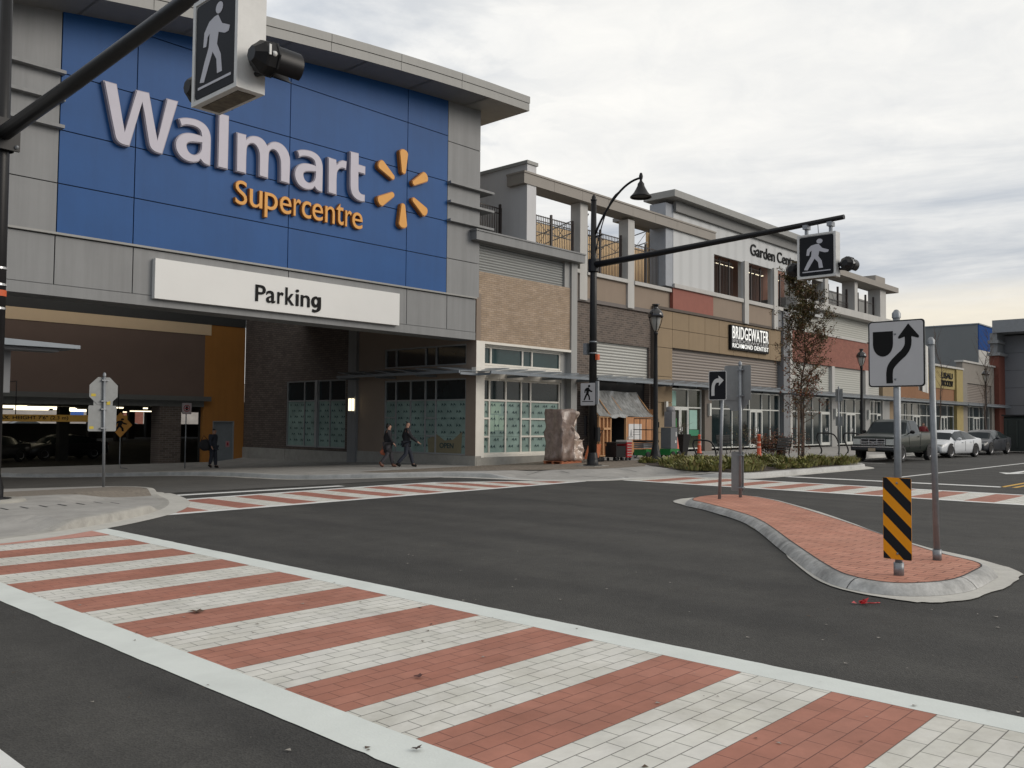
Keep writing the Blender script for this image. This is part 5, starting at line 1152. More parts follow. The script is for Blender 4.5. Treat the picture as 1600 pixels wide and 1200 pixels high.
a1 = [Vector((24.7, 18.85-1.95*(j/14), 8.25+1.72*math.sin(math.pi/2*(j/14)**.85))) for j in range(15)]
b.tube(a1, .04, 8); q9 = a1[8]; a2 = [Vector((24.7, 18.84+(q9.y-18.84)*(j/10), 7.45+(q9.z-7.45-.03)*math.sin(math.pi/2*(j/10)**.85)**.95)) for j in range(11)]; b.tube(a2, .022, 6); b.tube([(24.7, 18.50, 8.25), (24.7, 18.80, 8.22)], .03, 6)
lm = b.build('lamp_arm', M_blkm, mp_)
def bell(b, c, s_=1.0): b.lathe([(0, .20), (.04, .18), (.07, .08), (.06, .0), (.04, -.06), (.06, -.12), (.11, -.18), (.12, -.26), (.17, -.36), (.25, -.50), (.32, -.58), (.365, -.62), (.365, -.66), (.32, -.66)], c, 'z', 20)
b = MB(); e = a1[-1]; bell(b, (e.x, e.y, e.z-.02)); b.lathe([(0, -.60), (.31, -.62)], (e.x, e.y, e.z-.02), 'z', 18, 0); b.build('lamp_shade', M_blkm, mp_)
b = MB(); b.box(24.52, 24.74, 19.05, 19.2, 4.05, 4.45); b.lathe([(.15, -.02), (.15, .02)], (24.7, 18.9, 4.1), 'z', 12); b.lathe([(.15, -.02), (.15, .02)], (24.7, 18.9, 4.5), 'z', 12); b.build('detector', M_galv, mp_)
b = MB(); b.box(24.60, 24.72, 18.62, 18.72, 3.85, 4.05); b.build('orange_marker', mat('orange_red_marker', (0.55, 0.10, 0.03), .6), mp_)
b = MB(); b.box(24.5, 24.56, 19.05, 19.12, 1.2, 1.9); b.box(24.6, 24.75, 18.6, 18.7, 1.0, 1.5); b.build('push_button', M_blkm, mp_)
b = MB(); plate(b, 18.61, 19.24, 2.26, 3.04, .03, 24.44, .012, 'x'); sg_ = b.build('crossing_plate', M_signw, None); tag(sg_, 'white crossing sign plate with a black walking figure strapped to the far mast pole', 'sign')
OFFs = OFF[sg_.name]
b = MB(); figure(b, 19.11, 18.72, 2.43, 2.98, 24.438, 'x', 0, .003); b.box(24.434, 24.438, 18.68, 19.17, 2.385, 2.41); b.build('walking_figure', M_black, sg_)
b = MB(); b.box(24.46, 24.54, 18.5, 18.60, 2.3, 3.1); b.box(24.453, 24.56, 18.86, 18.98, 2.4, 2.9); b.build('bracket', M_galv, sg_)
# near mast arm pole at the left edge
pz = 0.15
mn = empty('mast_arm_pole', (5.35, 17.6, pz), 'black mast pole at the left edge with a signal arm reaching over the near crosswalk', 'pole', 'mast arm poles')
b = MB(); b.tube([(5.35, 17.6, pz), (5.35, 17.6, 6), (5.35, 17.6, 9.6)], [.165, .135, .1], 16); b.build('pole', M_blkm, mn)
b = MB(); pole_base(b, 5.35, 17.6, pz+.03, .165); b.build('base', M_blkm, mn)
b = MB(); b.lathe([(0, 0.04), (.55, .04), (.58, 0), (.58, -.05)], (5.35, 17.6, pz+.01), 'z', 20); b.build('concrete_pad', M_base, mn)
b = MB(); b.tube([(5.33, 17.5, 6.78), (5.3, 14, 6.86), (5.27, 10.6, 6.98), (5.26, 9.3, 7.1), (5.25, 8.6, 7.15)], [.135, .115, .098, .085, .08], 14); b.build('mast_arm', M_blkm, mn)
b = MB(); b.box(5.12, 5.58, 17.36, 17.42, 6.48, 7.05); b.lathe([(.2, -.28), (.2, .28)], (5.35, 17.6, 6.78), 'z', 14); b.lathe([(0, .28), (.2, .28)], (5.35, 17.6, 6.78), 'z', 14); cl = b.build('clamp', M_blkm, mn)
b = MB()
for dx in (-.17, .17):
    for z in (6.55, 6.98): b.lathe([(0, -.05), (.03, -.045), (.04, 0)], (5.35+dx, 17.36, z), 'y', 8)
b.build('bolt', M_galv, cl)
b = MB()
for z in (4.05, 4.35, 3.62): b.lathe([(.157, -.02), (.157, .02)], (5.35, 17.6, z), 'z', 14)
b.build('steel_strap', M_chrome, mn)
b = MB(); b.lathe([(.158, -.06), (.158, .05)], (5.35, 17.6, 3.9), 'z', 14); b.build('orange_marker', mat('orange_red_marker', (0.55, 0.10, 0.03), .6), mn)

# ---- sign posts
def post(b, x, y, z0, z1, r=.033, lean=(0, 0)): b.tube([(x, y, z0), (x+lean[0], y+lean[1], z1)], r, 10); b.lathe([(r+.006, 0), (r+.006, .05), (r*.5, .085), (0, .09)], (x+lean[0], y+lean[1], z1-.03), 'z', 10)
IZ = 0.113
t = empty('keep_right_sign', (9.45, 3.27, IZ), 'white keep right sign with a black shield and curved arrow on the island', 'sign')
b = MB(); post(b, 9.45, 3.27, IZ, 2.80, .037); b.tube([(9.45, 3.27, IZ), (9.45, 3.27, IZ+.13)], .052, 10); b.build('post', M_galv, t)
b = MB(); plate(b, 2.975, 3.545, 2.05, 2.742, .035, 9.405, .006, 'x'); pl = b.build('plate', M_signb, t)
b = MB(); plate(b, 2.978, 3.542, 2.053, 2.739, .035, 9.404, -.002, 'x', 0); b.build('border', M_black, pl)
b = MB(); plate(b, 2.990, 3.530, 2.064, 2.728, .028, 9.4015, -.002, 'x', 0); b.build('sign_face', M_signw, pl)
b = MB(); D = 9.399
def U(u): return 3.545-u*.57
def V(v): return 2.742-v*.692
sh = [(.09, .16), (.45, .16), (.45, .33)]+[(.27+.18*math.cos(a), .35+.19*math.sin(a)) for a in [math.pi*j/12 for j in range(13)]]+[(.09, .33)]
b.prism([(D, U(u), V(v)) for u, v in sh], (-.002, 0, 0))
path = spline([Vector((.385, .945, 0)), Vector((.385, .78, 0)), Vector((.42, .68, 0)), Vector((.53, .575, 0)), Vector((.65, .48, 0)), Vector((.71, .38, 0)), Vector((.715, .25, 0))], 8)
L_, R_ = [], []
for i, p in enumerate(path):
    tt = (path[min(i+1, len(path)-1)]-path[max(i-1, 0)]).normalized(); o = Vector((-tt.y, tt.x, 0))*.058; L_.append(p+o); R_.append(p-o)
for i in range(len(path)-1):
    q = [L_[i], L_[i+1], R_[i+1], R_[i]]; b.prism([(D, U(p.x), V(p.y)) for p in q], (-.002, 0, 0))
b.prism([(D-.0003, U(u), V(v)) for u, v in [(.72, .06), (.90, .245), (.905, .275), (.88, .28), (.79, .255), (.65, .255), (.565, .28), (.54, .275), (.545, .25)]], (-.002, 0, 0))
b.build('arrow_and_shield', M_black, pl)
b = MB()
for z in (2.60, 2.13): b.lathe([(0, -.008), (.010, -.006), (.012, 0)], (9.398, 3.268, z), 'x', 8)
b.build('bolt', M_galv, pl)
t = tag(empty('hazard_board', (9.45, 3.27, .28)), 'orange and black diagonally striped hazard board low on the island post', 'hazard marker')
z0, z1, y0, y1 = .28, 1.115, 3.118, 3.402
b = MB(); plate(b, y0, y1, z0, z1, .02, 9.39, .005, 'x'); pl = b.build('plate', M_signb, t)
def clipbox(P, u0, u1, v0, v1):
    for ax_, lim, s_ in ((0, u0, 1), (0, u1, -1), (1, v0, 1), (1, v1, -1)):
        out = []
        for i in range(len(P)):
            a, c = P[i-1], P[i]; ia = (a[ax_]-lim)*s_ >= 0; ic = (c[ax_]-lim)*s_ >= 0
            if ia != ic: q = (lim-a[ax_])/(c[ax_]-a[ax_]); out.append((a[0]+q*(c[0]-a[0]), a[1]+q*(c[1]-a[1])))
            if ic: out.append(c)
        P = out
        if not P: return P
    return P
b = MB(); plate(b, y0, y1, z0, z1, .02, 9.389, -.002, 'x', 0); b.build('sign_face', M_haz, pl)
b = MB()
for k in range(-2, 6):
    zc_ = z1+.015-.262*k+.02   # stripe falls to the right (towards -y)
    P = clipbox([(y1+.05, zc_+.05), (y1+.05, zc_-.085), (y0-.05, zc_-.085-.384), (y0-.05, zc_+.05-.384)], y0+.003, y1-.003, z0+.003, z1-.003)
    if len(P) > 2: b.prism([(9.3865, u, v) for u, v in P], (-.0015, 0, 0))
b.build('stripe', M_signk, pl)
b = MB()
for z in (1.06, .34): b.lathe([(0, -.008), (.010, -.006), (.012, 0)], (9.384, 3.26, z), 'x', 8)
b.build('bolt', M_galv, pl)
t = empty('sign_post', (10.83, 3.32, IZ), 'galvanised post with a sign seen almost edge on, right of the keep right sign', 'sign')
b = MB(); post(b, 10.83, 3.32, IZ, 2.62, .036, (-.06, .02)); b.tube([(10.83, 3.32, IZ), (10.83, 3.32, IZ+.12)], .05, 10); b.build('post', M_galv, t)
b = MB()
for dd, rot in ((0.05, R(8)),):
    Mx = Matrix.Translation((10.70, 3.385, 2.31)) @ Matrix.Rotation(R(12), 4, 'Z'); b.obox(Mx, .60, .006, .55)
    Mx = Matrix.Translation((10.72, 3.43, 2.31)) @ Matrix.Rotation(R(12), 4, 'Z'); b.obox(Mx, .60, .006, .52)
b.build('plate', M_boxw, t)
t = empty('turn_arrow_sign', (16.25, 9.18, IZ), 'black sign with a white right turn arrow on the far tip of the island', 'sign')
b = MB(); post(b, 16.30, 9.20, IZ, 2.70, .033, (0, -.09)); b.build('post', M_galv, t)
b = MB(); plate(b, 8.99, 9.40, 2.14, 2.745, .03, 16.22, .006, 'x'); pl = b.build('plate', M_signb, t)
b = MB(); plate(b, 8.992, 9.398, 2.142, 2.743, .03, 16.219, -.002, 'x'); b.build('border', M_boxw, pl)
b = MB(); plate(b, 9.005, 9.385, 2.155, 2.73, .025, 16.2165, -.002, 'x'); b.build('sign_face', M_signk, pl)
b = MB(); D = 16.214
def U(u): return 9.40-u*.41
def V(v): return 2.745-v*.605
path = [Vector((.25, .85, 0)), Vector((.25, .62, 0)), Vector((.28, .48, 0)), Vector((.36, .38, 0)), Vector((.46, .335, 0)), Vector((.60, .33, 0))]; path = spline(path, 5)
for i in range(len(path)-1):
    t1 = (path[i+1]-path[i]).normalized(); 
L_, R_ = [], []
for i, p in enumerate(path):
    tt = (path[min(i+1, len(path)-1)]-path[max(i-1, 0)]).normalized(); o = Vector((-tt.y*1.25, tt.x, 0))*.07; L_.append(p+o); R_.append(p-o)
for i in range(len(path)-1): b.prism([(D, U(p.x), V(p.y)) for p in (L_[i], L_[i+1], R_[i+1], R_[i])], (-.002, 0, 0))
b.prism([(D-.0003, U(u), V(v)) for u, v in [(.56, .16), (.86, .325), (.58, .51), (.60, .40), (.58, .27)]], (-.002, 0, 0)); b.build('arrow', M_boxw, pl)
t = empty('sign_back_post', (17.0, 9.06, IZ), 'galvanised post with the grey backs of three signs beside the turn arrow sign', 'sign')
b = MB(); post(b, 17.0, 9.10, IZ, 2.93, .034); b.build('post', M_galv, t)
b = MB(); plate(b, 8.88, 9.50, 2.16, 2.90, .03, 17.05, .005, 'x'); b.build('square_plate', M_signb, t)
b = MB(); oc8 = [(9.22+.31*math.cos(R(22.5+45*k)), 2.22+.31*math.sin(R(22.5+45*k))) for k in range(8)]; b.prism([(17.062, u, v) for u, v in oc8], (.005, 0, 0)); b.build('octagonal_plate', M_signb, t)
b = MB(); plate(b, 9.05, 9.34, .24, 1.07, .02, 17.05, .005, 'x'); b.build('narrow_plate', M_signb, t)
b = MB()
for z in (2.8, 2.25, 1.0, .32): b.box(16.96, 17.06, 9.03, 9.17, z-.012, z+.012)
b.build('clamp', M_galv, t)
# stop sign back at the left corner
t = empty('stop_sign', (8.33, 19.95, .15), 'back of an octagonal sign and a square plate on one post at the left corner', 'sign')
b = MB(); post(b, 8.33, 19.95, .14, 2.62, .03, (-.05, 0)); b.build('post', M_galv, t)
b = MB(); oc8 = [(8.29+.335*math.cos(R(22.5+45*k)), 2.265+.33*math.sin(R(22.5+45*k))) for k in range(8)]; b.prism([(u, 19.99, v) for u, v in oc8], (0, .006, 0)); b.build('octagonal_plate', M_signb, t)
b = MB(); plate(b, 7.97, 8.585, 1.37, 1.94, .03, 19.99, .006, 'y'); plate(b, 8.08, 8.50, 1.90, 2.06, .01, 20.0, .006, 'y'); b.build('square_plate', M_signb, t)
b = MB(); b.box(8.02, 8.12, 19.986, 19.9895, 2.14, 2.20); b.box(8.0, 8.09, 19.986, 19.9895, 1.42, 1.48); b.box(8.36, 8.44, 19.986, 19.999, 1.96, 2.04); b.build('sticker', mat('yellow_sticker', (0.5, 0.38, 0.03), .6), t)
b = MB()
for z in (2.5, 2.04, 1.86, 1.44): b.box(8.22, 8.38, 19.92, 19.99, z-.012, z+.012)
b.build('clamp', M_galv, t)
# no stopping sign and pedestrian diamond by the garage
def gtop(x, y): return GZ(x, y)+0.15
x, y = 19.1, 37.3; g0 = gtop(x, y)
t = empty('no_stopping_sign', (x, y, g0), 'small white sign with a red ring on a thin post before the brick garage pier', 'sign')
b = MB(); post(b, x, y, g0-.02, 2.05, .025); b.build('post', M_galv, t)
b = MB(); c = onY(289, 638, y-.04); plate(b, x-.22, x+.22, c.z-.26, c.z+.24, .03, y-.05, .006, 'y'); pl = b.build('plate', mat('pinkish_sign', (0.50, 0.42, 0.42), .6), t)
b = MB(); n = 20
for r0, r1, m_ in ((.12, .155, 0),):
    vs = [(x+r*math.cos(2*math.pi*k/n), y-.053, c.z+r*math.sin(2*math.pi*k/n)) for r in (r0, r1) for k in range(n)]; b.add(vs, [(k, (k+1) % n, n+(k+1) % n, n+k) for k in range(n)])
b.box(x-.10, x+.10, y-.056, y-.054, c.z-.02, c.z+.02); b.build('ring', mat('red_mark', (0.35, 0.02, 0.03), .6), pl); b = MB(); b.box(x-.05, x+.05, y-.055, y-.0535, c.z-.09, c.z+.09); b.build('symbol', M_black, pl)
x, y = 16.9, 38.9; g0 = gtop(x, y)
t = empty('pedestrian_warning_sign', (x, y, g0), 'orange diamond pedestrian warning sign on a thin bent post at the garage mouth', 'sign')
b = MB(); b.tube([(x+.35, y, g0+.02), (x+.05, y, g0+.06), (x, y, g0+.3), (x, y, 1.9)], .02, 6); b.build('post', M_galv, t)
b = MB(); c = onY(188, 664, y-.03); b.prism([(c.x+u, y-.05, c.z+v) for u, v in ((0, .56), (.52, 0), (0, -.56), (-.52, 0))], (0, .006, 0)); pl = b.build('plate', M_haz if False else mat('dull_orange_sign', (0.55, 0.24, 0.02), .5), t)
b = MB(); figure(b, c.x-.3, c.x+.3, c.z-.3, c.z+.3, y-.051, 'y'); b.build('walking_figure', M_black, pl)
# height bar
t = empty('height_limit_bar', (14.5, 40.5, 1.6), 'yellow hanging bar with the maximum height lettering across the garage entrance', 'sign')
b = MB(); a0 = onY(-60, 650, 40.5); a1_ = onY(199, 655, 40.5); zz0 = 1.50; zz1 = 1.80; b.box(a0.x, a1_.x, 40.5, 40.6, zz0, zz1); bar = b.build('bar', mat('amber_bar_paint', (0.60, 0.33, 0.05), .6), t)
b = MB(); q0 = onY(-8, 655, 40.4).x; q1 = onY(108, 655, 40.4).x; place_text(b, "MAX. HEIGHT 7'6\" (2.3 m)", (q0, q1, zz0+.05, zz1-.05), 40.498, depth=.01, bold=.01); b.build('lettering', M_black, bar)
b = MB()
for x in (a0.x+.5, 13.2, a1_.x-.4): b.tube([(x, 40.55, zz1), (x, 40.55, 3.2), (x, 42.9, 3.2)], .02, 5)
b.build('hanger', M_blkm, t)
# street lamps: acorn heads in a cage
def street_lamp(x, y, label, rz=0):
    g0 = 0.15+GZ(x, y); H = 6.62
    t = empty('street_lamp', (x, y, g0), label, 'street lamp', 'black street lamps along the shops')
    b = MB(); b.lathe([(0, 0), (.36, 0), (.36, .05), (.24, .12), (.20, .30), (.16, .45), (.13, .62), (.115, .7), (.10, 2.4), (.085, 4.6), (.075, 5.30), (.10, 5.34), (.10, 5.40), (.06, 5.46), (0, 5.47)], (x, y, g0), 'z', 14); b.build('pole', M_blkm, t)
    b = MB()
    for k in range(4):
        a = math.pi/4+math.pi/2*k; b.tube([(x+r_*math.cos(a), y+r_*math.sin(a), g0+z) for r_, z in ((.06, 5.42), (.13, 5.55), (.22, 5.78), (.27, 5.98), (.275, 6.12))], .018, 5)
    b.build('cage', M_blkm, t)
    b = MB(); b.lathe([(.02, 5.45), (.10, 5.55), (.19, 5.82), (.22, 6.08)], (x, y, g0), 'z', 12); b.build('lamp_glass', mat('frosted_lamp_glass', (0.35, 0.35, 0.33), .25), t)
    b = MB(); b.lathe([(.31, 6.05), (.335, 6.09), (.31, 6.22), (.23, 6.35), (.12, 6.43), (.10, 6.47), (.11, 6.56), (.16, 6.58), (.16, 6.62), (0, 6.63)], (x, y, g0), 'z', 18); b.build('lamp_cap', mat('glossy_black_cap', (0.014, 0.014, 0.016), .12, spec=.8), t)
street_lamp(31.75, 20.95, 'black acorn street lamp on a stout post in front of the plywood shop hoarding')
street_lamp(59.35, 22.84, 'black acorn street lamp rising behind the dark pickup truck')
street_lamp(85.9, 22.1, 'black acorn street lamp farthest away, in front of the taupe grey shop')
# ------------------------------------------------------------------ vehicles
def paint(name, c, **k): return mat(name, c, 0.34, 0.04, 2, coat=0.25, spec=0.35, **k)
def interp(tab, x):
    for (a, *va), (c, *vc) in zip(tab, tab[1:]):
        if a <= x <= c: t = (x-a)/(c-a) if c > a else 0; t = t; return [p+(q-p)*t for p, q in zip(va, vc)]
    return list(tab[0][1:] if x < tab[0][0] else tab[-1][1:])
def car(name, loc, rz, label, body_m, tab, L_, W, wheels, wr, cabin, glass_m=None, front=None, rear=None, mirror_x=0.9, mirror_z=1.0, group=None, bed=None, handles=(), seams=(), grille=None, lamps=None, rimr=.62, plate_z=.5):
    """tab: x, z_low, z_belt, z_top, half width at belt, half width at top (x forward)"""
    glass_m = glass_m or mat('car_glass', (0.02, 0.026, 0.028), .14, .2, 2, spec=.28)
    t = empty(name, (0, 0, 0), label, 'pickup truck' if bed else 'car', group)
    st_ = sorted({x for x, *_ in tab} | {tab[0][0]+(tab[-1][0]-tab[0][0])*i/28 for i in range(29)})
    B = MB(); GL = MB(); rows = []
    for x in st_:
        zl, zb, zt, w_, wt = interp(tab, x)
        h = zb-zl
        half = [(0, zl), (w_*.86, zl), (w_*.97, zl+.06), (w_*1.0, zl+h*.35), (w_*1.0, zl+h*.62), (w_*.985, zb-.05), (w_*.955, zb), (wt+.02, zt-.05 if zt-zb > .12 else zb+(zt-zb)*.6), (wt*.88, zt-.012), (0, zt+.012)]
        ring = [(x, y, z) for y, z in half]+[(x, -y, z) for y, z in half[-2:0:-1]]
        rows.append(ring)
    n = len(rows[0])
    B.add([v for r in rows for v in r], [], 0)
    def isglass(i, k):
        xm = (st_[i]+st_[i+1])/2; _, zb, zt, _, _ = interp(tab, xm)
        kk = k if k < 9 else 17-k
        if kk == 6 and zt-zb > .17: return cabin[0] < xm < cabin[1]
        return kk in (7, 8) and (cabin[2][0] < xm < cabin[2][1] or cabin[3][0] < xm < cabin[3][1])
    for i in range(len(rows)-1):
        for k in range(n):
            f = (i*n+k, (i+1)*n+k, (i+1)*n+(k+1) % n, i*n+(k+1) % n)
            if isglass(i, k): GL.add([B.v[j] for j in f], [(0, 1, 2, 3)], 0, True)
            else: B.f.append(list(f)); B.m.append(0); B.sm.append(True)
    B.f.append(list(range(n))); B.m.append(0); B.sm.append(False); B.f.append([(len(rows)-1)*n+k for k in range(n)][::-1]); B.m.append(0); B.sm.append(False)
    body = B.build('body', body_m, t); GL.build('window_glass', glass_m, t)
    b = MB()
    # pillars between side windows
    for x in cabin[4]:
        _, zb, zt, w_, wt = interp(tab, x)
        for s_ in (-1, 1): b.add([(x-.035, s_*(w_*.957), zb), (x+.035, s_*(w_*.957), zb), (x+.03, s_*(wt+.024), zt-.05), (x-.03, s_*(wt+.024), zt-.05)], [(0, 1, 2, 3) if s_ < 0 else (3, 2, 1, 0)])
    for x in seams:
        zl, zb, zt, w_, wt = interp(tab, x)
        for s_ in (-1, 1): b.box(x-.006, x+.006, s_*w_*1.003-.004, s_*w_*1.003+.004, zl+.15, zb-.06)
    if b.v: b.build('seam', M_blkm, body)
    for x, z in handles:
        for s_ in (-1, 1): h = MB(); _, _, _, w_, _ = interp(tab, x); h.box(x-.10, x+.10, s_*w_-.02, s_*w_+.03*1, z-.015, z+.015) if s_ > 0 else h.box(x-.10, x+.10, -w_-.03, -w_+.02, z-.015, z+.015); h.build('door_handle', body_m if not bed else M_blkm, body)
    for s_ in (-1, 1):
        m_ = MB(); _, _, _, w_, _ = interp(tab, mirror_x); m_.ball((mirror_x, s_*(w_+.12), mirror_z), .07, .12, .085, 10, 6); m_.tube([(mirror_x, s_*(w_*.95), mirror_z-.06), (mirror_x, s_*(w_+.08), mirror_z-.03)], .025, 6); m_.build('mirror', M_blkm if bed else body_m, t)
        for x in wheels:
            _, _, _, w_, _ = interp(tab, x)
            a = MB(); k = 22; z0 = wr+.02; ra = wr+.07
            a.add([(x, s_*(w_+.006), z0)]+[(x+ra*math.cos(math.pi*j/k), s_*(w_+.006), z0+ra*math.sin(math.pi*j/k)) for j in range(k+1)], [(0, j+1, j+2) if s_ < 0 else (0, j+2, j+1) for j in range(k)])
            a.add([(x-ra, s_*(w_+.006), z0), (x+ra, s_*(w_+.006), z0), (x+ra, s_*(w_+.006), wr*.6), (x-ra, s_*(w_+.006), wr*.6)], [(0, 1, 2, 3) if s_ > 0 else (3, 2, 1, 0)]); a.build('wheel_arch', M_rub, body)
            q = MB(); y0 = s_*(w_-.20); y1 = s_*(w_+.022)
            q.lathe([(wr*.6, y0), (wr*.96, y0), (wr, y0+s_*.04), (wr, y1-s_*.03), (wr*.95, y1), (wr*rimr, y1), (wr*rimr, y1-s_*.02)], (x, 0, wr), 'y', 22); ty = q.build('tyre', M_rub, t)
            q = MB(); q.lathe([(wr*rimr, y1-s_*.005), (wr*(rimr-.06), y1-s_*.012), (wr*(rimr-.08), y1-s_*.05), (0.0, y1-s_*.05)], (x, 0, wr), 'y', 22)
            for k in range(5):
                aa = 2*math.pi*k/5; c = Vector((math.cos(aa), 0, math.sin(aa))); o = Vector((-c.z, 0, c.x))*.035; cc_ = Vector((x, y1-s_*.02, wr))
                q.add([cc_+o*1.3, cc_-o*1.3, cc_+c*wr*(rimr-.03)-o, cc_+c*wr*(rimr-.03)+o], [(0, 1, 2, 3), (3, 2, 1, 0)])
            q.build('rim', M_rim, ty)
    if grille: grille(t, body)
    for nm, boxes, m_ in (lamps or []):
        for bx_ in boxes:
            q = MB(); q.box(*bx_); q.build(nm, m_, t)
    t.location = loc; t.rotation_euler = (0, 0, rz)
    return t
M_hl = mat('headlight_lens', (0.50, 0.52, 0.50), .12, .1, 20, spec=.9)
M_tl = mat('tail_light', (0.25, 0.01, 0.01), .2)
M_plate = mat('plate_plain', (0.42, 0.34, 0.24), .5)
M_green = paint('dark_green_paint', (0.007, 0.014, 0.010))
M_whitep = paint('white_car_paint', (0.62, 0.64, 0.66)); M_darkp = paint('charcoal_car_paint', (0.035, 0.038, 0.045))
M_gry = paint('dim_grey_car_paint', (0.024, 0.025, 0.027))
# pickup: long bonnet, single cab, bed closed by a dark sheet
ptab = [(-2.75, .60, 1.30, 1.315, .93, .90), (-2.60, .46, 1.35, 1.365, .975, .93), (-.62, .40, 1.35, 1.365, .985, .93), (-.60, .40, 1.32, 1.78, .985, .78), (-.38, .40, 1.32, 1.93, .985, .75), (.48, .40, 1.29, 1.94, .985, .75), (.74, .40, 1.28, 1.82, .985, .78), (1.20, .42, 1.26, 1.31, .985, .88), (2.1, .44, 1.20, 1.25, .97, .82), (2.62, .46, 1.13, 1.17, .95, .80), (2.74, .50, 1.06, 1.09, .92, .78)]
def pgrille(t, body):
    b = MB(); b.box(2.72, 2.775, -.54, .54, .76, 1.06); b.build('grille', M_blkm, t)
    b = MB()
    for z in (.78, .85, .92, 1.04): b.box(2.775, 2.785, -.53, .53, z-.014, z+.014)
    for y in (-.53, -.18, .18, .53): b.box(2.7755, 2.7845, y-.014, y+.014, .77, 1.05)
    b.box(2.776, 2.79, -.07, .07, .835, .885); b.build('grille_bar', M_chrome, t)
    b = MB(); b.box(2.70, 2.92, -.95, .95, .55, .70); b.box(2.60, 2.86, -.96, -.80, .5, .68); b.box(2.6, 2.86, .80, .96, .5, .68); b.build('bumper', mat('dark_bumper', (0.03, .033, .037), .3), t)
    b = MB(); b.box(2.70, 2.93, -.955, .955, .672, .715); b.build('bumper_chrome', M_chrome, t)
    b = MB(); b.box(2.925, 2.935, -.16, .16, .49, .63); b.build('licence_plate', M_plate, t)
    b = MB(); b.box(-2.58, -.72, -.80, .80, 1.368, 1.372); b.build('bed_opening', M_dark, t)  # black sheet over the closed bed paints the shade of its hollow
    b = MB(); b.box(-1.9, 1.9, -1.0, -.965, .50, .54) if False else b.box(-.6, 1.6, -1.0, -.985, .70, .74); b.box(-.6, 1.6, .985, 1.0, .70, .74); b.build('side_trim', M_blkm, t)
    b = MB()
    for s_ in (-1, 1): b.box(-2.76, -2.70, s_*.83-.07, s_*.83+.07, .85, 1.15)
    b.build('tail_light', M_tl, t)
car('pickup_truck', (43.15, 15.05, 0), math.pi, 'dark green pickup truck parked at the kerb, nearest of the three parked vehicles', M_green, ptab, 5.5, 2.0, (-1.85, 1.85), .37, (-.58, .98, (.73, 1.19), (-.60, -.59), (.45,)),
    grille=pgrille, bed=True, mirror_x=.92, mirror_z=1.36, handles=((-.30, 1.14),), seams=(-.52, .98), lamps=[('headlight', [(2.70, 2.765, -.90, -.57, .78, 1.04), (2.70, 2.765, .57, .90, .78, 1.04)], M_hl)], rimr=.55)
def stab(dz=0): return [(-2.42, .45, .90, .93, .70, .60), (-2.30, .30, .98, 1.03, .84, .70), (-1.75, .24, 1.00, 1.08, .91, .74), (-1.0, .20, .96, 1.36, .92, .62), (-.3, .20, .94, 1.445, .925, .60), (.45, .20, .91, 1.42, .925, .60), (.80, .20, .90, 1.30, .92, .64), (1.28, .22, .88, .95, .91, .72), (1.9, .24, .78, .83, .88, .68), (2.28, .26, .64, .68, .80, .62), (2.42, .32, .55, .58, .66, .50)]
def sgrille(t, body):
    b = MB(); b.box(2.30, 2.435, -.42, .42, .42, .56); b.box(2.36, 2.43, -.62, -.46, .26, .36); b.box(2.36, 2.43, .46, .62, .26, .36); b.build('grille', M_blkm, t)
    b = MB(); b.box(2.432, 2.445, -.15, .15, .30, .40); b.build('licence_plate', M_plate, t)
    b = MB()
    for z in (.45, .49, .53): b.box(2.435, 2.442, -.40, .40, z-.007, z+.007)
    b.build('grille_bar', M_chrome, t)
slamps = [('headlight', [(2.02, 2.30, -.80, -.52, .60, .70), (2.02, 2.30, .52, .80, .60, .70)], M_hl), ('tail_light', [(-2.40, -2.24, -.76, -.5, .78, .92), (-2.40, -2.24, .5, .76, .78, .92)], M_tl)]
cabs = (-1.55, 1.02, (.79, 1.27), (-1.72, -1.02), (-.15,))
s1_ = car('sedan', (50.7, 15.0, 0), math.pi-.14, 'white sedan parked between the dark pickup truck and the black sedan', M_whitep, stab(), 4.84, 1.85, (-1.42, 1.43), .335, cabs, grille=sgrille, mirror_x=.82, mirror_z=.98, handles=((.15, .80), (-.85, .82)), seams=(1.1, -.15, -1.15), lamps=slamps)
car('sedan', (58.0, 15.1, 0), math.pi-.06, 'black sedan parked behind the white sedan, beside the dark waste container', M_darkp, stab(), 4.84, 1.85, (-1.42, 1.43), .335, cabs, grille=sgrille, mirror_x=.82, mirror_z=.98, handles=((.15, .80), (-.85, .82)), seams=(1.1, -.15, -1.15), lamps=slamps)
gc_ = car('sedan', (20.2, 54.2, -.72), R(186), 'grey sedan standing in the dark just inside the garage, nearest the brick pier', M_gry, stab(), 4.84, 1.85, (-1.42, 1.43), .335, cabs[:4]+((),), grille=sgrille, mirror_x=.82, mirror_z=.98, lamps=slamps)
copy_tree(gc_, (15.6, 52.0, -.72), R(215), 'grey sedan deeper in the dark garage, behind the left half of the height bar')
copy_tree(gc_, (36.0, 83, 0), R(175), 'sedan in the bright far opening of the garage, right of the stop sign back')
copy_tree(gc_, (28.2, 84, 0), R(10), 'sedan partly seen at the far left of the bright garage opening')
tag(flat('far_lot', [(-60, 80.2), (70, 80.2), (70, 95), (-60, 95)], M_conc, 0.01, 400), kind='structure')
b = MB(); b.box(-30, 60, 96, 98, -1, 6); b.build('wall', mat('far_pale_wall', (0.36, 0.34, 0.32), .8, .3, .5), None, None); o = bpy.data.objects['wall']; o.name = 'far_building_wall'; tag(o, 'pale building wall glimpsed through the far side of the garage', 'building')
b = MB(); b.box(39.4, 41.4, 90, 90.3, -1, 3); o = b.build('brick_post', M_redb); tag(o, 'narrow red brick post glimpsed through the garage', 'brick post')
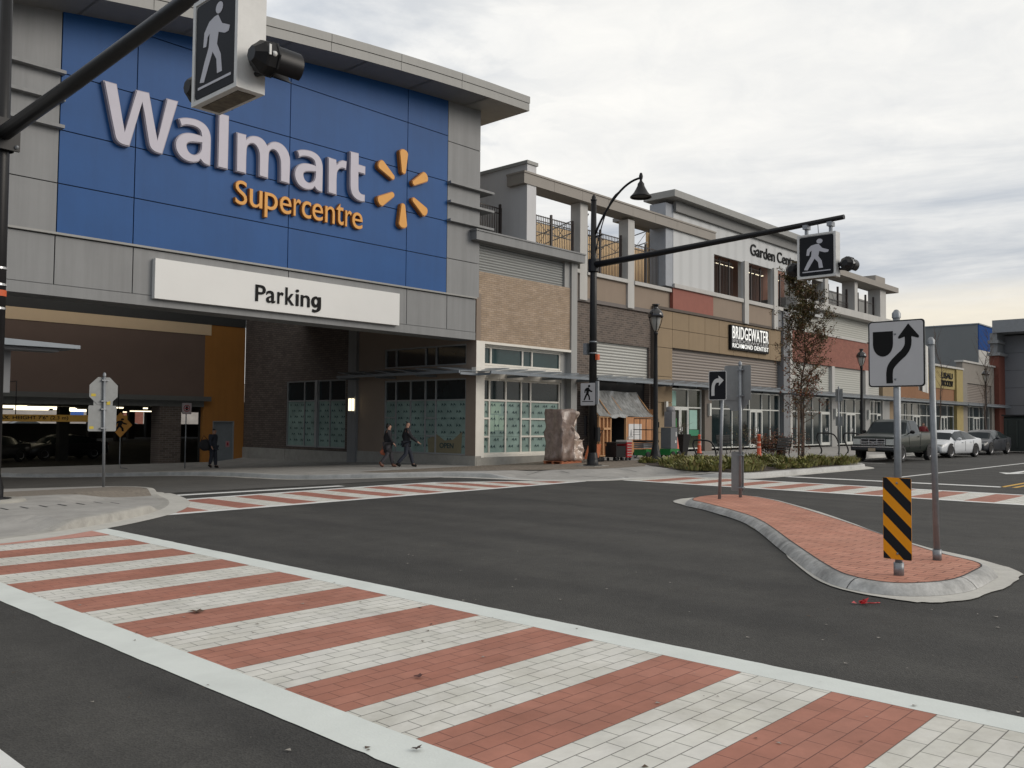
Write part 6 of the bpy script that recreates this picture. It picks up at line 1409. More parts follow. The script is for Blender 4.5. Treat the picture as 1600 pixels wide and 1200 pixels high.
b = MB(); b.box(31.2, 32.3, 82, 82.1, 1.85, 2.25); o = b.build('blue_banner', mat('blue_banner', (0.03, 0.12, 0.45), .5, emit=None)); tag(o, 'small blue banner glimpsed through the garage above the height bar', 'banner')

# ------------------------------------------------------------------ people
def skinmesh(verts, edges, radii, name, m, parent, root=0, sub=1):
    me = bpy.data.meshes.new('tmp'); me.from_pydata([Vector(v) for v in verts], edges, []); o = bpy.data.objects.new('tmp', me); COL.objects.link(o)
    sk = o.modifiers.new('s', 'SKIN'); sk.use_smooth_shade = True
    for i, r_ in enumerate(radii):
        sv = me.skin_vertices[0].data[i]; sv.radius = r_ if isinstance(r_, tuple) else (r_, r_); sv.use_root = (i == root)
    ss_ = o.modifiers.new('u', 'SUBSURF'); ss_.levels = sub; ss_.render_levels = sub
    bpy.context.view_layer.update(); dg = bpy.context.evaluated_depsgraph_get(); e = o.evaluated_get(dg)
    nm = bpy.data.meshes.new_from_object(e, preserve_all_data_layers=False, depsgraph=dg); bpy.data.objects.remove(o)
    nm.materials.clear(); nm.materials.append(m); nm.name = name
    for p in nm.polygons: p.use_smooth = True; p.material_index = 0
    r = bpy.data.objects.new(name, nm); COL.objects.link(r); OFF[r.name] = Vector((0, 0, 0))
    if parent: r.parent = parent
    return r
def person(loc, rz, label, cols, step=.28, h=1.75, coat=True, arm=(.0, .15), hair_long=False, carry=None, boots=None, group=None, lean=0.0):
    """walks towards local +x"""
    t = empty('person', (0, 0, 0), label, 'person', group); k = h/1.75
    hip = .92; F = step
    J = dict(pel=(0, 0, .95), ches=(.02+lean, 0, 1.30), neck=(.03+lean, 0, 1.49), hd0=(.05+lean, 0, 1.60), hd1=(.05+lean, 0, 1.70),
             hl=(0, .09, .90), kl=(F*.55, .09, .50), al=(F*.85, .09, .09), tl=(F*.85+.16, .10, .05),
             hr=(0, -.09, .90), kr=(-F*.05, -.09, .50), ar=(-F*1.0, -.09, .14), tr=(-F*1.0+.13, -.10, .05),
             sl=(.02+lean, .17, 1.42), el=(-.06-arm[0], .25, 1.14), wl=(.05+arm[1]*.4-arm[0], .26, .90),
             sr=(.02+lean, -.17, 1.42), er=(.05+arm[1]*.4, -.25, 1.15), wr=(.18+arm[1], -.25, .95))
    J = {a: Vector(v)*k for a, v in J.items()}
    names = list(J); E_ = [('pel', 'ches'), ('ches', 'neck'), ('neck', 'hd0'), ('hd0', 'hd1'), ('pel', 'hl'), ('hl', 'kl'), ('kl', 'al'), ('al', 'tl'), ('pel', 'hr'), ('hr', 'kr'), ('kr', 'ar'), ('ar', 'tr'), ('ches', 'sl'), ('sl', 'el'), ('el', 'wl'), ('ches', 'sr'), ('sr', 'er'), ('er', 'wr')]
    Rr = dict(pel=(.13, .10), ches=(.15, .11), neck=.055, hd0=(.078, .092), hd1=(.075, .088), hl=.085, kl=.058, al=.042, tl=.035, hr=.085, kr=.058, ar=.042, tr=.035, sl=.062, el=.042, wl=.030, sr=.062, er=.042, wr=.030)
    V = [J[a] for a in names]; ED = [(names.index(a), names.index(b_)) for a, b_ in E_]; RD = [Rr[a] if isinstance(Rr[a], tuple) else Rr[a] for a in names]
    # nose and hands grow out of the same skin
    V.append(J['hd0']+Vector((.10, 0, .015))*k); ED.append((names.index('hd0'), len(V)-1)); RD.append(.014)
    for w_, e_ in (('wl', 'el'), ('wr', 'er')):
        d = (J[w_]-J[e_]).normalized(); palm = J[w_]+d*.07; V.append(palm); ip = len(V)-1; ED.append((names.index(w_), ip)); RD.append((.032, .018))
        for q in range(4):
            V.append(palm+d*(.06+.012*(1.5-abs(q-1.5)))+Vector(((q-1.5)*.017, 0, 0))+Vector((.012, 0, 0))); ED.append((ip, len(V)-1)); RD.append(.008)
        V.append(J[w_]+d*.06+Vector((.045, 0, 0))); ED.append((ip, len(V)-1)); RD.append(.009)
    skinmesh(V, ED, RD, 'body', M_skin, t, 0)
    b = MB()
    for s_ in (-1, 1): b.ball(J['hd0']+Vector((.082, s_*.032, .045)), .010, .012, .009, 6, 4)
    b.build('eye', M_black, t)
    # clothes: shells over the same joints
    def shell(nm, chain, rad, m): 
        vs = [J[c] if isinstance(c, str) else Vector(c)*k for c in chain[0]]; skinmesh(vs, chain[1], rad, nm, m, t, 0)
    shell('trousers', (['pel', 'hl', 'kl', 'al', 'hr', 'kr', 'ar'], [(0, 1), (1, 2), (2, 3), (0, 4), (4, 5), (5, 6)]), [(.165, .145), .112, .086, .074, .112, .086, .074], cols[1])
    b_ = ['pel', 'ches', 'neck', 'sl', 'el', 'wl', 'sr', 'er', 'wr']; rad = [(.175, .155), (.20, .155), .082, .095, .074, .056, .095, .074, .056]; ed = [(0, 1), (1, 2), (1, 3), (3, 4), (4, 5), (1, 6), (6, 7), (7, 8)]
    b_ = b_+([(0.01, 0, .74), (0.02, 0, .50)] if coat else [(0.01, 0, .82)]); rad = rad+([(.20, .18), (.23, .20)] if coat else [(.17, .155)]); ed = ed+([(0, 9), (9, 10)] if coat else [(0, 9)])
    shell('coat' if coat else 'jacket', (b_, ed), rad, cols[0])
    for a_, c_ in (('al', 'tl'), ('ar', 'tr')):
        skinmesh([J[a_]+Vector((-.02, 0, .10 if boots else .02)), J[a_]+Vector((-.01, 0, -.03)), J[c_]-Vector((0, 0, .01))], [(0, 1), (1, 2)], [.072, .068, .060], 'boot' if boots else 'shoe', boots or M_black, t, 0)
    hr = J['hd1']; vs = [hr+Vector((-.012, 0, .035)), hr+Vector((-.04, 0, -.03))]; rr_ = [(.088, .096), (.08, .085)]; ee = [(0, 1)]
    if hair_long: vs.append(hr+Vector((-.07, 0, -.17))); rr_.append((.055, .08)); ee.append((1, 2))
    skinmesh(vs, ee, rr_, 'hair', M_hair, t, 0)
    t.location = loc; t.rotation_euler = (0, 0, rz)
    return t, J
M_nav = mat('navy_cloth', (0.020, 0.024, 0.036), .85, .2, 9); M_blk = mat('black_cloth', (0.014, 0.014, 0.017), .85, .2, 9); M_gcl = mat('grey_cloth', (0.055, 0.052, 0.058), .85, .2, 9); M_tbt = mat('brown_leather', (0.12, 0.045, 0.025), .5)
gp = lambda x, y: GZ(x, y)+0.15
fx_, fy_ = 22.9, 26.5
W_az = math.atan2(-.5, .87)
person((22.55, 26.35, gp(22.55, 26.35)), W_az, 'man in a dark jacket striding ahead of the woman with the orange bag', (M_blk, M_nav), .34, 1.78, False, (.02, .22))
tw, Jw = person((21.95, 26.75, gp(21.95, 26.75)), W_az, 'woman in a black coat and brown boots carrying an orange bag past the windows', (M_blk, M_gcl), .28, 1.68, True, (.02, .02), True, boots=M_tbt)
b = MB(); b.ball((0, 0, 0), .20, .07, .13, 12, 8); b.tube([(-.14, 0, .08), (-.08, 0, .24), (.08, 0, .24), (.14, 0, .08)], .012, 6)
bag = b.build('handbag', mat('orange_leather', (0.42, 0.115, 0.05), .5), None, (0, 0, 0)); hw = Matrix.Rotation(W_az, 4, 'Z') @ Jw['wl']
bag.location = Vector((21.95, 26.75, gp(21.95, 26.75)))+hw+Vector((-.10, 0.02, -.30)); bag.rotation_euler = (0, 0, W_az); tag(bag, 'orange handbag hanging from the hand of the woman in the black coat', 'bag')
px_, py_ = 20.0, 36.5; 
t3, J3 = person((px_, py_, gp(px_, py_)), R(-70), 'person in dark blue with a large dark bag before the grey service door', (M_nav, M_nav), .10, 1.75, False, (.10, -.05))
b = MB(); b.ball((0, 0, 0), .30, .17, .26, 12, 8); b.tube([(-.2, 0, .2), (-.05, .05, .42), (.15, 0, .2)], .015, 6); bag = b.build('duffel_bag', M_blk, None, (0, 0, 0)); bag.location = (px_-.36, py_+.05, gp(px_, py_)+1.02); tag(bag, 'large dark duffel bag held by the person at the service door', 'bag')
q = onZ(4, 742, 0.1); 
person((7.0, 24.3, 0.16), R(200), 'person in a dark coat half hidden by the mast pole at the left edge', (M_blk, M_blk), .15, 1.7, True, (.0, .1))
person((60.2, 19.2, .15), R(200), 'person in a dark red jacket behind the bed of the pickup truck', (mat('dark_red_cloth', (0.14, 0.012, 0.015), .8), M_blk), .12, 1.72, False)

# ------------------------------------------------------------------ planting
def leafmat(name, cols):
    m = bpy.data.materials.new(name); m.use_nodes = True; t = m.node_tree; n = t.nodes; l = t.links; p = n['Principled BSDF']
    g = n.new('ShaderNodeNewGeometry'); r = n.new('ShaderNodeValToRGB'); e = r.color_ramp.elements
    while len(e) < len(cols): e.new(.5)
    for i, (q, c) in enumerate(zip(e, cols)): q.position = i/(len(cols)-1); q.color = (*c, 1)
    l.new(g.outputs['Random Per Island'], r.inputs[0]); l.new(r.outputs[0], p.inputs['Base Color']); p.inputs['Roughness'].default_value = .6
    p.inputs['Transmission Weight'].default_value = 0.0; MATS[name] = m; return m
M_bark = mat('bark', (0.085, 0.065, 0.055), .9, .3, 10, bump=.5, bs=30); M_twig = mat('twig', (0.10, 0.07, 0.05), .9, .3, 10)
def branchtree(name, loc, H, crown_r, crown_z, nb, leaves, lm_, label, cat='tree', r0=.06, lsize=.07, seed=1, spread=.5, leafdens=None, trunk_m=None, group=None):
    rnd = random.Random(seed); loc = Vector(loc)
    t = empty(name, loc, label, cat, group); tr = MB(); br = MB(); tips = []
    top = [loc+Vector((rnd.uniform(-.05, .05)*i, rnd.uniform(-.05, .05)*i, H*.96*i/7)) for i in range(8)]
    tr.tube(top, [r0*(1-.85*i/7) for i in range(8)], 8); tr.build('trunk', trunk_m or M_bark, t)
    def at(z):
        f = min(6.999, max(0, z/(H*.96)*7)); i = int(f); return top[i].lerp(top[i+1], f-i)
    for i in range(nb):
        z = crown_z+(H-crown_z)*(i+rnd.random())/nb*.97; a = rnd.uniform(0, 6.283); rr = crown_r(z/H)*rnd.uniform(.55, 1.05); p = at(z)
        rise = rr*rnd.uniform(.9, 1.9)*spread
        pts = [p+Vector((math.cos(a)*rr*s_, math.sin(a)*rr*s_, rise*s_**1.3)) for s_ in (0, .35, .7, 1)]
        br.tube(pts, [r0*.30, r0*.2, r0*.13, r0*.06], 4, caps=False)
        for _ in range(5):
            s_ = rnd.uniform(.25, 1); q0 = p+Vector((math.cos(a)*rr*s_, math.sin(a)*rr*s_, rise*s_**1.3)); d = Vector((rnd.uniform(-1, 1), rnd.uniform(-1, 1), rnd.uniform(-.1, 1))).normalized()*rr*.45
            br.tube([q0, q0+d*.5+Vector((0, 0, .02)), q0+d], [r0*.09, r0*.07, r0*.035], 3, caps=False)
            for s2 in (.3, .6, .85, 1): tips.append(q0+d*s2)
        tips += pts[1:]
    br.build('branch', M_twig, t)
    if leaves:
        b = MB()
        for _ in range(leaves):
            c = rnd.choice(tips)+Vector([rnd.gauss(0, .055) for _ in range(3)]); hz = (c.z-loc.z)/H
            if leafdens and rnd.random() > leafdens(hz): continue
            s_ = lsize*rnd.uniform(.6, 1.25); M_ = Matrix.Rotation(rnd.uniform(0, 6.3), 3, 'Z') @ Matrix.Rotation(rnd.uniform(-1.3, 1.3), 3, 'X') @ Matrix.Rotation(rnd.uniform(0, 6.3), 3, 'Z')
            vs = [c+M_ @ Vector(v)*s_ for v in ((-.5, 0, 0), (-.1, .32, .06), (.55, 0, -.05), (-.1, -.32, .06))]
            b.add(vs, [(0, 1, 2, 3)])
            b.m[-1] = (1 if hz > .62+rnd.gauss(0, .10) else (2 if rnd.random() < .12 else 0))
        b.build('crown', lm_, t)
    return t
M_lred = leafmat('autumn_leaves', [(0.13, 0.04, 0.025), (0.24, 0.065, 0.035), (0.12, 0.08, 0.03), (0.08, 0.07, 0.03), (0.30, 0.10, 0.04)])
M_lgr = leafmat('late_green_leaves', [(0.06, 0.065, 0.02), (0.11, 0.105, 0.03), (0.14, 0.08, 0.03), (0.045, 0.05, 0.02), (0.17, 0.07, 0.03)])
M_lyl = leafmat('ochre_leaves', [(0.16, 0.12, 0.03), (0.10, 0.09, 0.03), (0.2, 0.11, 0.03)])
tx_, ty_ = 34.15, 15.55
branchtree('street_tree', (tx_, ty_, .15), 7.7, lambda h: (.30 if h > .94 else .56 if h > .82 else .80 if h > .68 else 1.12 if h > .35 else 1.0), 1.5, 120, 19000, [M_lred, M_lgr, M_lyl], 'slim young street tree with thinning red and green autumn leaves between two stakes', r0=.055, lsize=.085, seed=4, spread=.75,
           leafdens=lambda h: .34 if h < .35 else (.52 if h < .62 else 1.0))
for dx, dy in ((-.42, -.05), (.40, .12)):
    b = MB(); b.tube([(tx_+dx, ty_+dy, .12), (tx_+dx*1.02, ty_+dy, 2.35)], .04, 8); o = b.build('tree_stake', mat('stake_wood', (0.14, 0.095, 0.065), .9, .3, 12)); tag(o, 'wooden stake on the %s side of the young autumn tree' % ('left' if dx < 0 else 'right'), 'stake', 'stakes of the young tree')
bare = dict(leaves=0, lm_=[M_lred], cat='tree')
branchtree('bare_tree', (79.5, 20.5, .15), 9.6, lambda h: .25+.9*math.sin(math.pi*min(1, max(0, (1.0-h)/.85))), 1.8, 34, 0, [M_lred], 'slender leafless tree before the yellow shop, taller than the shop roofs', r0=.07, seed=21, spread=1.5)
branchtree('bare_tree', (70.5, 21.3, .15), 8.8, lambda h: .25+.7*math.sin(math.pi*min(1, max(0, (1.0-h)/.85))), 1.8, 26, 0, [M_lred], 'thin leafless tree showing above and below the keep right sign', r0=.05, seed=22, spread=1.5)
branchtree('bare_shrub', (30.6, 16.3, .15), 1.15, lambda h: .55, .1, 22, 260, [M_lyl, M_lgr, M_lyl], 'bare twiggy shrub with a few leaves behind the arrow sign', 'shrub', r0=.02, seed=5, spread=1.0, lsize=.06)
branchtree('bare_shrub', (33.2, 15.1, .15), .8, lambda h: .45, .1, 18, 300, [M_lred, M_lred, M_lyl], 'small reddish twiggy shrub beside the orange bollard in the planting bed', 'shrub', r0=.018, seed=6, spread=1.0, lsize=.06)
branchtree('red_shrub', (36.4, 17.9, .15), .55, lambda h: 1.0, .05, 46, 2600, [M_lred, M_lred, M_lred], 'low rust red shrub just right of the street tree', 'shrub', r0=.02, seed=8, spread=.35, lsize=.08)
# planting bed and its ground cover
bed = [(28.4, 19.6), (26.6, 17.8), (24.9, 15.6), (24.62, 14.4), (24.9, 13.45), (25.8, 13.3), (28.8, 13.28), (32.8, 13.28), (34.0, 13.5), (34.9, 14.3), (35.1, 15.2), (33.3, 16.3), (31.2, 17.9), (29.6, 19.4)]
b = MB(); sheet(b, bed, lambda x, y: GZ(x, y)+.162, 0, 50); tag(b.build('planting_soil', M_soil, base=(0, 0, 0)), kind='structure')
def inpoly(x, y, P):
    c = False
    for i in range(len(P)):
        (x0, y0), (x1, y1) = P[i-1], P[i]
        if (y0 > y) != (y1 > y) and x < (x1-x0)*(y-y0)/(y1-y0)+x0: c = not c
    return c
rnd = random.Random(9); b = MB(); clumps = []
while len(clumps) < 120:
    x, y = rnd.uniform(24.6, 35.2), rnd.uniform(13.3, 19.6)
    if inpoly(x, y, bed): clumps.append((x, y, rnd.choice((rnd.uniform(.10, .2), rnd.uniform(.26, .42)))))
for x, y, r_ in clumps:
    g0 = GZ(x, y)+.16
    for _ in range(int(60+260*r_)):
        a = rnd.uniform(0, 6.283); q = r_*rnd.random()**.5; px0, py0 = x+math.cos(a)*q, y+math.sin(a)*q; hh = r_*rnd.uniform(.5, 1.35)*(1-.4*q/r_)
        lx, ly = math.cos(a)*hh*rnd.uniform(.2, .8), math.sin(a)*hh*rnd.uniform(.2, .8); w_ = rnd.uniform(.018, .04); b.add([(px0-math.sin(a)*w_+lx*.5, py0+math.cos(a)*w_+ly*.5, g0+hh*.7), (px0, py0, g0), (px0+math.sin(a)*w_+lx*.5, py0-math.cos(a)*w_+ly*.5, g0+hh*.7), (px0+lx, py0+ly, g0+hh*rnd.uniform(.75, 1.0))], [(0, 1, 2, 3)])
M_gc = leafmat('ground_cover_leaves', [(0.14, 0.15, 0.035), (0.21, 0.22, 0.06), (0.28, 0.25, 0.08), (0.08, 0.10, 0.03), (0.30, 0.22, 0.09)])
tag(b.build('ground_cover', M_gc, base=(0, 0, 0)), 'low yellow green ground cover filling the planting bed', 'ground cover', kind='stuff')
# ------------------------------------------------------------------ clutter in front of the shops
def gS(x, y): return GZ(x, y)+.15
# wrapped goods on a pallet
x, y = 27.9, 23.0; g0 = gS(x, y)
t = empty('wrapped_pallet', (x, y, g0), 'tall stack of goods wrapped in pinkish plastic film beside the corner windows', 'pallet')
def lump(b, x0, x1, y0, y1, z0, z1, amp, seed, mi=0, n=10):
    vs = []; fs = []; ids = {}
    def P(i, j, k):
        if (i, j, k) in ids: return ids[i, j, k]
        v = Vector((x0+(x1-x0)*i/n, y0+(y1-y0)*j/n, z0+(z1-z0)*k/n)); q = Vector((mnoise.noise(v*3.1+Vector((seed, 0, 0))), mnoise.noise(v*3.3+Vector((0, seed, 5))), mnoise.noise(v*2.9+Vector((7, 0, seed)))*.6))
        if k == 0: q.z = 0
        ids[i, j, k] = len(vs); vs.append(v+q*amp); return ids[i, j, k]
    R_ = range(n)
    for a in R_:
        for c in R_:
            fs += [(P(a, c, 0), P(a, c+1, 0), P(a+1, c+1, 0), P(a+1, c, 0)), (P(a, c, n), P(a+1, c, n), P(a+1, c+1, n), P(a, c+1, n)), (P(a, 0, c), P(a+1, 0, c), P(a+1, 0, c+1), P(a, 0, c+1)), (P(a, n, c), P(a, n, c+1), P(a+1, n, c+1), P(a+1, n, c)), (P(0, a, c), P(0, a, c+1), P(0, a+1, c+1), P(0, a+1, c)), (P(n, a, c), P(n, a+1, c), P(n, a+1, c+1), P(n, a, c+1))]
    b.add(vs, fs, mi, True)
M_film = mat('pinkish_film', (0.25, 0.185, 0.155), .25, .35, 4.5, bump=1.0, bs=11, spec=.7, streak=.25)
M_film2 = mat('clear_film', (0.52, 0.42, 0.35), .18, .35, 6, bump=1.0, bs=12, spec=.9)
b = MB(); lump(b, x-.45, x+.38, y-.45, y+.45, g0+.14, g0+2.20, .09, 3, 0, 14); b.build('wrapped_stack', M_film, t)
b = MB(); lump(b, x+.36, x+1.02, y-.42, y+.40, g0+.12, g0+1.0, .22, 8, 0, 12); lump(b, x+.28, x+.58, y-.42, y+.38, g0+.9, g0+2.12, .24, 9, 0, 14); b.build('wrapped_side_load', M_film2, t)
b = MB()
for i in range(3): b.box(x-.5, x+.8, y-.48+.42*i, y-.38+.42*i, g0, g0+.10)
for i in range(5): b.box(x-.5+.29*i, x-.38+.29*i, y-.5, y+.5, g0+.102, g0+.125)
b.build('pallet', mat('orange_pallet', (0.38, 0.13, 0.06), .8, .2, 9), t)
x, y = 29.25, 22.35; g0 = gS(x, y)
t = empty('pallet_jack', (x, y, g0), 'orange pallet jack with dark wheels between the wrapped goods and the mast pole', 'pallet jack')
b = MB(); b.prism([(x-.35, y-.2, g0+.12), (x+.1, y-.2, g0+.12), (x+.3, y-.2, g0+.75), (x-.1, y-.2, g0+.68)], (0, .4, 0)); b.build('body', mat('jack_orange', (0.50, 0.15, 0.06), .5), t)
b = MB()
for dx, dy in ((.15, -.22), (.35, -.22), (.15, .2), (.4, .2)): b.lathe([(0, -.03), (.10, -.03), (.10, .03), (0, .03)], (x+dx, y+dy, g0+.10), 'y', 12)
b.build('wheel', M_rub, t); b = MB(); b.tube([(x+.25, y, g0+.3), (x+.5, y, g0+1.15), (x+.46, y-.15, g0+1.3), (x+.46, y+.15, g0+1.3), (x+.5, y, g0+1.15)], .022, 6); b.build('handle', M_blkm, t)
# tool carts
x, y = 30.55, 21.95; g0 = gS(x, y)
t = empty('tool_cart', (x, y, g0), 'black and red tool cart with red drawers at the hoarding doorway', 'cart')
b = MB(); b.box(x-.62, x+.05, y-.28, y+.28, g0+.15, g0+.62); b.box(x-.66, x+.02, y-.3, y+.3, g0+.72, g0+.78); b.box(x-.6, x-.55, y-.25, y+.25, g0+.62, g0+.72); b.build('body', M_blkm, t)
b = MB(); b.box(x+.10, x+.46, y-.30, y+.22, g0+.14, g0+.78); c_ = b.build('drawer_unit', mat('cart_red', (0.42, 0.02, 0.025), .4), t)
b = MB()
for j in range(5): b.box(x+.13, x+.43, y-.325, y-.301, g0+.22+.11*j, g0+.25+.11*j)
b.box(x+.08, x+.48, y-.32, y+.24, g0+.782, g0+.86); b.build('drawer_handle', mat('pale_plastic', (.5, .48, .44), .5), c_)
b = MB()
for dx in (-.55, -.1, .16, .40):
    for dy in (-.24, .2): b.lathe([(0, -.025), (.07, -.025), (.07, .025), (0, .025)], (x+dx, y+dy, g0+.07), 'y', 10)
b.build('wheel', M_rub, t)
b = MB(); b.tube([(x+.55, y, g0+.1), (x+.55, y, g0+.98), (x+.95, y, g0+1.0)], .02, 6); b.box(x+.5, x+.95, y-.2, y+.2, g0+.15, g0+.2); o = b.build('hand_truck', M_galv); tag(o, 'small grey hand truck right of the red tool drawers', 'hand truck')
# plywood hoarding
t = empty('plywood_hoarding', (33.6, 23.9, .15), 'plywood and lumber hoarding with a dark doorway and plastic sheet roof before the corrugated shopfront', 'hoarding')
yf = 24.40; X0 = onY(937, 690, yf).x; X1 = onY(955, 690, yf).x; X2 = onY(979, 690, yf).x; X3 = onY(1022, 690, yf).x; g0 = .12; zt_ = onY(1000, 652, yf).z
b = MB(); b.box(X2, X3, yf, yf+.03, g0, zt_); b.box(X3-.03, X3, yf+.03, Y0-.05, g0, zt_+.4); b.box(X0, X1+.0, yf+.12, yf+.14, g0, zt_-.05); b.build('plywood_sheet', M_ply, t)
b = MB()
for u in (X0, X0+.30, X0+.58, X1-.02): b.box(u, u+.06, yf+.02, yf+.11, g0+.06, zt_-.04)
b.box(X0, X1+.06, yf, yf+.11, g0, g0+.06); b.box(X0-.05, X1+.06, yf, yf+.11, zt_-.04, zt_+.03); b.box(X0+.3, X1, yf, yf+.05, g0+1.22, g0+1.32); b.box(X2-.06, X2-.002, yf-.02, yf+.1, g0, zt_+.05); b.box(X1+.06, X2-.06, yf+.02, yf+.1, zt_-.02, zt_+.05)
for u in (X0-.03, X1+.02, X2-.05, X3-.05): b.tube([(u, yf+.02, zt_), (u-.0, Y0+.2, zt_+1.25)], .035, 4)
b.box(X0-.05, X3, Y0+.12, Y0+.19, zt_+1.12, zt_+1.2); b.build('stud', M_lum, t)
b = MB(); b.box(X1+.06, X2-.06, Y0+.55, Y0+.6, g0, zt_); b.box(X1, X1+.02, yf+.14, Y0+.5, g0, zt_); b.box(X2, X2+.02, yf+.04, Y0+.5, g0, zt_); b.build('dark_doorway', M_dark, t)
b = MB(); n = 18; vs = []
for j in range(n+1):
    for i in range(n+1):
        u = X0-.05+(X3-X0+.05)*i/n; v = j/n; sag = -.16*math.sin(math.pi*v)*abs(math.sin(math.pi*(u-X0)/((X3-X0)/2.6)))-.02*math.sin(u*23)
        vs.append((u, yf-.04+(Y0+.18-yf)*v, zt_+.03+1.22*v+sag-(.10*abs(math.sin((u-X0)*4.2)) if j == 0 and X1 < u < X2 else 0)))
b.add(vs, [(j*(n+1)+i, j*(n+1)+i+1, (j+1)*(n+1)+i+1, (j+1)*(n+1)+i) for j in range(n) for i in range(n)], 0, True); b.build('plastic_sheet', mat('grey_plastic_sheet', (0.26, 0.265, 0.26), .16, .45, 5, bump=.8, bs=9, spec=.9, stretch=(1.8, .5, 1)), t)
u0 = X2+.18; u1 = X2+1.28
b = MB(); b.box(u0, u1, yf-.02, yf-.002, 1.02, 1.78) if False else b.box(X2+.15, X2+1.22, yf-.02, yf-.002, .88, 1.62); o = b.build('paper_notice', mat('white_notice', (.62, .62, .62), .6), t)
b = MB(); c = Vector((X2+.34, yf-.022, 1.2)); b.prism([(c.x-.06, c.y, c.z-.14), (c.x+.05, c.y, c.z-.14), (c.x+.02, c.y, c.z+.16), (c.x-.02, c.y, c.z+.16)], (0, -.004, 0))
for j in range(3): b.box(X2+.48, X2+1.12, yf-.024, yf-.0205, 1.10+.12*j, 1.125+.12*j)
b.build('notice_mark', M_slate, o)
# scissor lift and mast lift
def wheel(b, x, y, z, r): b.lathe([(0, -.04), (r*.9, -.04), (r, -.02), (r, .02), (r*.9, .04), (0, .04)], (x, y, z), 'y', 14)
M_lgreen = mat('lift_green', (0.012, 0.16, 0.035), .4)
x, y = 33.05, 22.3; g0 = gS(x, y)
t = empty('scissor_lift', (x, y, g0), 'folded green scissor lift with guard rails in front of the plywood sheet', 'lift')
b = MB(); b.box(x-.5, x+.5, y-.3, y+.3, g0+.12, g0+.38); b.box(x-.48, x-.25, y-.33, y-.301, g0+.2, g0+.4); b.build('chassis', M_lgreen, t)
b = MB()
for dx in (-.36, .36):
    for dy in (-.33, .33): wheel(b, x+dx, y+dy, g0+.15, .15)
b.build('wheel', M_rub, t)
b = MB()
for j in range(3): b.box(x-.58, x+.55, y-.26, y+.26, g0+.44+.08*j, g0+.50+.08*j)
b.build('folded_arms', M_slate, t)
b = MB(); b.box(x-.52, x+.5, y-.34, y+.34, g0+.69, g0+.78); b.build('platform', M_blkm, t)
b = MB()
for dx in (-.48, -.02, .46):
    for dy in (-.32, .32): b.tube([(x+dx, y+dy, g0+.78), (x+dx, y+dy, g0+1.72)], .018, 6)
for z in (1.25, 1.74):
    b.tube([(x-.48, y-.32, g0+z), (x+.46, y-.32, g0+z), (x+.46, y+.32, g0+z), (x-.48, y+.32, g0+z), (x-.48, y-.32, g0+z)], .02, 6)
b.box(x+.1, x+.5, y-.36, y-.3, g0+1.35, g0+1.6); b.build('guard_rail', M_blkm, t)
x, y = 33.7, 21.5; g0 = gS(x, y)
t = empty('mast_lift', (x, y, g0), 'grey cabinet lift on a green wheeled base right of the first street lamp', 'lift')
b = MB(); b.box(x-.35, x+.38, y-.27, y+.27, g0+.12, g0+.40); b.build('chassis', M_lgreen, t); b = MB()
for dx in (-.2, .28):
    for dy in (-.32, .32): wheel(b, x+dx, y+dy, g0+.15, .15)
b.build('wheel', M_rub, t)
b = MB(); b.box(x-.3, x+.24, y-.26, y+.26, g0+.41, g0+1.34); b.build('cabinet', mat('cabinet_grey', (0.12, 0.13, 0.14), .45), t)
b = MB(); b.box(x-.12, x+.18, y-.2, y+.2, g0+1.36, g0+2.05); b.lathe([(0, 0), (.2, 0), (.2, .25), (.1, .3), (0, .3)], (x+.08, y, g0+1.98), 'z', 12); b.build('mast_head', mat('cabinet_grey_light', (0.20, 0.20, 0.21), .5), t)
b = MB(); b.box(x+.185, x+.28, y-.2, y+.2, g0+1.36, g0+1.75); b.tube([(x+.24, y, g0+1.3), (x+.24, y, g0+2.0)], .03, 6); b.build('green_bracket', M_lgreen, t)
b = MB(); b.box(x+.10, x+.16, y-.265, y-.261, g0+.95, g0+1.15); b.box(x+.06, x+.14, y-.265, y-.261, g0+.66, g0+.78); b.box(x+.20, x+.28, y-.275, y-.271, g0+.2, g0+.3); b.build('sticker', M_board, t)
# planter, bollards, bins
x, y = 36.6, 22.7; g0 = .15
t = empty('planter_pot', (x, y, g0), 'tall tapered black planter pot with thin twigs by the mint posters', 'planter')
b = MB(); b.prism([(x-.22, y-.22, g0), (x+.22, y-.22, g0), (x+.22, y+.22, g0), (x-.22, y+.22, g0)], (0, 0, .01)); r0, r1 = .20, .34
b.add([(x+a*r0, y+c*r0, g0) for a, c in ((-1, -1), (1, -1), (1, 1), (-1, 1))]+[(x+a*r1, y+c*r1, g0+1.0) for a, c in ((-1, -1), (1, -1), (1, 1), (-1, 1))], [(0, 1, 5, 4), (1, 2, 6, 5), (2, 3, 7, 6), (3, 0, 4, 7), (4, 5, 6, 7)]); b.build('pot', M_blkm, t)
b = MB(); rnd = random.Random(3)
for _ in range(14): b.tube([(x, y, g0+1), (x+rnd.uniform(-.2, .2), y+rnd.uniform(-.2, .2), g0+1.25), (x+rnd.uniform(-.45, .45), y+rnd.uniform(-.45, .45), g0+rnd.uniform(1.35, 1.6))], .007, 3)
b.build('twig', M_twig, t)
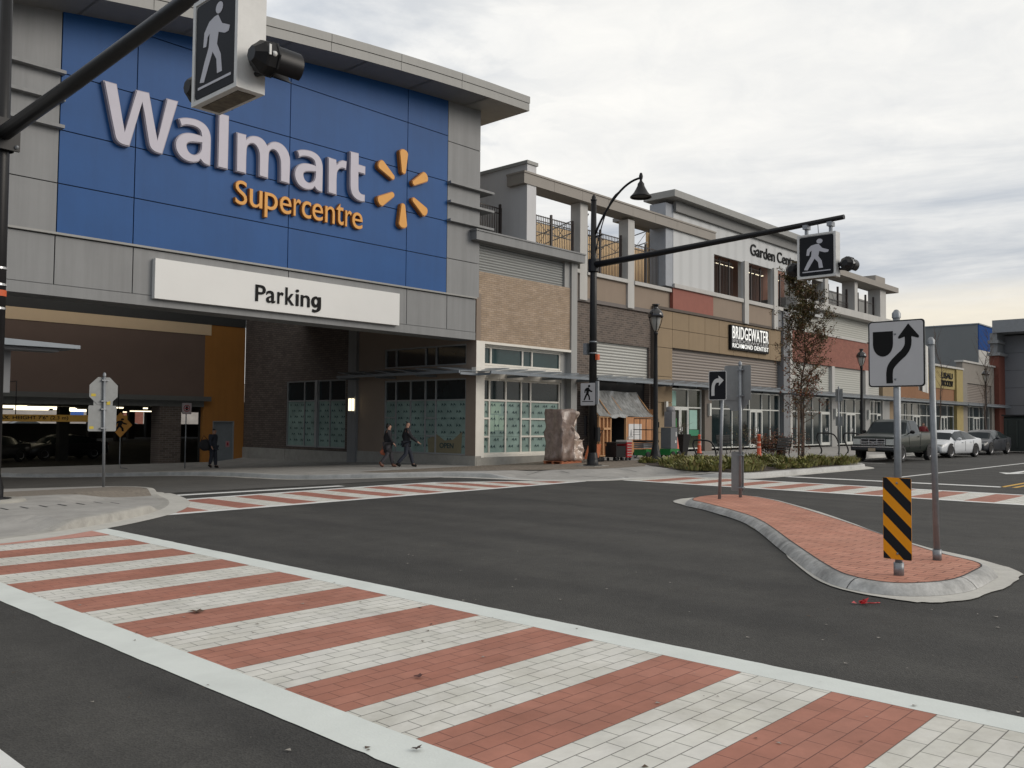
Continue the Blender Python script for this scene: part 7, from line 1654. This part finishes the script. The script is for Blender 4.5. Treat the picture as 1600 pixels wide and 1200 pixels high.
def delineator(x, y, h, label, r=.06):
    g0 = gS(x, y); t = empty('traffic_delineator', (x, y, g0), label, 'delineator', 'orange safety posts')
    b = MB(); b.lathe([(r*1.9, .04), (r*1.4, .12), (r, h*.5), (r*.8, h*.92), (r*1.2, h*.94), (r*.8, h*.99), (0, h)], (x, y, g0), 'z', 12); b.build('tube', mat('safety_orange', (0.62, 0.10, 0.04), .5), t)
    b = MB(); b.lathe([(r*1.06, h*.66), (r*.99, h*.72)], (x, y, g0), 'z', 12); b.lathe([(r*1.15, h*.48), (r*1.08, h*.54)], (x, y, g0), 'z', 12); b.build('reflective_band', mat('peach_reflective', (.70, .42, .33), .4), t)
    b = MB(); b.lathe([(0, .05), (.2, .05), (.22, 0)], (x, y, g0), 'z', 8); b.build('base', M_rub, t)
delineator(38.6, 22.9, .98, 'bright red orange safety post behind the bicycle rack', .075)
delineator(34.0, 17.35, 1.10, 'faded orange safety post at the right, beside the park bench', .075)
b = MB(); x, y = 35.4, 22.2; g0 = .15; b.lathe([(.19, 0), (.19, .04), (.15, .04), (.05, .86), (.04, .9), (0, .9)], (x, y, g0), 'z', 16); b.box(x-.22, x+.22, y-.22, y+.22, g0, g0+.03); tag(b.build('traffic_cone', mat('cone_red_orange', (.62, .12, .06), .5)), 'tall red orange cone between the grey cabinet lift and the black planter', 'cone')
# bicycle racks: bent hoops
def rack(x, y, rz, label, s_=1.0):
    t = empty('bicycle_rack', (0, 0, 0), label, 'bicycle rack', 'bicycle racks'); 
    b = MB(); pts = [(-.30, 0, 0), (-.27, 0, .18), (-.44, 0, .62), (-.42, 0, .80), (-.34, 0, .86), (.12, 0, .84), (.30, 0, .72), (.42, 0, .45), (.44, 0, .2), (.42, 0, 0)]
    b.tube([p*s_ for p in spline([Vector(p) for p in pts], 4)], .032*s_, 8); b.build('hoop', M_blkm, t); b = MB()
    for q in (-.30, .42): b.lathe([(0, .012), (.08, .012), (.08, 0)], (q*s_, 0, 0), 'z', 10)
    b.build('foot', M_blkm, t); t.location = (x, y, gS(x, y)); t.rotation_euler = (0, 0, rz); return t
rack(30.75, 18.0, R(-52), 'black bent hoop bicycle rack just left of the arrow sign')
rk = rack(45.3, 19.2, R(-55), 'left one of the two black bicycle racks before the pickup truck', 1.25)
copy_tree(rk, (47.3, 18.6, .15), R(-55), 'right one of the two black bicycle racks, nearer the pickup truck')
# benches
def bench(x, y, rz, label):
    t = empty('park_bench', (0, 0, 0), label, 'bench', 'dark slatted benches')
    b = MB(); [b.box(-.85, .85, -.22+.115*i, -.125+.115*i, .43, .46) for i in range(4)]; b.build('seat', M_blkm, t)
    b = MB(); [b.box(-.85, .85, .26+.02*i, .285+.02*i, .52+.11*i, .61+.11*i) for i in range(4)]; b.build('backrest', M_blkm, t)
    for u in (-.78, .78):
        b = MB(); b.tube([(u, -.26, 0), (u, -.2, .2), (u, -.24, .43), (u, .24, .43), (u, .34, .95)], .022, 6); b.tube([(u, .24, .43), (u, .2, .2), (u, .28, 0)], .022, 6); b.tube([(u, -.24, .43), (u, -.30, .66), (u, .26, .68)], .018, 6); b.build('leg', M_blkm, t)
    t.location = (x, y, gS(x, y)); t.rotation_euler = (0, 0, rz); return t
bench(35.6, 17.3, R(185), 'dark slatted bench just left of the street tree trunk'); bench(41.0, 22.6, R(5), 'dark bench behind the sign backs, facing the shop windows')
b = MB(); x, y = 37.1, 17.9; b.lathe([(.20, 0), (.26, .75), (.30, .8), (.30, .95), (.22, 1.0), (0, 1.02)], (x, y, .15), 'z', 14); tag(b.build('litter_bin', M_blkm), 'round dark litter bin behind the trunk of the street tree', 'bin')
# small street sign post by the pickup
x, y = 34.9, 14.35
t = empty('parking_sign_post', (x, y, .15), 'thin post with a small grey sign back left of the pickup truck', 'sign'); b = MB(); post(b, x, y, .14, 3.15, .028); b.build('post', M_galv, t)
b = MB(); plate(b, y-.15, y+.15, 2.6, 3.1, .02, x+.04, .004, 'x'); plate(b, y-.15, y+.15, 1.62, 2.0, .02, x+.04, .004, 'x'); b.build('plate', M_signb, t)
# dark waste container at the right edge
x0, y0 = 62.2, 15.0
t = empty('waste_container', (x0+1.2, y0-1, 0), 'dark green black waste container at the right edge beyond the parked cars', 'container')
b = MB(); b.prism([(x0, y0, .25), (x0+2.6, y0, .25), (x0+2.6, y0, 2.15), (x0+.1, y0, 2.3), (x0, y0, 2.1)], (0, -3.4, 0)); b.box(x0-.05, x0+2.7, y0-3.45, y0+.05, .1, .25); b.build('bin_body', mat('container_green', (0.012, 0.018, 0.015), .6, .2, 3), t)
b = MB()
for i in range(6): b.box(x0-.06, x0-.001, y0-.2-.6*i, y0-.1-.6*i, .3, 2.05)
b.box(x0-.10, x0-.061, y0-1.9, y0-1.2, .9, 1.5); b.build('rib', mat('container_rib', (0.018, 0.026, 0.022), .6), t)
b = MB(); b.box(x0-.12, x0+2.75, y0-3.5, y0+.1, 2.31, 2.4); b.build('lid', M_blkm, t)

# a dark belt of trees across the street behind the photographer: it is what the shop windows mirror
rnd = random.Random(31); b = MB()
for i in range(150):
    x = -60+1.5*i+rnd.uniform(-.6, .6); h = 2.2+4.6*abs(mnoise.noise(Vector((x*.09, 3.1, 0))))*2+rnd.uniform(0, 1.0)
    b.ball((x, -42+rnd.uniform(-3, 3), h*.45), 1.5, 1.5, h*.55, 7, 6)
tag(b.build('tree_belt', mat('dark_far_foliage', (0.03, 0.035, 0.022), .9, .4, 1.5)), 'dark belt of trees across the street, seen only in window reflections', 'trees', kind='stuff')

# ------------------------------------------------------------------ one object per separate piece of the same part
SPLIT = {'seam', 'grey_panel', 'gallery_column', 'brown_spandrel', 'ceiling_lamp', 'window_surround', 'garage_column', 'pale_pilaster', 'grey_pier', 'wall_light', 'gallery_lamp', 'gallery_post', 'pillar', 'wheel', 'bolt', 'clamp', 'sticker', 'hanger', 'eye', 'steel_strap', 'posted_notice', 'door_notice', 'foot', 'corrugated_panel', 'concrete_base', 'louvre', 'detector', 'push_button', 'plate', 'tail_light', 'side_trim', 'bumper', 'grille', 'plywood_sheet', 'dark_doorway', 'tan_panel', 'drawer_handle', 'bracket', 'window_poster', 'grey_siding', 'end_cap_beam', 'gallery_floor', 'blue_panel', 'ledge', 'body', 'grille_bar', 'pier_cap', 'slate_wall', 'canopy_bracket', 'pane', 'reflective_band', 'wall_core', 'fascia_board', 'yellow_wall', 'grey_wall', 'glass_front', 'door_handle', 'hoop', 'base', 'garage_shell', 'rib', 'arrow_and_shield', 'dead_leaf_bits', 'awning_rail', 'roof_truss', 'gallery_floor', 'seat', 'backrest', 'pallet', 'folded_arms'}
KEEP = {'seat', 'backrest', 'pallet', 'ledge_', 'tan_panel', 'slate_wall', 'body', 'grille_bar', 'folded_arms', 'wall_core', 'rib', 'awning_rail', 'blue_panel', 'grey_panel_'}
def split(o, tol=0.06):
    me = o.data; n = len(me.vertices); par = list(range(n))
    def fd(a):
        while par[a] != a: par[a] = par[par[a]]; a = par[a]
        return a
    for e in me.edges:
        a, c = fd(e.vertices[0]), fd(e.vertices[1])
        if a != c: par[a] = c
    isl = {}
    for i in range(n): isl.setdefault(fd(i), []).append(i)
    bbs = []
    for k, vs in isl.items():
        co = [me.vertices[i].co for i in vs]; bbs.append([[min(c[j] for c in co)-tol/2 for j in range(3)], [max(c[j] for c in co)+tol/2 for j in range(3)], [k]])
    ch = True
    while ch and len(bbs) > 1:
        ch = False
        for i in range(len(bbs)):
            for j in range(len(bbs)-1, i, -1):
                A, B_ = bbs[i], bbs[j]
                if all(A[0][q] <= B_[1][q] and B_[0][q] <= A[1][q] for q in range(3)):
                    bbs[i] = [[min(A[0][q], B_[0][q]) for q in range(3)], [max(A[1][q], B_[1][q]) for q in range(3)], A[2]+B_[2]]; del bbs[j]; ch = True
    if len(bbs) < 2: return
    own = {r: gi for gi, bb in enumerate(bbs) for r in bb[2]}; base = o.name.split('.')[0]
    for gi in range(len(bbs)):
        ids = [i for i in range(n) if own[fd(i)] == gi]; mp = {v: k for k, v in enumerate(ids)}
        fs = [p for p in me.polygons if own[fd(p.vertices[0])] == gi]
        nm = bpy.data.meshes.new(base); nm.from_pydata([me.vertices[i].co.copy() for i in ids], [], [[mp[v] for v in p.vertices] for p in fs])
        for m in me.materials: nm.materials.append(m)
        nm.polygons.foreach_set('material_index', [p.material_index for p in fs]); nm.polygons.foreach_set('use_smooth', [p.use_smooth for p in fs]); nm.update()
        if gi == 0: first = nm
        else:
            q = bpy.data.objects.new(base, nm); COL.objects.link(q); q.parent = o.parent; q.location = o.location
    o.data = first
for o in [o for o in bpy.data.objects if o.type == 'MESH' and o.parent and o.name.split('.')[0] in SPLIT-KEEP]:
    if o.data.users == 1: split(o)
for o in bpy.data.objects:
    if o.get('label') and not (4 <= len(o['label'].split()) <= 16): print('LABEL', o.name, len(o['label'].split()), o['label'])
